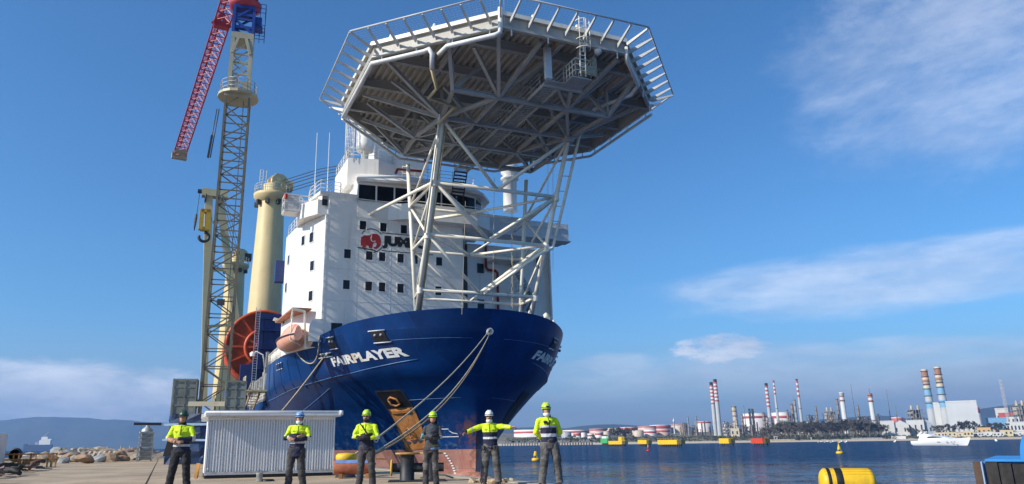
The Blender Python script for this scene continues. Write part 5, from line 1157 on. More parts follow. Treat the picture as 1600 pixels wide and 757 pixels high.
# rusty orange rack and scrap plates at the far left
q = onz(46, 730, 0)
rack = thing('scrap_rack', 'rusty orange steel rack among scrap at the left edge of the quay', 'rack', (q.x, q.y, 0), rad(12))
RO = mat('rack_orange', (0.42, 0.19, 0.045), 0.75, var=0.35, vs=2)
b = MB()
for x in (-0.9, 0.0, 0.9, 1.1):
    for y in (0, 0.8): b.bar((x, y, 0), (x, y, 0.78), 0.07)
for z in (0.72, 0.42):
    for y in (0, 0.8): b.bar((-1.4, y, z), (1.15, y, z), 0.07)
    for x in (-0.9, 1.1): b.bar((x, 0, z), (x, .8, z), 0.06)
b.build('frame', RO, rack); b = MB(); b.box(-0.7, 0.3, 0.1, 0.7, 0.1, 0.3); b.box(-0.8, 0.5, 0.2, 0.6, 0.31, 0.4); b.build('load', WOODO, rack)
SCR = mat('scrap_rust', (0.11, 0.05, 0.032), 0.8, var=0.5, vs=2, bump=.6, bs=5); SCD = mat('scrap_dark', (0.028, 0.026, 0.026), 0.7, var=0.5, vs=2)
for i in range(46):
    px = rr.uniform(-30, 62); py = 734 + (62 - px) * 0.26 * rr.uniform(0.2, 1.0); q = onz(px, py, 0); L_ = rr.uniform(0.4, 1.3)
    a_ = rr.uniform(0, 3.1); h_ = rr.uniform(0.02, 0.34); v = Vector((math.cos(a_), math.sin(a_), rr.uniform(-.2, .2))) * L_ / 2
    b = MB(); pz = Vector((q.x, q.y, h_ + 0.06))
    if i % 3: b.bar(pz - v, pz + v, rr.uniform(0.08, 0.4), 0.04)
    else: b.tube([pz - v, pz + Vector((0, 0, .08)), pz + v], rr.uniform(0.04, 0.1), 8)
    tag(b.build('scrap_plate' if i % 3 else 'scrap_pipe', SCR if rr.random() < 0.6 else SCD), 'rusty scrap plate in the heap at the lower left edge of the quay' if i % 3 else 'rusty scrap pipe in the heap at the lower left edge of the quay', 'scrap', 'scrap plates in the heap' if i % 3 else 'scrap pipes in the heap')
q = onz(-12, 733, 0)
q = onz(-44, 733, 0); bx = thing('white_container', 'white panelled box container cut by the left edge of the picture', 'container', (q.x, q.y, 0), rad(14)); 
bx['label'] = 'white panelled container at the far left beyond the scrap heap'
b = MB(); b.box(-3, 0.85, 0, 2, 0.3, 1.85); b.prism([(-3, -.02), (0.85, -.02), (0.85, 0), (-3, 0)], 1.7, 1.9); b.build('body', CAB, bx); b = MB(); b.box(0.40, 0.72, -0.03, 0.0, 0.75, 1.2); b.build('vent', DARKST, bx); b = MB(); b.box(-2.8, -2.5, 0.1, 1.9, 0, 0.3); b.box(0.4, 0.7, 0.1, 1.9, 0, 0.3); b.build('skid', DARKST, bx)
q = onz(22, 724, 0); b = MB(); b.lathe([(0.42, -0.12), (0.5, -0.08), (0.5, 0.08), (0.42, 0.12), (0.28, 0.08), (0.28, -0.08), (0.42, -0.12)], 24, (q.x, q.y, 0.62), 'y'); tag(b.build('truck_tyre', BLACKP), 'big black tyre standing behind the orange rack', 'tyre')
# radar beacon tower
q = onz(229, 719, 0); RGx = mat('tower_galvanised', (0.42, 0.42, 0.40), 0.5, 0.3, var=0.15)
rt_ = thing('radar_tower', 'small lattice radar tower with a rotating bar antenna behind the quay end', 'tower', (at(227, 700, 60).x, 60, 0), rad(27))
ph = at(229, 676, 60).z; hw = 0.46
b = MB()
for sx_ in (-1, 1):
    for sy_ in (-1, 1): b.bar((sx_ * 0.52, sy_ * 0.52, 0), (sx_ * hw, sy_ * hw, ph), 0.09)
for i in range(6):
    z0, z1 = ph * i / 6, ph * (i + 1) / 6
    for s_ in (-1, 1):
        b.bar((-0.5, s_ * 0.49, z1), (0.5, s_ * 0.49, z1), 0.05); b.bar((s_ * 0.49, -0.5, z1), (s_ * 0.49, 0.5, z1), 0.05)
        b.bar((-0.5, s_ * 0.49, z0), (0.5, s_ * 0.49, z1), 0.045)
b.build('lattice', RGx, rt_); b = MB(); b.box(-0.52, 0.52, -0.52, 0.52, ph, ph + 0.08); b.lathe([(0.42, 0.08), (0.4, 0.25), (0.2, 0.4), (0.12, 0.55)], 14, (0, 0, ph)); b.build('turntable', RGx, rt_)
b = MB(); b.bar((-1.0, 0, ph + 0.68), (1.0, 0, ph + 0.66), 0.16, 0.2); b.build('antenna_bar', DARKST, rt_)
b = MB(); b.box(-0.4, 0.4, -0.4, 0.4, 0.1, ph * 0.45); b.build('cabinet', mat('cabinet_grey', (0.26, 0.28, 0.27), 0.6, var=0.15), rt_)
b = MB(); b.box(-0.35, 0.35, -0.3, 0.3, ph * .5, ph * 0.97); b.build('clear_panel', mat('dull_panel', (0.24, 0.29, 0.36), 0.3, var=0.15), rt_)
# ================================================================== people
from mathutils import noise as mnoise
SKIN = mat('skin', (0.42, 0.225, 0.14), 0.55, var=0.10, vs=14)
LIME = mat('hivis_yellow', (0.62, 0.80, 0.015), 0.75, var=0.14, vs=7)
CNAVY = mat('cloth_navy', (0.014, 0.017, 0.045), 0.85, var=0.35, vs=7)
SILV = mat('reflective_band', (0.52, 0.52, 0.55), 0.4, var=0.12, vs=12)
CBLK = mat('cloth_black', (0.016, 0.016, 0.018), 0.85, var=0.4, vs=7)
CCHAR = mat('cloth_charcoal', (0.048, 0.043, 0.043), 0.85, var=0.35, vs=6)
CGREY = mat('cloth_grey', (0.115, 0.105, 0.098), 0.85, var=0.28, vs=6)
CGREY2 = mat('cloth_dark_patch', (0.062, 0.058, 0.055), 0.85, var=0.3, vs=6)
CTEE = mat('cloth_slate', (0.050, 0.053, 0.060), 0.85, var=0.3, vs=8)
CCYAN = mat('cloth_cyan', (0.07, 0.30, 0.36), 0.8, var=0.15)
CBLUE = mat('cloth_blue', (0.13, 0.27, 0.62), 0.8, var=0.15)
CPALE = mat('cloth_pale', (0.50, 0.50, 0.50), 0.8, var=0.15)
LEATH = mat('boot_leather', (0.03, 0.027, 0.025), 0.6, var=0.4, vs=12)
GLOVE = mat('glove_dark', (0.022, 0.018, 0.017), 0.8, var=0.3)
HAIRM = mat('dark_hair', (0.016, 0.012, 0.010), 0.7, var=0.3, vs=20)
MASKW = mat('mask_white', (0.70, 0.70, 0.70), 0.8, var=0.05)
EYEM = mat('dark_lens', (0.01, 0.01, 0.012), 0.15, var=0.1)
LIPM = mat('lips', (0.25, 0.07, 0.06), 0.5, var=0.1)
def remeshed(bd, name, vox, smooth_it=2, wrinkle=0.0, seed=0.0):
    me = bpy.data.meshes.new(name); me.from_pydata(bd.v, [], bd.f); me.update()
    bm = bmesh.new(); bm.from_mesh(me); bmesh.ops.recalc_face_normals(bm, faces=bm.faces); bm.to_mesh(me); bm.free()
    ob = bpy.data.objects.new(name, me); C.objects.link(ob)
    m1 = ob.modifiers.new('r', 'REMESH'); m1.mode = 'VOXEL'; m1.voxel_size = vox
    m2 = ob.modifiers.new('s', 'SMOOTH'); m2.iterations = smooth_it; m2.factor = 0.5
    dg = bpy.context.evaluated_depsgraph_get(); out = bpy.data.meshes.new_from_object(ob.evaluated_get(dg))
    bpy.data.objects.remove(ob); bpy.data.meshes.remove(me)
    if wrinkle:
        nn = [v.normal.copy() for v in out.vertices]
        for v, n_ in zip(out.vertices, nn):
            q = Vector((v.co.x * 9 + seed, v.co.y * 9, v.co.z * 13)); q2 = Vector((v.co.x * 22, v.co.y * 22 + seed, v.co.z * 34))
            v.co += n_ * (wrinkle * (mnoise.noise(q) + 0.5 * mnoise.noise(q2)))
    out.polygons.foreach_set('use_smooth', [True] * len(out.polygons)); out.name = name
    return out
def seg_d(p, a, c):
    ac = c - a; t = max(0, min(1, (p - a).dot(ac) / ac.length_squared)); return (p - (a + ac * t)).length, t
def ering(mb, rings, n=18):
    """lofted elliptical rings: (centre, rx, ry)"""
    rows = [[Vector((c[0] + rx * math.cos(2 * math.pi * k / n), c[1] + ry * math.sin(2 * math.pi * k / n), c[2])) for k in range(n)] for c, rx, ry in rings]
    mb.grid(rows, 0, True, True); mb.add(rows[0], [list(range(n))[::-1]]); mb.add(rows[-1], [list(range(n))])
def hand(mb, wr, d, nrm, curl, s=1.0, side=1):
    """palm, four fingers of different length with two bends, thumb off the side of the palm"""
    d = d.normalized(); nrm = (nrm - d * nrm.dot(d)).normalized(); x = d.cross(nrm).normalized()
    R = lambda v, a: v * math.cos(a) - nrm * math.sin(a)
    pal = wr + d * 0.085 * s
    for k in (-1.5, -0.5, 0.5, 1.5): mb.tube([wr + x * 0.010 * k, pal + x * 0.0195 * k * s], [0.018 * s, 0.0135 * s], 7)
    for k, L in zip((-1.5, -0.5, 0.5, 1.5), (0.062, 0.074, 0.078, 0.070)):
        p = pal + x * 0.0200 * k * s; up = -nrm; a = 0.0; pts = [p]
        for j, f in enumerate((0.45, 0.32, 0.23)):
            a += curl * (0.5, 0.9, 0.7)[j]; p = p + (d * math.cos(a) + nrm * math.sin(a)) * L * f * s * 1.15; pts.append(p)
        mb.tube(pts, [0.0092 * s, 0.0088 * s, 0.0082 * s, 0.0068 * s], 7)
    b0 = wr + d * 0.025 * s + x * 0.022 * side * s
    mb.tube([b0, b0 + (d * 0.6 + x * side * 0.8) .normalized() * 0.038 * s, b0 + (d * 0.85 + x * side * 0.55 + nrm * 0.25).normalized() * 0.072 * s], [0.0125 * s, 0.0105 * s, 0.0085 * s], 7)
def person(name, label, px_feet, Yd, H, arms, stance, torso_z, sleeve, hem, trou, trou_m, turn=0.0, helmet=None, gear=(), lean=0.0, gloves=None, female=False, feet_dir=(0.25, -0.25), sleeve_end=0.93, knee=None, seed=1, skin=None, sway=0.0):
    k = H / 1.78; sk = skin or SKIN
    g = onz(px_feet[0], px_feet[1], 0.0)
    root = thing('person', label, 'person', (g.x, g.y, 0.0), turn, 'workers lined up on the quay')
    V = lambda x, y, z: Vector((x * k, y * k, z * k))
    sh = 0.185 if not female else 0.158
    S = [V(-sh, 0.01, 1.405), V(sh, 0.01, 1.405)]
    hipz = 0.92; A = [V(-stance[0], 0.02, 0.09), V(stance[1], 0.02, 0.09)]
    HP = [V(-0.095, 0.0, hipz), V(0.095, 0.0, hipz)]
    KN_ = [HP[i].lerp(A[i], 0.50) + V(0, -0.035, 0) for i in (0, 1)]
    E_ = [V(*arms[0][0]), V(*arms[1][0])]; W_ = [V(*arms[0][1]), V(*arms[1][1])]; D_ = [Vector(arms[0][2]), Vector(arms[1][2])]; N_ = [Vector(arms[0][3]), Vector(arms[1][3])]
    # body: one continuous surface
    b = MB(); tw = 1.0 if not female else 0.9
    ering(b, [(V(0, 0.0, 0.84), 0.10 * k, 0.09 * k), (V(0, 0, 0.92), 0.165 * k, 0.115 * k), (V(0, 0, 1.02), 0.150 * k * tw, 0.105 * k), (V(0, 0, 1.16), 0.145 * k * tw, 0.10 * k), (V(0, 0, 1.30), 0.172 * k * tw, 0.112 * k), (V(0, 0.01, 1.39), 0.150 * k * tw, 0.088 * k), (V(0, 0.01, 1.45), 0.075 * k, 0.062 * k)])
    for i in (0, 1):
        b.tube([HP[i], KN_[i], KN_[i].lerp(A[i], 0.35) + V(0, .02, 0), A[i]], [0.088 * k, 0.056 * k, 0.058 * k, 0.038 * k], 12)
        b.tube([A[i] + V(0, 0.03, -0.05), A[i] + V(0, -0.14, -0.06)], [0.04 * k, 0.035 * k], 10)
        b.tube([S[i].lerp(V(0, 0.01, 1.42), 0.3), S[i], S[i].lerp(E_[i], 0.5), E_[i], E_[i].lerp(W_[i], 0.35), W_[i]], [0.045 * k, 0.046 * k, 0.044 * k, 0.039 * k, 0.040 * k, 0.028 * k], 12)
        hand(b, W_[i], D_[i], N_[i], arms[i][4], k * (0.92 if female else 1.0), 1 if i else -1)
    hx = lean * 0.10
    b.tube([V(0, 0.015, 1.42), V(hx * .5, 0.01, 1.50), V(hx, 0.0, 1.56)], [0.062 * k, 0.054 * k, 0.056 * k], 12)
    hc = V(hx, -0.015, 1.635)
    prof = [(-0.118, 0.030), (-0.105, 0.052), (-0.075, 0.066), (-0.03, 0.073), (0.02, 0.077), (0.07, 0.070), (0.10, 0.05), (0.115, 0.02)]
    rows = []
    for z, r in prof:
        fy = -0.022 if z < -0.06 else (-0.012 if z < 0 else 0.0)
        rows.append([hc + Vector((r * math.cos(a), fy + r * 1.22 * math.sin(a), z)) * k for a in [2 * math.pi * q / 18 for q in range(18)]])
    b.grid(rows, 0, True, True); b.add(rows[0], [list(range(18))[::-1]]); b.add(rows[-1], [list(range(18))])
    b.tube([hc + V(0, -0.088, 0.018), hc + V(0, -0.104, -0.012), hc + V(0, -0.096, -0.028)], [0.009 * k, 0.014 * k, 0.013 * k], 8)   # nose
    for sx_ in (-1, 1): b.tube([hc + V(sx_ * 0.074, 0.0, -0.03), hc + V(sx_ * 0.082, 0.006, 0.0), hc + V(sx_ * 0.08, 0.012, 0.03)], [0.010 * k, 0.015 * k, 0.012 * k], 7)
    b.tube([hc + V(-0.03, -0.083, 0.03), hc + V(0.03, -0.083, 0.03)], 0.012 * k, 7)   # brow
    body = bpy.data.objects.new('body', remeshed(b, 'body', 0.0075, 1)); body.data.materials.append(sk); C.objects.link(body); body.parent = root
    if gloves:
        body.data.materials.append(gloves)
        for f in body.data.polygons:
            c = f.center
            if min((c - (W_[i] + D_[i].normalized() * 0.07)).length for i in (0, 1)) < 0.13 and c.z < 1.5 * k: f.material_index = 1
    # face details
    def blob(nm, c, r, m, sc_=(1, 1, 1)):
        bb = MB(); bb.lathe([(0.001, -r)] + [(r * math.sin(a), -r * math.cos(a)) for a in (0.6, 1.2, 1.57, 2.0, 2.6)] + [(0.001, r)], 10); o = bb.build(nm, m, root, hc + Vector(c) * k); o.scale = sc_; return o
    for sx_ in (-1, 1): blob('eye', (sx_ * 0.031, -0.080, 0.010), 0.011 * k, EYEM, (1, .6, .7))
    if 'mask' not in gear: blob('mouth', (0, -0.094, -0.062), 0.022 * k, LIPM if 'beard' not in gear else HAIRM, (1, .4, .28))
    if 'sunglasses' in gear:
        bb = MB()
        for sx_ in (-1, 1): bb.box(sx_ * 0.033 - 0.028, sx_ * 0.033 + 0.028, -0.101, -0.09, -0.008, 0.03, 0, Matrix.Scale(k, 4)); bb.bar(V(sx_ * .06, -0.09, .018), V(sx_ * 0.083, 0.0, .016), 0.008)
        bb.build('sunglasses', EYEM, root, hc)
    if 'beard' in gear or 'stubble' in gear:
        bb = MB(); R_ = [[hc + Vector((r * 1.07 * math.cos(a), -0.014 + r * 1.30 * math.sin(a), z)) * k if 0 else hc + Vector((r * 1.08 * math.cos(a), -0.018 + r * 1.28 * math.sin(a), z)) * k for a in [math.pi * (1.06 + 0.88 * q / 12) for q in range(13)]] for z, r in ((-0.122, 0.034), (-0.105, 0.056), (-0.08, 0.067), (-0.068, 0.069))]
        bb.grid(R_); o = bb.build('beard', HAIRM, root)
        bb = MB(); bb.tube([hc + V(-0.034, -0.098, -0.05), hc + V(0, -0.108, -0.043), hc + V(0.034, -0.098, -0.05)], 0.007 * k, 6); bb.build('moustache', HAIRM, root)
    if 'mask' in gear:
        bb = MB(); R_ = [[hc + Vector((r * math.cos(a), -0.018 + r * 1.3 * math.sin(a), z)) * k for a in [math.pi * (0.98 + 1.04 * q / 14) for q in range(15)]] for z, r in ((-0.155, 0.040), (-0.138, 0.064), (-0.115, 0.076), (-0.088, 0.078), (-0.072, 0.074))]
        bb.grid(R_); bb.build('face_mask', MASKW, root)
    # helmet
    if helmet:
        hm, strap = helmet
        bb = MB(); n_ = 22
        rows = [[hc + Vector(((0.098 + 0.0) * rr_ * math.cos(a), 0.012 + 0.122 * rr_ * math.sin(a), z)) * k for a in [2 * math.pi * q / n_ for q in range(n_)]] for z, rr_ in ((0.022, 1.04), (0.03, 1.06), (0.045, 1.06), (0.085, 1.0), (0.125, 0.82), (0.15, 0.55), (0.162, 0.25), (0.165, 0.02))]
        bb.grid(rows, 0, True, True)
        bb.grid([[hc + Vector((0.104 * f * math.cos(a), 0.012 + 0.129 * f * math.sin(a) - (f - 1) * 0.06, 0.034 - (f - 1) * 0.05)) * k for f in (0.98, 1.12, 1.2)] for a in [math.pi * (1.12 + 0.76 * q / 12) for q in range(13)]])
        for q in (-1, 0, 1): bb.tube([hc + V(q * 0.035, -0.10, 0.085), hc + V(q * 0.035, -0.03, 0.158), hc + V(q * 0.035, 0.06, 0.163), hc + V(q * .035, 0.12, 0.10)], 0.008 * k, 6)
        hel = bb.build('helmet', hm, root)
        bb = MB()
        for sx_ in (-1, 1): bb.tube([hc + V(sx_ * 0.092, -0.02, 0.03), hc + V(sx_ * 0.078, -0.03, -0.05), hc + V(sx_ * 0.045, -0.055, -0.115), hc + V(0, -0.07, -0.13)], 0.006 * k, 5)
        bb.build('chin_strap', strap, hel)
        bb = MB(); bb.tube([hc + Vector((0.107 * math.cos(a), 0.012 + 0.132 * math.sin(a), 0.052)) * k for a in [2 * math.pi * q / 20 for q in range(21)]], 0.007 * k, 5); bb.build('helmet_band', strap, hel)
        if 'headlamp' in gear:
            bb = MB(); bb.box(-0.03, 0.03, -0.148, -0.118, 0.045, 0.08, 0, Matrix.Translation(hc) @ Matrix.Scale(k, 4)); bb.build('headlamp', BLACKP, hel)
    if 'hair' in gear:
        bb = MB()
        for i in range(26):
            a = math.pi * (-0.08 + 1.16 * i / 25); p0 = hc + V(0.085 * math.cos(a), 0.02 + 0.10 * math.sin(a), 0.03)
            bb.tube([p0, p0 + V(0.012 * math.cos(a), 0.012, -0.06), p0 + V(0.006 * math.cos(a) + (0.01 if i % 2 else -.008), 0.008, -0.15 - 0.03 * (i % 3))], [0.018 * k, 0.02 * k, 0.008 * k], 6)
        bb.build('hair', HAIRM, root)
    # trousers
    b = MB()
    ering(b, [(V(0, 0.0, 0.80), 0.14 * k, 0.105 * k), (V(0, 0, 0.90), 0.185 * k * (0.95 if female else 1), 0.135 * k), (V(0, 0, 1.0), 0.168 * k * tw, 0.125 * k), (V(0, 0, 1.03), 0.162 * k * tw, 0.12 * k)])
    lw = trou
    for i in (0, 1):
        b.tube([HP[i] + V(0, 0, 0.0), HP[i].lerp(KN_[i], 0.5), KN_[i], KN_[i].lerp(A[i], 0.5) + V(0, .015, 0), A[i] + V(0, -0.005, 0.03), A[i] + V(0, -0.01, -0.025)], [0.108 * k * lw, 0.098 * k * lw, 0.084 * k * lw, 0.083 * k * lw, 0.079 * k * lw, 0.085 * k * lw], 14)
    me = remeshed(b, 'trousers', 0.013, 2, 0.013, seed * 3.1); o = bpy.data.objects.new('trousers', me); C.objects.link(o); o.parent = root
    for m in trou_m: me.materials.append(m)
    if len(trou_m) > 1:
        for f in me.polygons:
            c = f.center
            for i in (0, 1):
                dd, t = seg_d(c, HP[i], A[i])
                out = (c.x - (HP[i] + (A[i] - HP[i]) * t).x) * (1 if i else -1)
                if c.x * (1 if i else -1) > 0 and ((0.42 < t < 0.62 and c.y < KN_[i].y) or (0.16 < t < 0.36 and out > 0.055 * k)): f.material_index = 1
    # jacket
    b = MB()
    ering(b, [(V(0, 0, hem), 0.178 * k * tw, 0.138 * k), (V(0, 0, hem + 0.05), 0.18 * k * tw, 0.138 * k), (V(0, 0, 1.05), 0.178 * k * tw, 0.132 * k), (V(0, 0, 1.18), 0.182 * k * tw, 0.13 * k), (V(0, 0, 1.32), 0.198 * k * tw, 0.135 * k), (V(0, 0.01, 1.405), 0.182 * k * tw, 0.118 * k), (V(0, 0.01, 1.455), 0.135 * k, 0.095 * k), (V(0, 0.01, 1.485), 0.09 * k, 0.082 * k), (V(0, 0.012, 1.515), 0.078 * k, 0.074 * k)])
    for i in (0, 1):
        We = E_[i].lerp(W_[i], sleeve_end)
        f_ = 0.8 if female else 1.0
        b.tube([S[i].lerp(V(0, 0.01, 1.42), 0.45) + V(0, 0, 0.015), S[i] + V((-0.01 if i == 0 else 0.01), 0, 0.0), S[i].lerp(E_[i], 0.5), E_[i], E_[i].lerp(We, 0.5), We], [0.060 * k * f_, 0.066 * k * f_, 0.066 * k * f_, 0.062 * k * f_, 0.058 * k * f_, 0.050 * k * f_], 14)
    me = remeshed(b, 'jacket', 0.0125, 2, 0.014, seed * 7.7); o = bpy.data.objects.new('jacket' if not female else 'long_sleeved_shirt', me); C.objects.link(o); o.parent = root
    mats = []
    def mi(m):
        if m not in mats: mats.append(m); me.materials.append(m)
        return mats.index(m)
    for f in me.polygons:
        c = f.center; best = None
        for i in (0, 1):
            We = E_[i].lerp(W_[i], sleeve_end)
            d1, t1 = seg_d(c, S[i], E_[i]); d2, t2 = seg_d(c, E_[i], We)
            L1, L2 = (E_[i] - S[i]).length, (We - E_[i]).length
            u = t1 * L1 / (L1 + L2) if d1 < d2 else (L1 + t2 * L2) / (L1 + L2); dd = min(d1, d2)
            if best is None or dd < best[0]: best = (dd, u, i)
        on_sleeve = best[0] < 0.082 * k and not (best[1] < 0.10) and (abs(c.x) > 0.16 * k or c.y < -0.125 * k or (c.y > 0.13 * k))
        if on_sleeve:
            for u_, m in sleeve[best[2]]:
                if best[1] <= u_: f.material_index = mi(m); break
        else:
            for z_, m in torso_z:
                if c.z >= z_ * k: f.material_index = mi(m); break
    if not female:
        zs_ = {}
        for v in me.vertices:
            if abs(v.co.x) < 0.02 and 1.24 * k < v.co.z < 1.46 * k:
                b_ = round(v.co.z / 0.02); zs_[b_] = min(zs_.get(b_, 9), v.co.y)
        if len(zs_) > 3:
            bb = MB(); bb.tube([(0.0, zs_[q] - 0.002, q * 0.02) for q in sorted(zs_)], 0.006, 5); bb.build('zip', CNAVY, root)
        for sx_ in (-1, 1):
            yp = min([v.co.y for v in me.vertices if abs(v.co.x - sx_ * 0.085 * k) < 0.03 and abs(v.co.z - 1.335 * k) < 0.03] or [-0.12])
            bb = MB(); bb.box(sx_ * 0.085 * k - 0.045, sx_ * 0.085 * k + 0.045, yp - 0.006, yp + 0.03, 1.32 * k, 1.345 * k); bb.build('pocket_flap', torso_z[1][1] if torso_z[0][0] > 1.4 else torso_z[0][1], root)
        bb = MB(); R_ = [[hc + Vector((r * math.cos(a), 0.004 + r * 1.2 * math.sin(a), z)) * k for a in [math.pi * (-0.14 + 1.28 * q / 14) for q in range(15)]] for z, r in ((-0.05, 0.070), (-0.03, 0.079), (0.02, 0.083), (0.05, 0.083))]
        bb.grid(R_); bb.build('hair', HAIRM, root)
        for sx_ in (-1, 1): bb = MB(); bb.tube([hc + V(sx_ * 0.015, -0.090, 0.028), hc + V(sx_ * 0.035, -0.088, 0.034), hc + V(sx_ * 0.055, -0.075, 0.026)], 0.0065 * k, 5); bb.build('eyebrow', HAIRM, root)
    # collar
    if not female:
        bb = MB(); bb.lathe([(0.085, 1.475), (0.088, 1.50), (0.082, 1.535), (0.074, 1.53), (0.078, 1.49)], 18, (0, 0, 0), M=Matrix.Scale(k, 4)); cb_ = bb.build('collar', CNAVY, root, (0, 0.006, 0)); cb_.scale = (1, 0.95, 1)
    # boots
    for i in (0, 1):
        dx_ = feet_dir[i] if i else feet_dir[0]
        Mb = Matrix.Translation((A[i].x, A[i].y, 0)) @ Matrix.Rotation(feet_dir[i], 4, 'Z') @ Matrix.Scale(k, 4)
        bb = MB(); rows = []
        for y, hw, zt in ((0.075, 0.034, 0.07), (0.065, 0.044, 0.13), (0.0, 0.046, 0.145), (-0.05, 0.044, 0.12), (-0.10, 0.050, 0.085), (-0.16, 0.051, 0.07), (-0.195, 0.042, 0.055), (-0.21, 0.024, 0.038)):
            rows.append([Mb @ Vector((hw * x, y, z)) for x, z in ((-1, 0.0), (-1.03, 0.03), (-0.9, zt * 0.75), (-0.45, zt), (0.45, zt), (0.9, zt * 0.75), (1.03, 0.03), (1, 0.0))])
        bb.grid(rows, 0, True); bb.add(rows[0], [list(range(8))]); bb.add(rows[-1], [list(range(8))[::-1]]); bb.grid([[r[0], r[-1]] for r in rows], 0, False)
        bb.build('boot', LEATH, root)
    # weight on one hip
    wf = lambda z: sway * math.sin(math.pi * min(max(z, 0), 1.5 * k) / (1.5 * k)) + lean * 0.10 * max(0, z - 1.2)
    def warp(o, z0):
        if o.type == 'MESH' and o.location.length < 0.05:
            for v in o.data.vertices: v.co.x += wf(v.co.z)
        else: o.location.x += wf(o.location.z)
    for o in list(root.children): warp(o, 0)
    for o in root.children:
        if o.name.startswith('helmet'):
            for c in o.children:
                for v in c.data.vertices: v.co.x += wf(v.co.z)
    return root, hc, k, V
cross = [((-0.285, -0.09, 1.165), (0.05, -0.235, 1.20), (0.8, 0.25, 0.1), (0, 0.8, 0.2), 0.5), ((0.285, -0.09, 1.155), (-0.07, -0.255, 1.135), (-0.8, 0.05, 0.25), (0, 1, 0), 0.6)]
# 1 green helmet
Y_, N_V, S_ = LIME, CNAVY, SILV
HG = mat('helmet_dark_green', (0.035, 0.075, 0.045), 0.3, var=0.15); HBW = mat('helmet_blue_white', (0.20, 0.34, 0.55), 0.3, var=0.1, spots=(0.75, 0.76, 0.78), spk=1.0, sps=7); HL = mat('helmet_lime', (0.50, 0.74, 0.05), 0.3, var=0.08); HW = mat('helmet_white', (0.78, 0.78, 0.76), 0.3, var=0.05)
c1 = [((-0.27, -0.08, 1.17), (-0.04, -0.25, 1.10), (0.7, -0.05, 0.1), (0, 0.8, -.2), 0.9), ((0.28, -0.09, 1.17), (-0.05, -0.245, 1.155), (-0.8, 0.0, -0.05), (0, 1, 0), 0.9)]
p1, hc1, k1, V1 = person('person', 'worker in a dark green helmet with clasped hands, left of the white cabin', (275, 772), 0, 1.74, c1, (0.20, 0.20), [(1.47, CNAVY), (1.17, Y_), (1.055, N_V), (1.0, S_), (0, N_V)], [[(0.47, Y_), (0.53, S_), (2, SKIN)], [(0.40, Y_), (0.52, S_), (2, N_V)]], 0.88, 1.02, [CBLK], 0.12, (HG, CBLK), (), seed=1, lean=0.1, sway=0.03)
b = MB(); b.prism([(-0.10, 0), (0.08, 0.02), (0.10, 0.16), (0.04, 0.34), (-0.03, 0.33)], -0.05, 0.05, 0, Matrix.Translation((-0.25, 0.05, 0.78)) @ Matrix.Rotation(rad(90), 4, 'X')); b.build('tool_pouch', CBLK, p1)
# 2 blue and white helmet
p2, *_ = person('person', 'worker in a blue and white helmet with folded arms in front of the white cabin', (463, 765), 0, 1.74, cross, (0.19, 0.15), [(1.47, CNAVY), (1.27, Y_), (1.10, N_V), (1.045, S_), (0, N_V)], [[(0.42, Y_), (0.60, N_V), (0.67, S_), (2, N_V)], [(0.38, Y_), (0.44, N_V), (0.54, S_), (2, N_V)]], 0.74, 1.05, [CCHAR, CGREY2], 0.08, (HBW, CBLK), ('mask',), seed=2, sway=-0.035)
# 3 lime helmet, dark glasses
p3, *_ = person('person', 'bearded worker in a lime helmet and dark glasses with a strap across his chest', (570, 763), 0, 1.76, cross, (0.15, 0.17), [(1.48, SKIN), (1.17, Y_), (1.10, S_), (0, N_V)], [[(0.40, Y_), (0.46, S_), (0.80, Y_), (2, GLOVE)], [(0.44, Y_), (0.50, S_), (0.72, Y_), (2, GLOVE)]], 0.86, 1.0, [CCHAR, CGREY2], -0.08, (HL, CBLK), ('sunglasses', 'beard'), gloves=GLOVE, seed=3, sway=0.02)
b = MB(); b.bar((-0.13, -0.115, 1.46), (0.10, -0.155, 1.16), 0.028, 0.012, 0, (0, 1, 0)); b.build('shoulder_strap', CBLK, p3)
b = MB(); b.tube([(0.24 + 0.05 * math.cos(a), -0.02, 1.08 + 0.05 * math.sin(a)) for a in [i * .4 for i in range(17)]], 0.012, 5); b.build('gear_loop', mat('gear_metal', (0.5, 0.5, 0.5), 0.4, 0.5), p3)
# 4 woman in grey
c4 = [((-0.235, -0.08, 1.17), (0.05, -0.21, 1.20), (0.8, 0.2, 0.1), (0, 0.8, 0.2), 0.5), ((0.235, -0.08, 1.165), (-0.06, -0.235, 1.135), (-0.8, 0.05, 0.25), (0, 1, 0), 0.6)]
p4, hc4, k4, V4 = person('person', 'smiling dark haired woman in a lime helmet and slate grey long sleeved top', (676, 761), 0, 1.71, c4, (0.16, 0.10), [(0, CTEE)], [[(0.34, CTEE), (0.50, CCYAN), (2, CTEE)], [(0.42, CTEE), (0.54, CPALE), (2, CTEE)]], 0.91, 0.92, [CCHAR, CGREY], 0.05, (HL, CBLK), ('hair',), gloves=GLOVE, female=True, seed=4, sway=-0.04)
b = MB(); ering(b, [((0, 0, 0.845), 0.172, 0.13), ((0, 0, 0.90), 0.172, 0.132)]); b.build('blue_undershirt', CBLUE, p4)
b = MB(); b.bar((-0.02, -0.145, 0.93), (0.17, -0.11, 0.95), 0.05, 0.03, 0, (0, 1, 0)); b.tube([(0.02, -0.15, 0.92), (0.06, -0.16, 0.84), (0.12, -0.14, 0.9)], 0.014, 6); b.build('harness_strap', mat('olive_strap', (0.10, 0.10, 0.05), 0.8), p4)
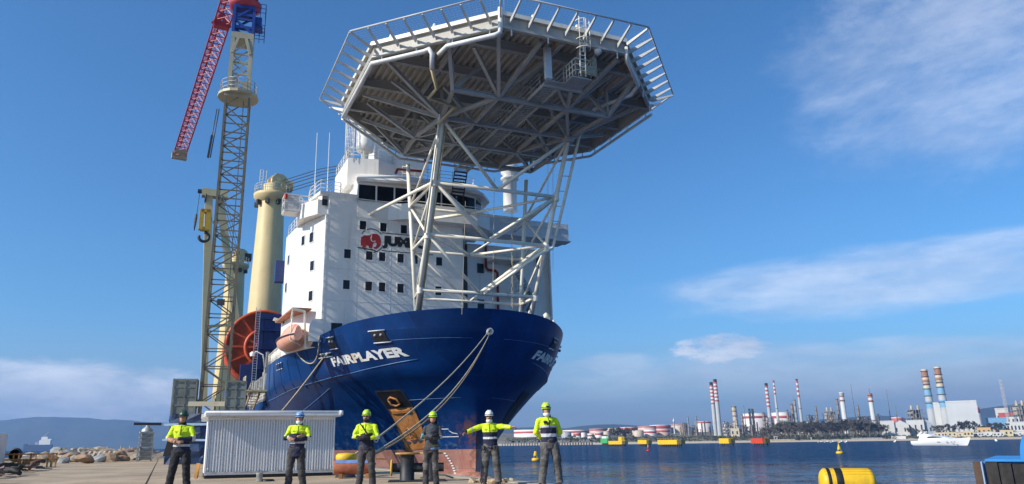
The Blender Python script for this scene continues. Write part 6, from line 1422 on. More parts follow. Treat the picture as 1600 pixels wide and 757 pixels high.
# 5 white helmet, arms spread
c5 = [((-0.40, -0.06, 1.335), (-0.585, -0.20, 1.245), (-0.75, -0.5, -0.15), (0.2, -0.3, -1), 1.3), ((0.40, -0.06, 1.375), (0.56, -0.21, 1.365), (0.75, -0.5, 0.05), (-0.2, -0.3, -1), 1.3)]
p5, *_ = person('person', 'worker in a white helmet and glasses holding both arms spread out', (766, 758), 0, 1.74, c5, (0.17, 0.20), [(1.48, SKIN), (1.26, Y_), (1.15, N_V), (1.09, S_), (0, N_V)], [[(0.60, Y_), (0.68, S_), (2, Y_)], [(0.58, Y_), (0.66, S_), (2, Y_)]], 0.86, 1.12, [CGREY, CGREY2], -0.02, (HW, CBLK), ('sunglasses', 'mask', 'stubble'), seed=5, sway=0.02)
b = MB(); b.tube([(-0.555, -0.18, 1.255), (-0.60, -0.21, 1.24)], 0.047, 12); b.build('wrist_band', CBLK, p5)
b = MB()
for x in (-0.19, -0.14, 0.12, 0.18): b.tube([(x, -0.135, 0.92), (x + .01, -0.16, 0.84), (x - .01, -0.15, 0.80)], 0.018, 6)
b.build('belt_tool', CBLK, p5)
# 6 lime helmet, hands behind the back
c6 = [((-0.28, 0.08, 1.14), (-0.07, 0.18, 0.99), (0.8, 0.2, -0.3), (0, 1, 0), 0.6), ((0.28, 0.08, 1.14), (0.07, 0.19, 1.0), (-0.8, 0.2, -0.3), (0, 1, 0), 0.6)]
p6, *_ = person('person', 'rightmost worker, lime helmet with head lamp, grey trousers, hands behind the back', (859, 760), 0, 1.86, c6, (0.17, 0.22), [(1.475, CNAVY), (1.285, Y_), (1.245, S_), (1.12, N_V), (1.05, S_), (0, N_V)], [[(2, Y_)], [(2, Y_)]], 0.93, 1.05, [CGREY, CGREY2], 0.16, (HL, CBLK), ('mask', 'headlamp'), seed=6, lean=-0.15, sway=0.03)
b = MB(); b.lathe([(0.025, -0.04), (0.034, -0.02), (0.034, 0.02), (0.025, 0.04)], 12, (-0.085, -0.14, 1.425), 'x'); b.tube([(-0.06, -0.14, 1.43), (-0.03, -0.155, 1.37), (0.01, -0.15, 1.40), (0.03, -0.12, 1.46)], 0.018, 8); b.build('ear_defenders', BLACKP, p6)
# ================================================================== out on the water
def hy(px): return 694 - 0.0130 * (px - CXP)      # horizon row
def sea_at(px, py): return onz(px, py, SEA_Z)
BUY = mat('buoy_yellow', (0.80, 0.50, 0.01), 0.5, var=0.1, vs=3)
def buoy(px, py, hgt, m, label, top):
    q = sea_at(px, py); o = thing('channel_buoy', label, 'buoy', (q.x, q.y, SEA_Z), 0.3, None)
    s = hgt / 2.4
    b = MB(); b.lathe([(0.0, -0.2), (0.62 * s, -0.1), (0.68 * s, 0.05), (0.68 * s, 0.30 * s), (0.5 * s, 0.42 * s), (0, 0.44 * s)], 20); b.build('float', m, o)
    b = MB()
    for a in range(4):
        c, d_ = math.cos(a * math.pi / 2 + .4), math.sin(a * math.pi / 2 + .4); b.tube([(0.42 * s * c, 0.42 * s * d_, 0.4 * s), (0.16 * s * c, 0.16 * s * d_, 1.55 * s)], 0.045 * s, 6)
    b.lathe([(0.34 * s, 0.8 * s), (0.36 * s, 0.85 * s), (0.2 * s, 1.5 * s), (0.18 * s, 1.55 * s)], 14); b.build('tower', m, o)
    b = MB(); b.tube([(0, 0, 1.5 * s), (0, 0, hgt)], 0.05 * s, 6); b.lathe([(0.12 * s, 1.55 * s), (0.14 * s, 1.7 * s), (0.1 * s, 1.85 * s)], 12); b.build('topmark', top, o)
    return o
buoy(837, 719.5, 2.45, BUY, 'yellow channel buoy close in, seen beside the rightmost worker’s legs', DARKST)
buoy(1312, 708.5, 2.5, BUY, 'yellow channel buoy far out, in front of the tree covered shore', BUY)
buoy(1013, 704.5, 2.3, mat('buoy_red', (0.55, 0.035, 0.02), 0.5), 'small red buoy in front of the yellow mooring dolphins', WHITE)
# mooring dolphins: coloured decks on piles
def dolphin(px0, px1, ytop, yw, m, label, extra=None, group=None):
    q0, q1 = sea_at(px0, yw), sea_at(px1, yw); Y = q0.y; L = (q1 - q0).length; zt = at(px0, ytop, Y).z - SEA_Z
    o = thing('mooring_dolphin', label, 'dolphin', (q0.x, q0.y, SEA_Z), math.atan2(q1.y - q0.y, q1.x - q0.x), group)
    b = MB(); b.box(0, L * 0.84, 0, 3.0, zt * 0.34, zt); b.build('deck', m, o)
    b = MB(); b.box(L * .84 + 0.02, L, 0.4, 3.0, zt * 0.34, zt * 0.95); b.build('fender_panel', mat('dolphin_dark', (0.10, 0.085, 0.03), 0.6, var=0.3), o)
    n_ = max(2, int(L / 3.0))
    for i in range(n_):
        x = L * (0.12 + 0.76 * i / (n_ - 1))
        for y in (0.6, 2.4):
            b = MB(); b.lathe([(0.42, -1.5), (0.42, zt * 0.34)], 12, (x, y, 0)); b.build('pile', mat('pile_dark', (0.06, 0.045, 0.03), 0.8, var=0.4, vs=1), o)
    if extra: extra(o, L, zt, m)
    return o
DY = mat('dolphin_yellow', (0.80, 0.50, 0.01), 0.55, var=0.1, vs=0.6)
def cab_top(o, L, zt, m):
    b = MB(); b.box(L * 0.62, L * 0.82, 0.3, 2.7, zt, zt * 1.75); b.build('hut', m, o)
def railt(o, L, zt, m):
    b = MB()
    for i in range(8): x = L * i / 8; b.bar((x, 0.1, zt), (x, 0.1, zt + 1.0), 0.08)
    b.bar((0, .1, zt + 1), (L * .84, .1, zt + 1), 0.08); b.build('railing', m, o)
dolphin(951, 976, 689, 697, DY, 'yellow mooring dolphin with a raised hut, next to the green one', cab_top)
dolphin(997, 1013, 687.5, 697, DY, 'short yellow mooring dolphin left of the long yellow one', railt)
dolphin(1028, 1064, 687.5, 698, DY, 'long yellow mooring dolphin on many piles', railt)
dolphin(1124, 1142, 685, 697, DY, 'yellow block mooring dolphin nearest the red one', None)
dolphin(1174, 1196, 685, 697, mat('dolphin_red', (0.62, 0.06, 0.02), 0.55, var=0.1, vs=0.6), 'red mooring dolphin standing on piles', None)
dolphin(939, 951, 685, 696.5, mat('dolphin_green', (0.06, 0.42, 0.12), 0.55, var=0.1), 'green mooring dolphin with a white top', lambda o, L, zt, m: (lambda b: (b.box(L * .1, L * .7, .4, 2.4, zt, zt * 1.3), b.build('white_top', WHITE, o)))(MB()))
# motor yacht
q0, q1 = sea_at(1432, 696), sea_at(1521, 696); L = (q1 - q0).length * 1.0
yt = thing('motor_yacht', 'white motor yacht lying at anchor in front of the beach', 'yacht', (q0.x, q0.y, SEA_Z), math.atan2(q1.y - q0.y, q1.x - q0.x))
GEL = mat('gelcoat_white', (0.80, 0.80, 0.79), 0.25, var=0.03)
rows = []
for i in range(21):
    f = i / 20; w_ = 2.7 * (1 - max(0, (f - 0.45) / 0.55) ** 2.2) * (0.92 if f < 0.05 else 1); zt = 1.9 + 1.25 * f ** 1.6; flare = 0.55 + 0.35 * (1 - f)
    xo = L * (f * 0.98) ; xl = L * (0.03 + f * 0.86)
    rows.append([(xl, -w_ * flare * .7, -0.4), (xl * .6 + xo * .4, -w_ * (flare + .25), 0.7), (xo, -w_, zt), (xo, w_, zt), (xl * .6 + xo * .4, w_ * (flare + .25), 0.7), (xl, w_ * flare * .7, -0.4)])
b = MB(); b.grid([r[:3] for r in rows]); b.grid([r[3:] for r in rows]); b.grid([[r[2], r[3]] for r in rows], 0, False); b.add(rows[0], [list(range(6))]); b.build('hull', GEL, yt)
def ysec(pts, w0, w1, name, m):
    b = MB(); n_ = len(pts)
    va = [(x * L, -w0 if z < 3 else -w1, z) for x, z in pts]; vb = [(x * L, w0 if z < 3 else w1, z) for x, z in pts]
    b.add(va + vb, [list(range(n_))[::-1], list(range(n_, 2 * n_))] + [(i, (i + 1) % n_, n_ + (i + 1) % n_, n_ + i) for i in range(n_)]); return b.build(name, m, yt)
ysec([(0.13, 1.9), (0.70, 2.6), (0.60, 3.3), (0.44, 3.9), (0.30, 4.1), (0.16, 4.0)], 2.1, 1.8, 'saloon', GEL)
ysec([(0.30, 3.05), (0.585, 3.2), (0.52, 3.55), (0.42, 3.75), (0.32, 3.6)], 2.13, 1.98, 'dark_glazing', GLASS)
ysec([(0.12, 4.0), (0.36, 4.1), (0.29, 4.7), (0.20, 4.8)], 1.7, 1.5, 'flybridge', GEL)
b = MB()
for y in (-1.2, 1.2): b.bar((0.10 * L, y, 4.0), (0.19 * L, y, 5.6), 0.3, 0.7)
b.bar((0.185 * L, -1.3, 5.6), (0.185 * L, 1.3, 5.6), 0.6, 0.25); b.build('radar_arch', GEL, yt)
for x in (0.36, 0.50, 0.53, 0.66, 0.74, 0.79):
    b = MB(); b.box(x * L, x * L + 0.7, -2.66, -2.55, 1.25, 1.5); b.build('porthole', GLASS, yt)
b = MB(); b.tube([(0.7 * L, -1.9, 2.9), (0.85 * L, -1.3, 3.5), (0.97 * L, -0.2, 3.8)], 0.05, 5); b.build('bow_rail', WHITE2, yt)
# small boats along the beach
for i, px in enumerate((1284, 1294, 1303, 1316, 1324, 1400, 1467, 1556)):
    q = sea_at(px, 691.5 - (px - 1280) * 0.008); o = thing('moored_boat', 'tiny white boat moored close under the beach', 'boat', (q.x, q.y, SEA_Z), 0.15 * i, 'boats moored along the beach')
    b = MB(); R_ = [[(x * 4, -w_, 0.9 + .2 * x), (x * 4, -w_ * .6, 0), (x * 4, w_ * .6, 0), (x * 4, w_, 0.9 + .2 * x)] for x, w_ in ((-1, .9), (-.3, 1.1), (.4, .9), (1, .1))]
    b.grid(R_); b.grid([[r[0], r[3]] for r in R_], 0, False); b.add(R_[0], [(0, 1, 2, 3)]); b.build('hull', GEL, o); b = MB(); b.box(-1.2, .8, -.6, .6, .8, 1.7); b.build('cabin', GEL, o)
# floating fender buoy, yellow with black bands
q = at(1322, 741, 40.0)
fb = thing('fender_buoy', 'big yellow cylindrical mooring buoy with black bands floating near the quay', 'buoy', (q.x, 40.0, SEA_Z), rad(-14))
FY = mat('fender_yellow', (0.78, 0.47, 0.015), 0.45, var=0.10, vs=1.6, spots=(0.40, 0.26, 0.04), spk=0.35, sps=2.2)
zc_ = 0.68; Rb = 0.69; Lb = 1.34
prof = [(0.0, -Lb)] + [(Rb * math.sin(a) ** 0.75, -Lb + 0.34 * (1 - math.cos(a))) for a in (0.2, 0.5, 0.8, 1.1, 1.35, 1.57)] + [(Rb * math.sin(a) ** 0.75, Lb - 0.34 * (1 - math.cos(a))) for a in (1.57, 1.35, 1.1, 0.8, 0.5, 0.2)] + [(0, Lb)]
b = MB(); b.lathe(prof, 36, (0, 0, zc_ + 0.1), 'x'); b.build('float', FY, fb)
for x0, x1 in ((-0.98, -0.82), (-0.60, -0.26)):
    b = MB(); b.lathe([(Rb + .012, x0), (Rb + 0.02, x0 + 0.02), (Rb + 0.02, x1 - 0.02), (Rb + 0.012, x1)], 36, (0, 0, zc_ + 0.1), 'x'); b.build('black_band', BLACKP, fb)
b = MB()
for a in range(9): b.tube([(-1.1, Rb * math.cos(.5 + a * .25) * 1.005, zc_ + .1 + Rb * math.sin(.5 + a * .25) * 1.005), (1.2, Rb * math.cos(.5 + a * .25) * 1.005, zc_ + .1 + Rb * math.sin(.5 + a * .25) * 1.005)], 0.006, 4)
b.build('seam', mat('seam_ochre', (0.42, 0.28, 0.03), 0.7), fb)
# blue pontoon boat with black fender timbers at the right edge
Yp = 27.0; q = at(1523, 722, Yp)
pt = thing('work_pontoon', 'bright blue work boat faced with black fender timbers at the right edge', 'boat', (q.x, Yp, SEA_Z), rad(-37))
PB = mat('pontoon_blue', (0.02, 0.22, 0.55), 0.5, var=0.1, vs=1); TIM = mat('fender_timber', (0.022, 0.019, 0.017), 0.8, var=0.5, vs=3, bump=0.6, bs=8, streak=(0.09, 0.06, 0.04), sk=0.5, sks=4)
dz = q.z - SEA_Z
b = MB(); b.box(0.22, 7.0, 0.2, 6.0, -0.6, dz + 0.02); b.box(0.30, 7.0, 0.02, 6.1, dz + 0.021, dz + 0.10); b.build('pontoon_deck', PB, pt)
for i in range(16):
    x = 0.30 + i * 0.385; b = MB(); b.box(x, x + 0.35, -0.14 - 0.03 * (i % 2), 0.19, -0.5, dz - 0.03 * (i % 3)); b.build('fender_timber', TIM, pt)
    b = MB(); b.lathe([(0.045, 0), (0.045, -0.05), (0, -0.05)], 8, (x + 0.17, -0.145 - 0.03 * (i % 2), dz - 0.75), 'y'); b.build('bolt_head', DARKST, pt)
b = MB(); b.box(-0.06, 0.16, -0.1, 0.3, -0.5, dz + 0.01); b.build('end_timber', mat('brown_timber', (0.09, 0.05, 0.03), 0.8, var=0.3, vs=3), pt)
b = MB(); b.box(0.17, 0.215, -0.12, 0.2, -0.5, dz + 0.02); b.build('edge_strip', mat('pale_blue_edge', (0.25, 0.36, 0.52), 0.5), pt)
rows = []
for i in range(13):
    f = i / 12; zz = dz + 0.1 + 1.0 * math.sin(f * math.pi / 2) ** 0.8
    rows.append([(1.32 + 0.5 * f ** 1.5 + 0.0, y, zz) for y in (0.35, 0.55, 2.2, 2.4)] )
b = MB(); b.grid(rows); b.grid([[r[0], (7.0, 0.35, r[0][2])] for r in rows], 0, False); b.grid([rows[-1], [(7.0, y, rows[-1][0][2]) for y in (0.35, .55, 2.2, 2.4)]], 0, False); b.build('bow_cover', PB, pt)
# distant crane vessel off the left rocks
q = sea_at(60, 704.3)
cv = thing('distant_ship', 'hazy blue ship with a white house and crane far beyond the rocks', 'ship', (at(36, 703, 2400).x, 2400, SEA_Z), 0.0)
L = at(80, 703, 2400).x - at(36, 703, 2400).x; cv.scale = (1, 1, 2.67)
b = MB(); b.prism([(0, 0), (L, 0), (L * .97, 10), (L * .05, 10)], 0, 7.0); b.prism([(-2, 2), (6, 0), (6, 10)], 4, 8); b.build('hull', mat('far_hull_blue', (0.03, 0.06, 0.14), 0.5), cv)
b = MB(); b.box(L * .52, L * 0.92, 1, 9, 7, 12); b.box(L * .58, L * .8, 2, 8, 12, 16); b.box(L * .6, L * .95, 1, 9, 12, 13.5); b.build('deckhouse', WHITE, cv)
b = MB(); b.bar((L * .42, 5, 7), (L * .80, 5, 22), 1.1); b.box(L * .37, L * .47, 3, 7, 7, 10); b.build('crane', GREYP, cv)
# ================================================================== far shore
def land(Y, x=0): return float(np.interp(Y, [1180, 1202, 1212, 1240, 1300, 1500, 1700, 2200, 2700, 3600], [-4, SEA_Z, -0.6, 1.0, 5.0, 12.0, 17.5, 30, 34, 10]))
cols = []
rl = random.Random(21)
pxs = [640 + i * 26 for i in range(70)]
YS = [1180, 1204, 1214, 1226, 1244, 1275, 1320, 1400, 1500, 1620, 1760, 1950, 2200, 2500, 2900, 3600]
for px in pxs:
    dirx = (px - CXP) / FOC * 1.02
    cols.append([Vector((dirx * Y, Y, land(Y) + (rl.uniform(-1.2, 1.2) if Y > 1300 else (rl.uniform(-.2, .2) if Y > 1210 else 0)))) for Y in YS])
LANDM = bpy.data.materials.new('shore_ground'); LANDM.use_nodes = True; t = NT(LANDM.node_tree); p_ = t.n['Principled BSDF']
P_ = t.new('ShaderNodeNewGeometry').outputs['Position']; xyz = t.new('ShaderNodeSeparateXYZ'); t.l.new(P_, xyz.inputs[0])
n1 = t.noise(P_, 0.05, 5, 0.65); n2 = t.noise(P_, 0.012, 4, 0.6)
scrub = t.mix(t.ramp(n1, 0.42, 0.58), (0.075, 0.085, 0.04, 1), (0.24, 0.19, 0.12, 1)); scrub = t.mix(t.ramp(n2, 0.55, 0.7), scrub, (0.30, 0.25, 0.17, 1))
t.l.new(t.mix(t.ramp(t.math('ADD', xyz.outputs[2], t.math('MULTIPLY', n1, 1.2)), 1.5, 2.6), (0.58, 0.47, 0.33, 1), scrub), p_.inputs['Base Color']); p_.inputs['Roughness'].default_value = 0.95
b = MB(); b.grid(cols, 0, True); struct(b.build('shore_land', LANDM))
def base(px, Y): q = at(px, 680, Y); return Vector((q.x, Y, land(Y) - 0.5))
def scale_at(Y): return Y / FOC * 1.03
# ---- storage tanks
TW = mat('tank_white', (0.78, 0.70, 0.65), 0.6, var=0.06, vs=0.05); TR = mat('tank_red', (0.46, 0.09, 0.08), 0.6, var=0.12, vs=0.1); TBG = mat('tank_beige', (0.58, 0.48, 0.36), 0.6, var=0.08, vs=0.05); TPK = mat('tank_pink', (0.66, 0.44, 0.36), 0.6, var=0.08, vs=0.05); TGY = mat('tank_grey', (0.40, 0.40, 0.40), 0.6, var=0.1, vs=0.05)
tanks = [  # px0, px1, top, Y, body, band(top frac 0..1), label
    (803, 874, 671, 1560, TW, (0.52, 0.80), 'wide white tank with a broad red band, behind the rightmost worker'),
    (879, 921, 671.5, 1640, TW, (0.5, 0.85), 'white tank with a red upper band just right of the rightmost worker'),
    (921, 948, 669.5, 1700, TPK, (0.72, 0.98), 'pink tank with a red rim left of the beige one'),
    (948, 970, 668.5, 1720, TBG, None, 'beige tank between the pink tank and the red topped one'),
    (969, 997, 667, 1760, TW, (0.45, 0.95), 'white tank with a deep red top standing behind dark trees'),
    (997, 1026, 665.5, 1800, TPK, (0.86, 0.99), 'pale pink tank rising behind two smaller banded tanks'),
    (1016, 1049, 663.5, 1880, TW, (0.55, 0.95), 'white tank with a dark red top at the crest of the rise'),
    (1049, 1076, 662.5, 1900, TBG, (0.9, 1.0), 'large beige tank under the slim beacon tower'),
    (877, 893, 674.5, 1440, TGY, None, 'grey dome roofed tank close behind the rightmost worker’s arm'),
    (896, 908, 676, 1400, TW, (0.55, 0.95), 'small white tank with a red top near the grey dome roofed one'),
    (908, 916, 675.5, 1420, TW, None, 'small plain white tank beside the small red topped one'),
    (918, 928, 677, 1380, TW, (0.5, 0.8), 'small white tank with a red ring above the jetty'),
    (930, 942, 675, 1400, TW, (0.6, 0.9), 'small red ringed tank above the green dolphin'),
    (943, 953, 673.5, 1430, TBG, None, 'small cream tank above the hut of the yellow dolphin'),
    (988, 1006, 672, 1500, TBG, None, 'cream cylinder tank standing right of the dark trees'),
    (1006, 1026, 670.5, 1520, TW, (0.45, 0.75), 'white tank with one crisp red band, between cream and pink tanks'),
    (1025, 1047, 670, 1540, TPK, (0.55, 0.85), 'pinkish tank with a red stripe, rightmost of the low row'),
    (1088, 1113, 658, 1950, TW, (0.86, 1.0), 'pale tank behind the left pair of striped chimneys'),
    (1164, 1201, 645, 2000, TW, (0.74, 0.88), 'tall white tank with a red band behind the brown columns'),
    (1209, 1239, 643.5, 2000, TW, (0.70, 0.85), 'white tank with a red band between two slim striped chimneys'),
    (1524, 1537, 633.5, 1900, TW, (0.72, 0.98), 'white tank with a bright red top right of the big white boiler house'),
    (1397, 1414, 651, 1750, TPK, (0.3, 0.95), 'low red tank behind the left white hangar'),
]
for (x0, x1, yt_, Y, m, band, lab) in tanks:
    c = base((x0 + x1) / 2, Y); R = abs(at(x1, 680, Y).x - at(x0, 680, Y).x) / 2; h = at((x0 + x1) / 2, yt_, Y).z - c.z
    o = thing('storage_tank', lab, 'tank', c, 0.0, 'refinery storage tanks')
    b = MB(); b.lathe([(R, 0), (R, h * 0.93), (R * 0.98, h * 0.94), (R * 0.6, h * 0.98), (0, h)], 30); b.build('shell', m, o)
    if band: b = MB(); b.lathe([(R + .02, h * .93 * band[0]), (R + 0.12, h * .93 * band[0] + .1), (R + 0.12, h * .93 * band[1] - .1), (R + .02, h * .93 * band[1])], 30); b.build('band', TR, o)
    b = MB(); b.lathe([(R + .25, h * .935), (R + .3, h * .95), (R + .1, h * .955)], 30); b.build('rim_walkway', TW, o)
# ---- chimneys
CHR = mat('chimney_red', (0.46, 0.10, 0.08), 0.7, var=0.12, vs=0.1); CHW = mat('chimney_white', (0.66, 0.65, 0.63), 0.7, var=0.06, vs=0.1); CHG = mat('chimney_concrete', (0.46, 0.47, 0.47), 0.8, var=0.08, vs=0.06, streak=(0.3, 0.29, 0.28), sk=.3, sks=0.1); CHB = mat('chimney_soot', (0.02, 0.02, 0.022), 0.8)
CHBL = mat('chimney_blue', (0.20, 0.38, 0.54), 0.7, var=0.08, vs=0.1); CHBR = mat('chimney_brown', (0.36, 0.17, 0.10), 0.7, var=0.15, vs=0.1); CHCR = mat('chimney_cream', (0.66, 0.55, 0.36), 0.7, var=0.1, vs=0.1); CHDK = mat('chimney_ring', (0.13, 0.08, 0.06), 0.7)
def chimney(pxb, pxt, yt_, Y, wb, wt, zones, lab, rings=(), spire=0, cat='chimney'):
    c = base(pxb, Y); h = at(pxt, yt_, Y).z - c.z; s = abs(at(pxb + 10, 640, Y).x - at(pxb, 640, Y).x) / 10
    rb, rt2 = wb * s / 2, wt * s / 2
    o = thing('chimney', lab, cat, c, 0.0, None)
    rad_ = lambda f: rb + (rt2 - rb) * f
    f0 = 0.0
    for f1, m in zones:
        b = MB(); b.lathe([(rad_(f0), f0 * h), (rad_(f1), f1 * h)], 20); b.build('band' if f0 > 0 else 'shaft', m, o); f0 = f1
    for f in rings:
        b = MB(); b.lathe([(rad_(f), f * h - .3), (rad_(f) * 1.28, f * h), (rad_(f) * 1.28, f * h + .5), (rad_(f), f * h + .8)], 18); b.build('gallery', CHDK, o)
    if spire: b = MB(); b.tube([(0, 0, h), (0, 0, h + spire * s)], 0.35 * s, 6); b.build('spire', CHDK, o)
    return o
def stripes(f0, n, top):
    z = [(f0, CHG)]
    for i in range(n): z.append((f0 + (top - f0) * (i + 1) / n, CHR if i % 2 == 0 else CHW))
    if top < 1: z.append((1.0, CHB))
    return z
chimney(1118.7, 1113.4, 597, 1500, 6.4, 5.2, stripes(0.58, 11, 0.945), 'shorter left one of the close pair of striped black topped chimneys')
chimney(1125.3, 1119.2, 592.5, 1480, 7.2, 5.4, stripes(0.60, 11, 0.95), 'taller right one of the close pair of striped black topped chimneys')
chimney(1206, 1201, 598.5, 1600, 6.0, 4.6, stripes(0.52, 11, 0.945), 'single striped chimney with a black top left of the thin striped one')
chimney(1218.5, 1212.3, 594.5, 1650, 4.6, 2.6, stripes(0.73, 7, 0.985), 'thin pale chimney with red stripes only near its tip', rings=(0.46,))
chimney(1255.5, 1249.2, 592, 1620, 4.6, 3.2, stripes(0.66, 7, 0.97), 'tall thin grey chimney with three red bands, right of the refinery columns', rings=(0.45,))
chimney(1323.6, 1320.2, 613, 1500, 7.4, 7.0, [(0.78, CHW), (0.82, CHBR), (0.88, CHW), (0.93, CHBR), (1.0, CHW)], 'thick white chimney with brown bands standing behind the grove', rings=(0.79, 0.96, 0.34))
chimney(1368.6, 1362.8, 614.5, 1520, 7.0, 6.8, [(0.78, CHW), (0.83, CHBR), (0.89, CHW), (0.95, CHBR), (1.0, CHBR)], 'thick white chimney with a brown head and a thin spire', rings=(0.79, 0.95, 0.32), spire=7)
bigz = [(0.385, CHG), (0.50, CHBL), (0.58, CHG), (0.70, CHBL), (0.745, CHCR), (0.775, CHDK), (0.81, CHCR), (0.835, CHBR), (0.87, CHCR), (0.90, CHBR), (0.97, CHBR), (1.0, CHCR)]
chimney(1461, 1448.4, 577, 1440, 12.4, 9.0, bigz, 'left of the two fat power station chimneys banded grey, blue and brown', rings=(0.47, 0.58, 0.69, 0.80, 0.88, 0.97))
chimney(1482.5, 1467.6, 573, 1420, 12.6, 9.2, bigz, 'right of the two fat power station chimneys, next to the white boiler house', rings=(0.47, 0.58, 0.69, 0.80, 0.88, 0.97))
# masts
MSTM = mat('mast_grey', (0.20, 0.20, 0.21), 0.6)
for (pxb, pxt, yt_, Y, lab) in ((1340.5, 1336, 600, 1500, 'thin dark mast between the two thick white chimneys'), (1395.5, 1390.5, 607.5, 1550, 'thin dark mast left of the two fat chimneys'), (1166.8, 1166, 632, 1500, 'thin mast near the twin brown columns'), (1406, 1404.5, 633, 1550, 'short faint mast right of the thin dark one'), (1488, 1485.5, 613, 1900, 'faint distant mast just right of the fat chimneys')):
    c = base(pxb, Y); h = at(pxt, yt_, Y).z - c.z; b = MB()
    for a in range(3): b.tube([(0.9 * math.cos(a * 2.1), .9 * math.sin(a * 2.1), 0), (0.25 * math.cos(a * 2.1), .25 * math.sin(a * 2.1), h)], 0.28, 4)
    for i in range(20): z = h * i / 20; r_ = 0.9 - .65 * i / 20; b.tube([(r_ * math.cos(a), r_ * math.sin(a), z) for a in (0, 2.1, 4.2, 6.28)], 0.12, 3)
    o = b.build('radio_mast', MSTM, None, c); tag(o, lab, 'mast')
c = base(1580, 1350); h = at(1576, 593, 1350).z - c.z; o = thing('lattice_mast', 'pale lattice mast crane standing above the low town at the right', 'mast', c)
b = MB(); lat(b, 0, h, 1.5, 3.4, 0.16, 0.10); b.build('lattice', mat('mast_pale', (0.55, 0.52, 0.50), 0.6), o); b = MB(); lat(b, 0, h * 0.22, 3.0, 3.4, 0.3, 0.2); b.build('foot', CHR, o)
c = base(1054.5, 1700); h = at(1053.8, 654, 1700).z - c.z; o = thing('beacon_tower', 'slim white beacon tower above the beige tanks', 'tower', c); b = MB(); b.lathe([(1.8, 0), (1.6, h * .8), (2.4, h * .81), (2.4, h * .88), (1.2, h * .89), (0.8, h), (0, h * 1.05)], 12); b.build('shaft', CHW, o)
# ---- refinery process units
PBR = mat('process_brown', (0.27, 0.185, 0.13), 0.7, var=0.25, vs=0.15); PGY = mat('process_grey', (0.28, 0.275, 0.265), 0.7, var=0.25, vs=0.15); PTN = mat('process_tan', (0.44, 0.36, 0.26), 0.7, var=0.2, vs=0.15); PDK = mat('process_dark', (0.10, 0.085, 0.075), 0.7, var=0.3, vs=0.15)
def column(px, yt_, Y, w_, m, lab, group=None, head=0):
    c = base(px, Y); c.x = at(px, yt_ * 0.5 + 338, Y).x; s = scale_at(Y); h = at(px - 0.0, yt_, Y).z - c.z; r_ = w_ * s / 2
    o = thing('process_column', lab, 'column', c, 0, group)
    b = MB(); b.lathe([(r_ * 1.1, 0), (r_ * 1.1, h * .12), (r_, h * .13), (r_, h * .96), (r_ * .6, h), (0, h)], 12); b.build('vessel', m, o)
    b = MB()
    for f in (0.45, 0.65, 0.82, 0.97): b.lathe([(r_, f * h - .2), (r_ * 1.35 + .4, f * h), (r_ * 1.35 + .4, f * h + .35), (r_, f * h + .4)], 10)
    b.tube([(r_ * 1.25, 0, 0), (r_ * 1.25, 0, h * .9), (0, 0, h * 1.03)], 0.25, 5); stuff(b.build('platforms_and_riser', PDK, o))
column(1148.5, 634, 1570, 6.5, PTN, 'stout tan column right of the pair of striped chimneys')
column(1172.5, 638.5, 1520, 3.2, PTN, 'left one of two slim tan columns')
column(1177.3, 638, 1525, 3.2, PTN, 'right one of two slim tan columns')
column(1160.3, 647, 1450, 3.2, PBR, 'brown column in front of the tall white tank')
column(1194, 644, 1480, 3.6, PBR, 'brown column left of the single striped chimney')
column(1239.5, 630.5, 1560, 3.6, PBR, 'brown column left of the tall grey tower')
column(1244, 623.5, 1580, 3.4, PGY, 'tall grey tower between brown columns')
column(1231.8, 640, 1550, 2.6, PBR, 'short brown column beside the thin striped chimney')
column(1277, 634, 1560, 2.2, PBR, 'thin rusty column with a lattice top right of the grey chimney')
column(1311, 622.5, 1560, 3.0, PBR, 'tall rusty column left of the thick white chimney')
column(1343, 632.5, 1560, 2.4, PBR, 'thin rusty column between the two thick white chimneys')
column(1075.5, 650.5, 1480, 1.8, PGY, 'left slender flue near the left chimney pair'); column(1088.5, 650, 1480, 1.8, PGY, 'right slender flue near the left chimney pair')
column(1069, 661, 1470, 1.6, PBR, 'short rusty flue left of the slender grey ones'); column(1096.5, 660, 1470, 2.0, PBR, 'short rusty flue right of the slender grey ones')
rc = random.Random(33)
for i in range(64):
    px = rc.choice([rc.uniform(1062, 1112), rc.uniform(1130, 1206), rc.uniform(1215, 1312), rc.uniform(1340, 1376)]); Y = rc.uniform(1420, 1580); yt_ = rc.uniform(655, 668) if px < 1200 else rc.uniform(645, 660)
    if i % 2: column(px, yt_, Y, rc.uniform(1.0, 2.6), rc.choice([PBR, PGY, PTN, PDK]), 'small process column in the maze of the refinery', 'small refinery columns')
    else:
        c = base(px, Y); s = scale_at(Y); h = at(px, yt_ + 3, Y).z - c.z; w_ = rc.uniform(4, 10) * s * 0.6
        o = thing('pipe_structure', 'open steel process frame in the maze of the refinery', 'framework', c, rc.uniform(-.4, .4), 'refinery process frames'); b = MB()
        for x in (-w_, 0, w_):
            for y in (-4, 4): b.bar((x, y, 0), (x, y, h), 0.7)
        nl = max(2, int(h / 5))
        for k2 in range(1, nl + 1): b.box(-w_, w_, -4, 4, h * k2 / nl - .5, h * k2 / nl)
        b.build('frame', rc.choice([PBR, PGY, PDK]), o); b = MB()
        for k2 in range(nl):
            z = h * k2 / nl + .2; x = rc.uniform(-w_ * .7, w_ * .3); b.box(x, x + w_ * rc.uniform(.3, .7), -3, 3, z, z + h / nl * .6); b.lathe([(1.4, -w_), (1.4, w_ * rc.uniform(0, 1))], 8, (0, rc.uniform(-2, 2), z + 2.2), 'x')
        stuff(b.build('vessels', rc.choice([PTN, PGY, PBR, TW]), o))
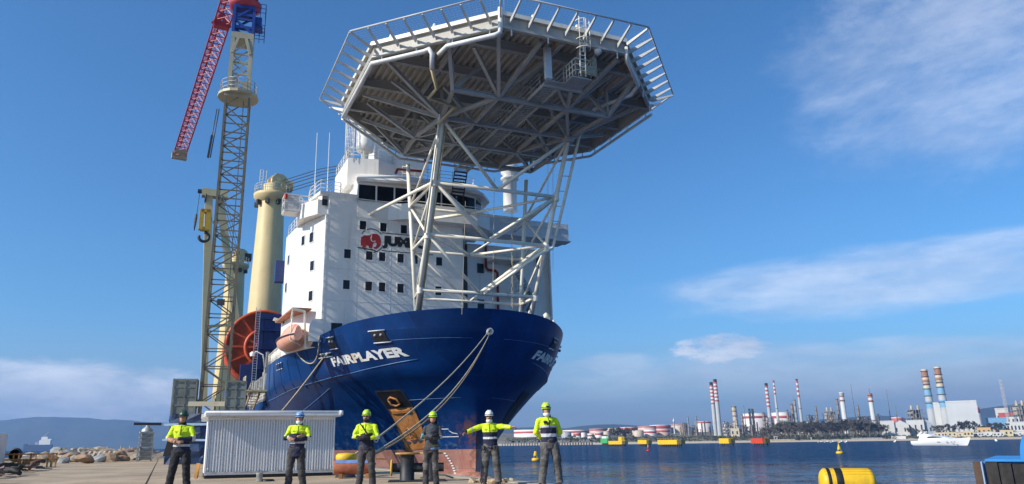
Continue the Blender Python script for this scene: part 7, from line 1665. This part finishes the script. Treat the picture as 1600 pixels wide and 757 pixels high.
# process block near the pair of hangars and at right edge
def steel_block(px0, px1, yt_, Y, lab):
    c = base((px0 + px1) / 2, Y); w_ = abs(at(px1, 640, Y).x - at(px0, 640, Y).x) / 2; h = at((px0 + px1) / 2, yt_, Y).z - c.z
    o = thing('process_block', lab, 'framework', c); b = MB()
    for x in [-w_ + 2 * w_ * i / 5 for i in range(6)]:
        for y in (-8, 8): b.bar((x, y, 0), (x, y, h * rc.uniform(.85, 1)), 0.9)
    for k2 in range(1, 7): b.box(-w_, w_, -8, 8, h * .92 * k2 / 6 - .7, h * .92 * k2 / 6)
    b.build('frame', PGY, o); b = MB()
    for k2 in range(6):
        for q in range(3): x = rc.uniform(-w_, w_ * .6); z = h * .92 * k2 / 6; b.box(x, x + w_ * .35, -7, 6, z + .3, z + h / 8)
    stuff(b.build('vessels', PTN, o))
    for x in (-.4, .5): b = MB(); b.lathe([(2.2, h * .4), (2.2, h * 1.06), (1.2, h * 1.1)], 10, (x * w_, 0, 0)); b.build('stack', PTN, o)
steel_block(1424, 1447, 637, 1480, 'open steel process block left of the fat chimneys')
steel_block(1293, 1308, 640, 1560, 'dark process block behind the grove left of the thick white chimney')
steel_block(1592, 1612, 630, 1420, 'brown process block cut by the right edge of the picture')
# ---- buildings
BW = mat('wall_white', (0.60, 0.585, 0.55), 0.7, var=0.06, vs=0.1); BGY = mat('wall_grey_white', (0.55, 0.56, 0.56), 0.6, var=0.05, vs=0.05); BCR = mat('wall_cream', (0.62, 0.52, 0.36), 0.7, var=0.08, vs=0.1); BYE = mat('wall_yellow', (0.60, 0.49, 0.28), 0.7, var=0.08, vs=0.1); BBL = mat('roof_blue', (0.16, 0.33, 0.52), 0.6, var=0.1, vs=0.1); BRD = mat('roof_terracotta', (0.42, 0.16, 0.10), 0.8, var=0.15, vs=0.2); BOR = mat('wall_orange', (0.58, 0.36, 0.15), 0.7, var=0.1); BDK = mat('window_dark', (0.035, 0.04, 0.05), 0.3, var=0.2)
def building(px0, px1, yt_, Y, wall, roofm, lab, gable=0.0, depth=14, nwin=4, rows_=1, yb=None, cat='building', group=None):
    c = base(px0, Y); c.z = land(Y) - .5 if yb is None else at(px0, yb, Y).z
    w_ = abs(at(px1, 670, Y).x - at(px0, 670, Y).x); h = at(px0, yt_, Y).z - c.z
    o = thing('building', lab, cat, c, -math.atan2(c.x, c.y), group)
    hg = h * gable; hw_ = h - hg
    b = MB(); b.box(0, w_, 0, depth, 0, hw_); 
    if gable: b.prism([(0, hw_), (w_, hw_), (w_ / 2, h - .3)], -depth, 0, 0, Matrix.Rotation(rad(90), 4, 'X'))
    b.build('wall', wall, o); b = MB()
    if gable:
        for sgn in (0, 1):
            x0 = -0.6 if sgn == 0 else w_ + .6; b.bar((x0, depth / 2, hw_ - .2), (w_ / 2, depth / 2, h), depth + 1.0, 0.5, 0, (0, 0, 1))
    else: b.box(-.3, w_ + .3, -.3, depth + .3, hw_, hw_ + max(.35, h * .05))
    b.build('roof', roofm, o)
    for r_ in range(rows_):
        for i in range(nwin):
            x = w_ * (i + .5) / nwin; z = hw_ * (r_ + .55) / rows_; ww = min(1.2, w_ / nwin * .3)
            b = MB(); b.box(x - ww, x + ww, -.08, .05, z - hw_ / rows_ * .17, z + hw_ / rows_ * .17); b.build('window', BDK, o)
    return o
o = building(1486, 1527, 629, 1400, BGY, BW, 'big windowless white boiler house right of the fat chimneys', depth=46, nwin=0)
b = MB()
for i in range(9): b.box(1.5 + i * 5.9, 1.8 + i * 5.9, -.12, .05, 2, o.children[0].dimensions.z * .98)
b.box(16, 52, -.2, .05, o.children[0].dimensions.z * .93, o.children[0].dimensions.z * .965); b.build('cladding_rib', mat('cladding_grey', (0.45, 0.46, 0.46), 0.6), o)
building(1466, 1478, 631, 1430, BW, BW, 'narrow white lift tower between the fat chimneys', depth=12, nwin=0)
building(1378, 1397, 658.5, 1330, BW, BW, 'left part of the white gabled hangars, long side to the sea', depth=20, nwin=0)
building(1396, 1419, 656.5, 1325, BW, mat('roof_slate_blue', (0.30, 0.34, 0.40), 0.6), 'white gabled hangar with a dark doorway behind the palms', 0.28, 22, 2)
building(1419, 1443, 657.5, 1335, BW, BW, 'long white hangar between the gabled ones', depth=20, nwin=3)
building(1442, 1458, 656, 1330, mat('wall_slate', (0.36, 0.40, 0.46), 0.6), BW, 'blue grey gabled hangar left of the fat chimneys', 0.28, 22, 2)
building(1545, 1581, 654, 1390, BBL, BBL, 'low blue roofed shed right of the white boiler house', depth=20, nwin=5)
building(1566, 1597, 646.5, 1460, TR, TR, 'red low plant building behind the blue shed', depth=20, nwin=3)
building(1562, 1579, 639.5, 1500, BW, BW, 'white flat block above the red plant building', depth=20, nwin=3)
building(1578, 1594, 651, 1370, BW, PDK, 'small house with a dark upper storey beside the blue shed', depth=12, nwin=3, rows_=2)
building(1575, 1603, 660, 1330, BW, BGY, 'white terrace at the right edge above the shore houses', depth=14, nwin=6)
building(1528, 1546, 668.5, 1290, BOR, BOR, 'orange house above the white shore houses', depth=10, nwin=3)
for i, (x0, x1, yt_, wl, rf, tx) in enumerate([(1459, 1474, 676.0, BCR, BCR, 'cream terrace behind the yacht’s stern'), (1474, 1492, 675.5, BYE, BCR, 'pale yellow house behind the yacht’s bow'), (1491, 1507, 675, BCR, BRD, 'cream house with a terracotta roof'), (1506, 1519, 673.5, BYE, BYE, 'yellow house left of the orange one'), (1518, 1531, 676, BW, BW, 'white cottage under the orange house'), (1531, 1552, 673.8, BW, BGY, 'long white house right of the orange one'), (1552, 1566, 675.5, BW, BW, 'white house with a flat top'), (1563, 1580, 672, BYE, BRD, 'yellow walled house with a red roof at the right'), (1580, 1604, 674, BW, BW, 'white house at the right edge by the beach')]):
    building(x0, x1, yt_, 1262 + (i % 3) * 8, wl, rf, tx, 0.25 if i % 3 == 2 else 0, 9, 3)
building(1142, 1155, 669.5, 1350, BCR, BW, 'small cream shed below the stout tan column', depth=10, nwin=2)
building(1208, 1214, 682, 1250, BW, BW, 'tiny white hut on the sea wall', depth=6, nwin=1)
building(1262, 1267, 683, 1250, BW, BW, 'tiny white kiosk below the grove', depth=6, nwin=1)
building(1392, 1412, 681.5, 1240, BW, BW, 'low white wall building below the palms', depth=4, nwin=0)
# sea wall and jetty
b = MB(); a, c = at(1194, 688, 1215), at(1242, 688, 1215); b.box(a.x, c.x, 1215, 1219, SEA_Z - 1, 2.6); tag(b.build('sea_wall', mat('wall_stone', (0.52, 0.42, 0.28), 0.9, var=0.15, vs=0.2)), 'tan sea wall between the red dolphin and the beach', 'wall')
o = thing('jetty', 'long dark pile jetty in front of the tanks', 'jetty', (at(785, 694, 1170).x, 1170, SEA_Z)); Lq = at(930, 694, 1170).x - at(785, 694, 1170).x
b = MB(); b.box(0, Lq, 0, 7, 3.6, 4.6); b.build('deck', mat('jetty_concrete', (0.34, 0.30, 0.24), 0.9, var=0.2, vs=0.2), o)
pm = MB(); pm.box(-.5, .5, 0.5, 6.5, -1, 3.6); pl = pm.build('pile', PDK, o)
for i in range(1, 34): copy_mesh(pl, loc=(i * Lq / 34, 0, 0))
b = MB(); rq = random.Random(8)
for i in range(60): x = rq.uniform(0, Lq); b.box(x, x + rq.uniform(1, 5), 1, 5, 4.6, 4.6 + rq.uniform(.8, 3.6))
stuff(b.build('pipes_and_boxes', PGY, o))
o = thing('fence', 'pale fence posts along the back of the beach below the grove', 'fence', (at(1330, 686, 1225).x, 1225, 1.0)); Lq = at(1380, 686, 1225).x - at(1330, 686, 1225).x
pm = MB(); pm.box(0, .5, 0, .4, -.6, 2.6); pl = pm.build('fence_post', BW, o)
for i in range(1, 24): copy_mesh(pl, loc=(i * Lq / 24, 0, 0))
b = MB(); b.box(0, Lq, .1, .25, .2, .9); b.build('rail', BW, o)
# ---- trees
LEAFD = mat('leaf_dark', (0.062, 0.062, 0.038), 0.9, var=0.4, vs=0.25); LEAFG = mat('leaf_green', (0.065, 0.088, 0.038), 0.9, var=0.35, vs=0.25); LEAFB = mat('leaf_brownish', (0.100, 0.082, 0.058), 0.9, var=0.35, vs=0.25); BARK = mat('bark_pale', (0.30, 0.25, 0.19), 0.9, var=0.3, vs=0.5)
def tree_proto(seed, kind, m):
    r = random.Random(seed); root = thing('shore_tree', 'tree', 'tree', (0, 0, 0))
    b = MB(); top = 1.0; b.tube([(0, 0, -0.05), (r.uniform(-.02, .02), 0, .3), (r.uniform(-.05, .05), r.uniform(-.03, .03), .62)], [0.024, 0.018, 0.010], 6)
    cl = []
    nb = 9 if kind != 'bush' else 12
    for i in range(nb):
        a = r.uniform(0, 6.28); z0 = r.uniform(.28, .55); rr_ = r.uniform(.12, .33) if kind != 'tall' else r.uniform(.08, .24)
        e_ = Vector((rr_ * math.cos(a), rr_ * math.sin(a), r.uniform(.52, .93)))
        if kind == 'bush': e_ = Vector((rr_ * 1.2 * math.cos(a), rr_ * 1.2 * math.sin(a), r.uniform(.25, .85))); z0 = .1
        b.tube([(0, 0, z0), e_], [0.010, 0.004], 4); cl.append((e_, r.uniform(.10, .18)))
    b.build('trunk', BARK, root); b = MB()
    for e_, R in cl:
        for i in range(34):
            d_ = Vector((r.gauss(0, 1), r.gauss(0, 1), r.gauss(0, .8))).normalized(); p_ = e_ + d_ * R * r.uniform(.35, 1.0); s_ = r.uniform(.022, .05)
            u = Vector((r.gauss(0, 1), r.gauss(0, 1), r.gauss(0, 1))).normalized(); v = u.orthogonal().normalized()
            b.add([p_ - u * s_ - v * s_ * .6, p_ + u * s_ - v * s_ * .5, p_ + u * s_ * .7 + v * s_ * .7, p_ - u * s_ * .8 + v * s_ * .6], [(0, 1, 2, 3)])
    b.build('crown', m, root); return root
protos = [tree_proto(1, 'round', LEAFD), tree_proto(2, 'tall', LEAFB), tree_proto(3, 'round', LEAFB), None, tree_proto(5, 'bush', LEAFD), tree_proto(6, 'bush', LEAFG)]
used = set(); rt3 = random.Random(17)
def plant(k_, px, yt_, Y, lab, group):
    c = base(px, Y); h = at(px, yt_, Y).z - c.z; s = (h * rt3.uniform(.95, 1.25), h * rt3.uniform(.95, 1.25), h)
    if k_ not in used:
        used.add(k_); o = protos[k_]; o.location = c; o.scale = s; o.rotation_euler = (0, 0, rt3.uniform(0, 6)); o['label'] = lab; o['group'] = group; return
    dup(protos[k_], c, rt3.uniform(0, 6), lab, group, s)
for i in range(46):
    px = 1190 + i * 4.35 + rt3.uniform(-2, 2); Y = rt3.uniform(1240, 1320)
    yt_ = float(np.interp(px, [1188, 1200, 1215, 1260, 1300, 1340, 1375, 1392], [674, 664, 660, 657.5, 656.5, 655, 657, 668])) + rt3.uniform(-1, 5)
    plant([0, 1, 2, 1, 2, 0][i % 6], px, yt_, Y, ['dense dark round tree in the grove behind the beach', 'tall brownish tree in the grove behind the beach', 'broad brownish tree in the grove behind the beach'][[0, 1, 2, 1, 2, 0][i % 6]], ['dark grove trees', 'tall grove trees', 'broad grove trees'][[0, 1, 2, 1, 2, 0][i % 6]])
for i in range(34):
    px = rt3.uniform(1198, 1440); plant(5 if i % 2 else 4, px, rt3.uniform(678.5, 683.5), rt3.uniform(1228, 1250), 'bright green bush along the back of the beach' if i % 2 else 'dark bush along the back of the beach', 'bright beach bushes' if i % 2 else 'dark beach bushes')
for px, yt_ in ((1464, 664), (1471, 662.5), (1480, 662), (1489, 663.5), (1500, 659), (1508, 657.5), (1516, 657), (1524, 659), (1533, 663), (1541, 665), (1550, 661), (1558, 660), (1567, 661.5), (1573, 659), (1424, 668), (1434, 670), (1446, 671)):
    plant(4 if px % 2 else 0, px, yt_, 1300 + (px % 7) * 3, 'dark bushy tree by the power station and shore houses' if px % 2 else 'dark round tree by the power station and shore houses', 'bushy town trees' if px % 2 else 'round town trees')
for i, (px, yt_) in enumerate([(955 + i * 4.6, 668 + (i % 3) * 2.2) for i in range(8)]): plant(2 if i % 2 else 0, px, yt_, 1330 + i * 5, 'brownish tree in the clump before the tanks' if i % 2 else 'dark tree in the clump before the tanks', 'brownish trees before the tanks' if i % 2 else 'dark trees before the tanks')
for i in range(26):
    px = rt3.uniform(880, 1190); plant(4 if i % 3 else 5, px, rt3.uniform(678, 684), rt3.uniform(1240, 1330), 'dark scrub bush on the slope below the tanks' if i % 3 else 'green scrub bush on the slope below the tanks', 'dark scrub bushes' if i % 3 else 'green scrub bushes')
# low scrub that nobody could count
b = MB(); rsb = random.Random(41)
for i in range(5200):
    px = rsb.uniform(790, 1620); Y = rsb.uniform(1236, 1420); c = base(px, Y); c.z += .5; s_ = rsb.uniform(.5, 1.5)
    u = Vector((rsb.gauss(0, 1), rsb.gauss(0, .4), rsb.gauss(0, .3))).normalized() * s_; v = Vector((rsb.gauss(0, .4), rsb.gauss(0, .4), 1)).normalized() * s_
    c.z += rsb.uniform(0, 1.8); b.add([c - u - v, c + u - v * .8, c + u * .7 + v, c - u * .8 + v * .8], [(0, 1, 2, 3)], rsb.randrange(3))
stuff(b.build('scrub', [LEAFD, LEAFG, LEAFB]))

# the low town climbing away behind the shore houses
rtw = random.Random(77)
for i in range(44):
    px = rtw.uniform(1525, 1606) if i % 3 else rtw.uniform(1376, 1440); Y = rtw.uniform(1310, 1900) if i % 3 else rtw.uniform(1500, 1900); w_ = rtw.uniform(4, 12)
    c = base(px, Y); h_ = rtw.uniform(5, 11)
    o = thing('town_building', 'small pale block in the low town behind the shore houses' if i % 3 else 'small pale block on the rise behind the white hangars', 'building', c, -math.atan2(c.x, c.y) + rtw.uniform(-.5, .5), 'low town blocks' if i % 3 else 'blocks behind the hangars')
    wd = w_ * Y / FOC * 0.9; wl = rtw.choice([BW, BCR, BW, BGY]); b = MB(); b.box(-wd / 2, wd / 2, 0, 10, 0, h_); b.build('wall', wl, o)
    b = MB(); b.box(-wd / 2 - .3, wd / 2 + .3, -.3, 10.3, h_, h_ + .7); b.build('roof', rtw.choice([BRD, BW, BGY, BRD]), o)
    for q in range(max(2, int(wd / 4))):
        x = -wd / 2 + wd * (q + .5) / max(2, int(wd / 4)); b = MB(); b.box(x - .6, x + .6, -.08, .05, h_ * .4, h_ * .7); b.build('window', BDK, o)
# ------------------------------------------------------------------ air
hz = bpy.data.materials.new('sea_haze'); hz.use_nodes = True; t = NT(hz.node_tree); t.n.clear()
pv = t.new('ShaderNodeVolumePrincipled'); pv.inputs['Color'].default_value = (0.34, 0.59, 1.0, 1); pv.inputs['Density'].default_value = 1.15e-4; pv.inputs['Anisotropy'].default_value = 0.25
om = t.new('ShaderNodeOutputMaterial'); t.l.new(pv.outputs[0], om.inputs['Volume'])
b = MB(); b.box(-13000, 13000, -2500, 11500, -9.0, 560); o = b.build('haze', hz); stuff(o)
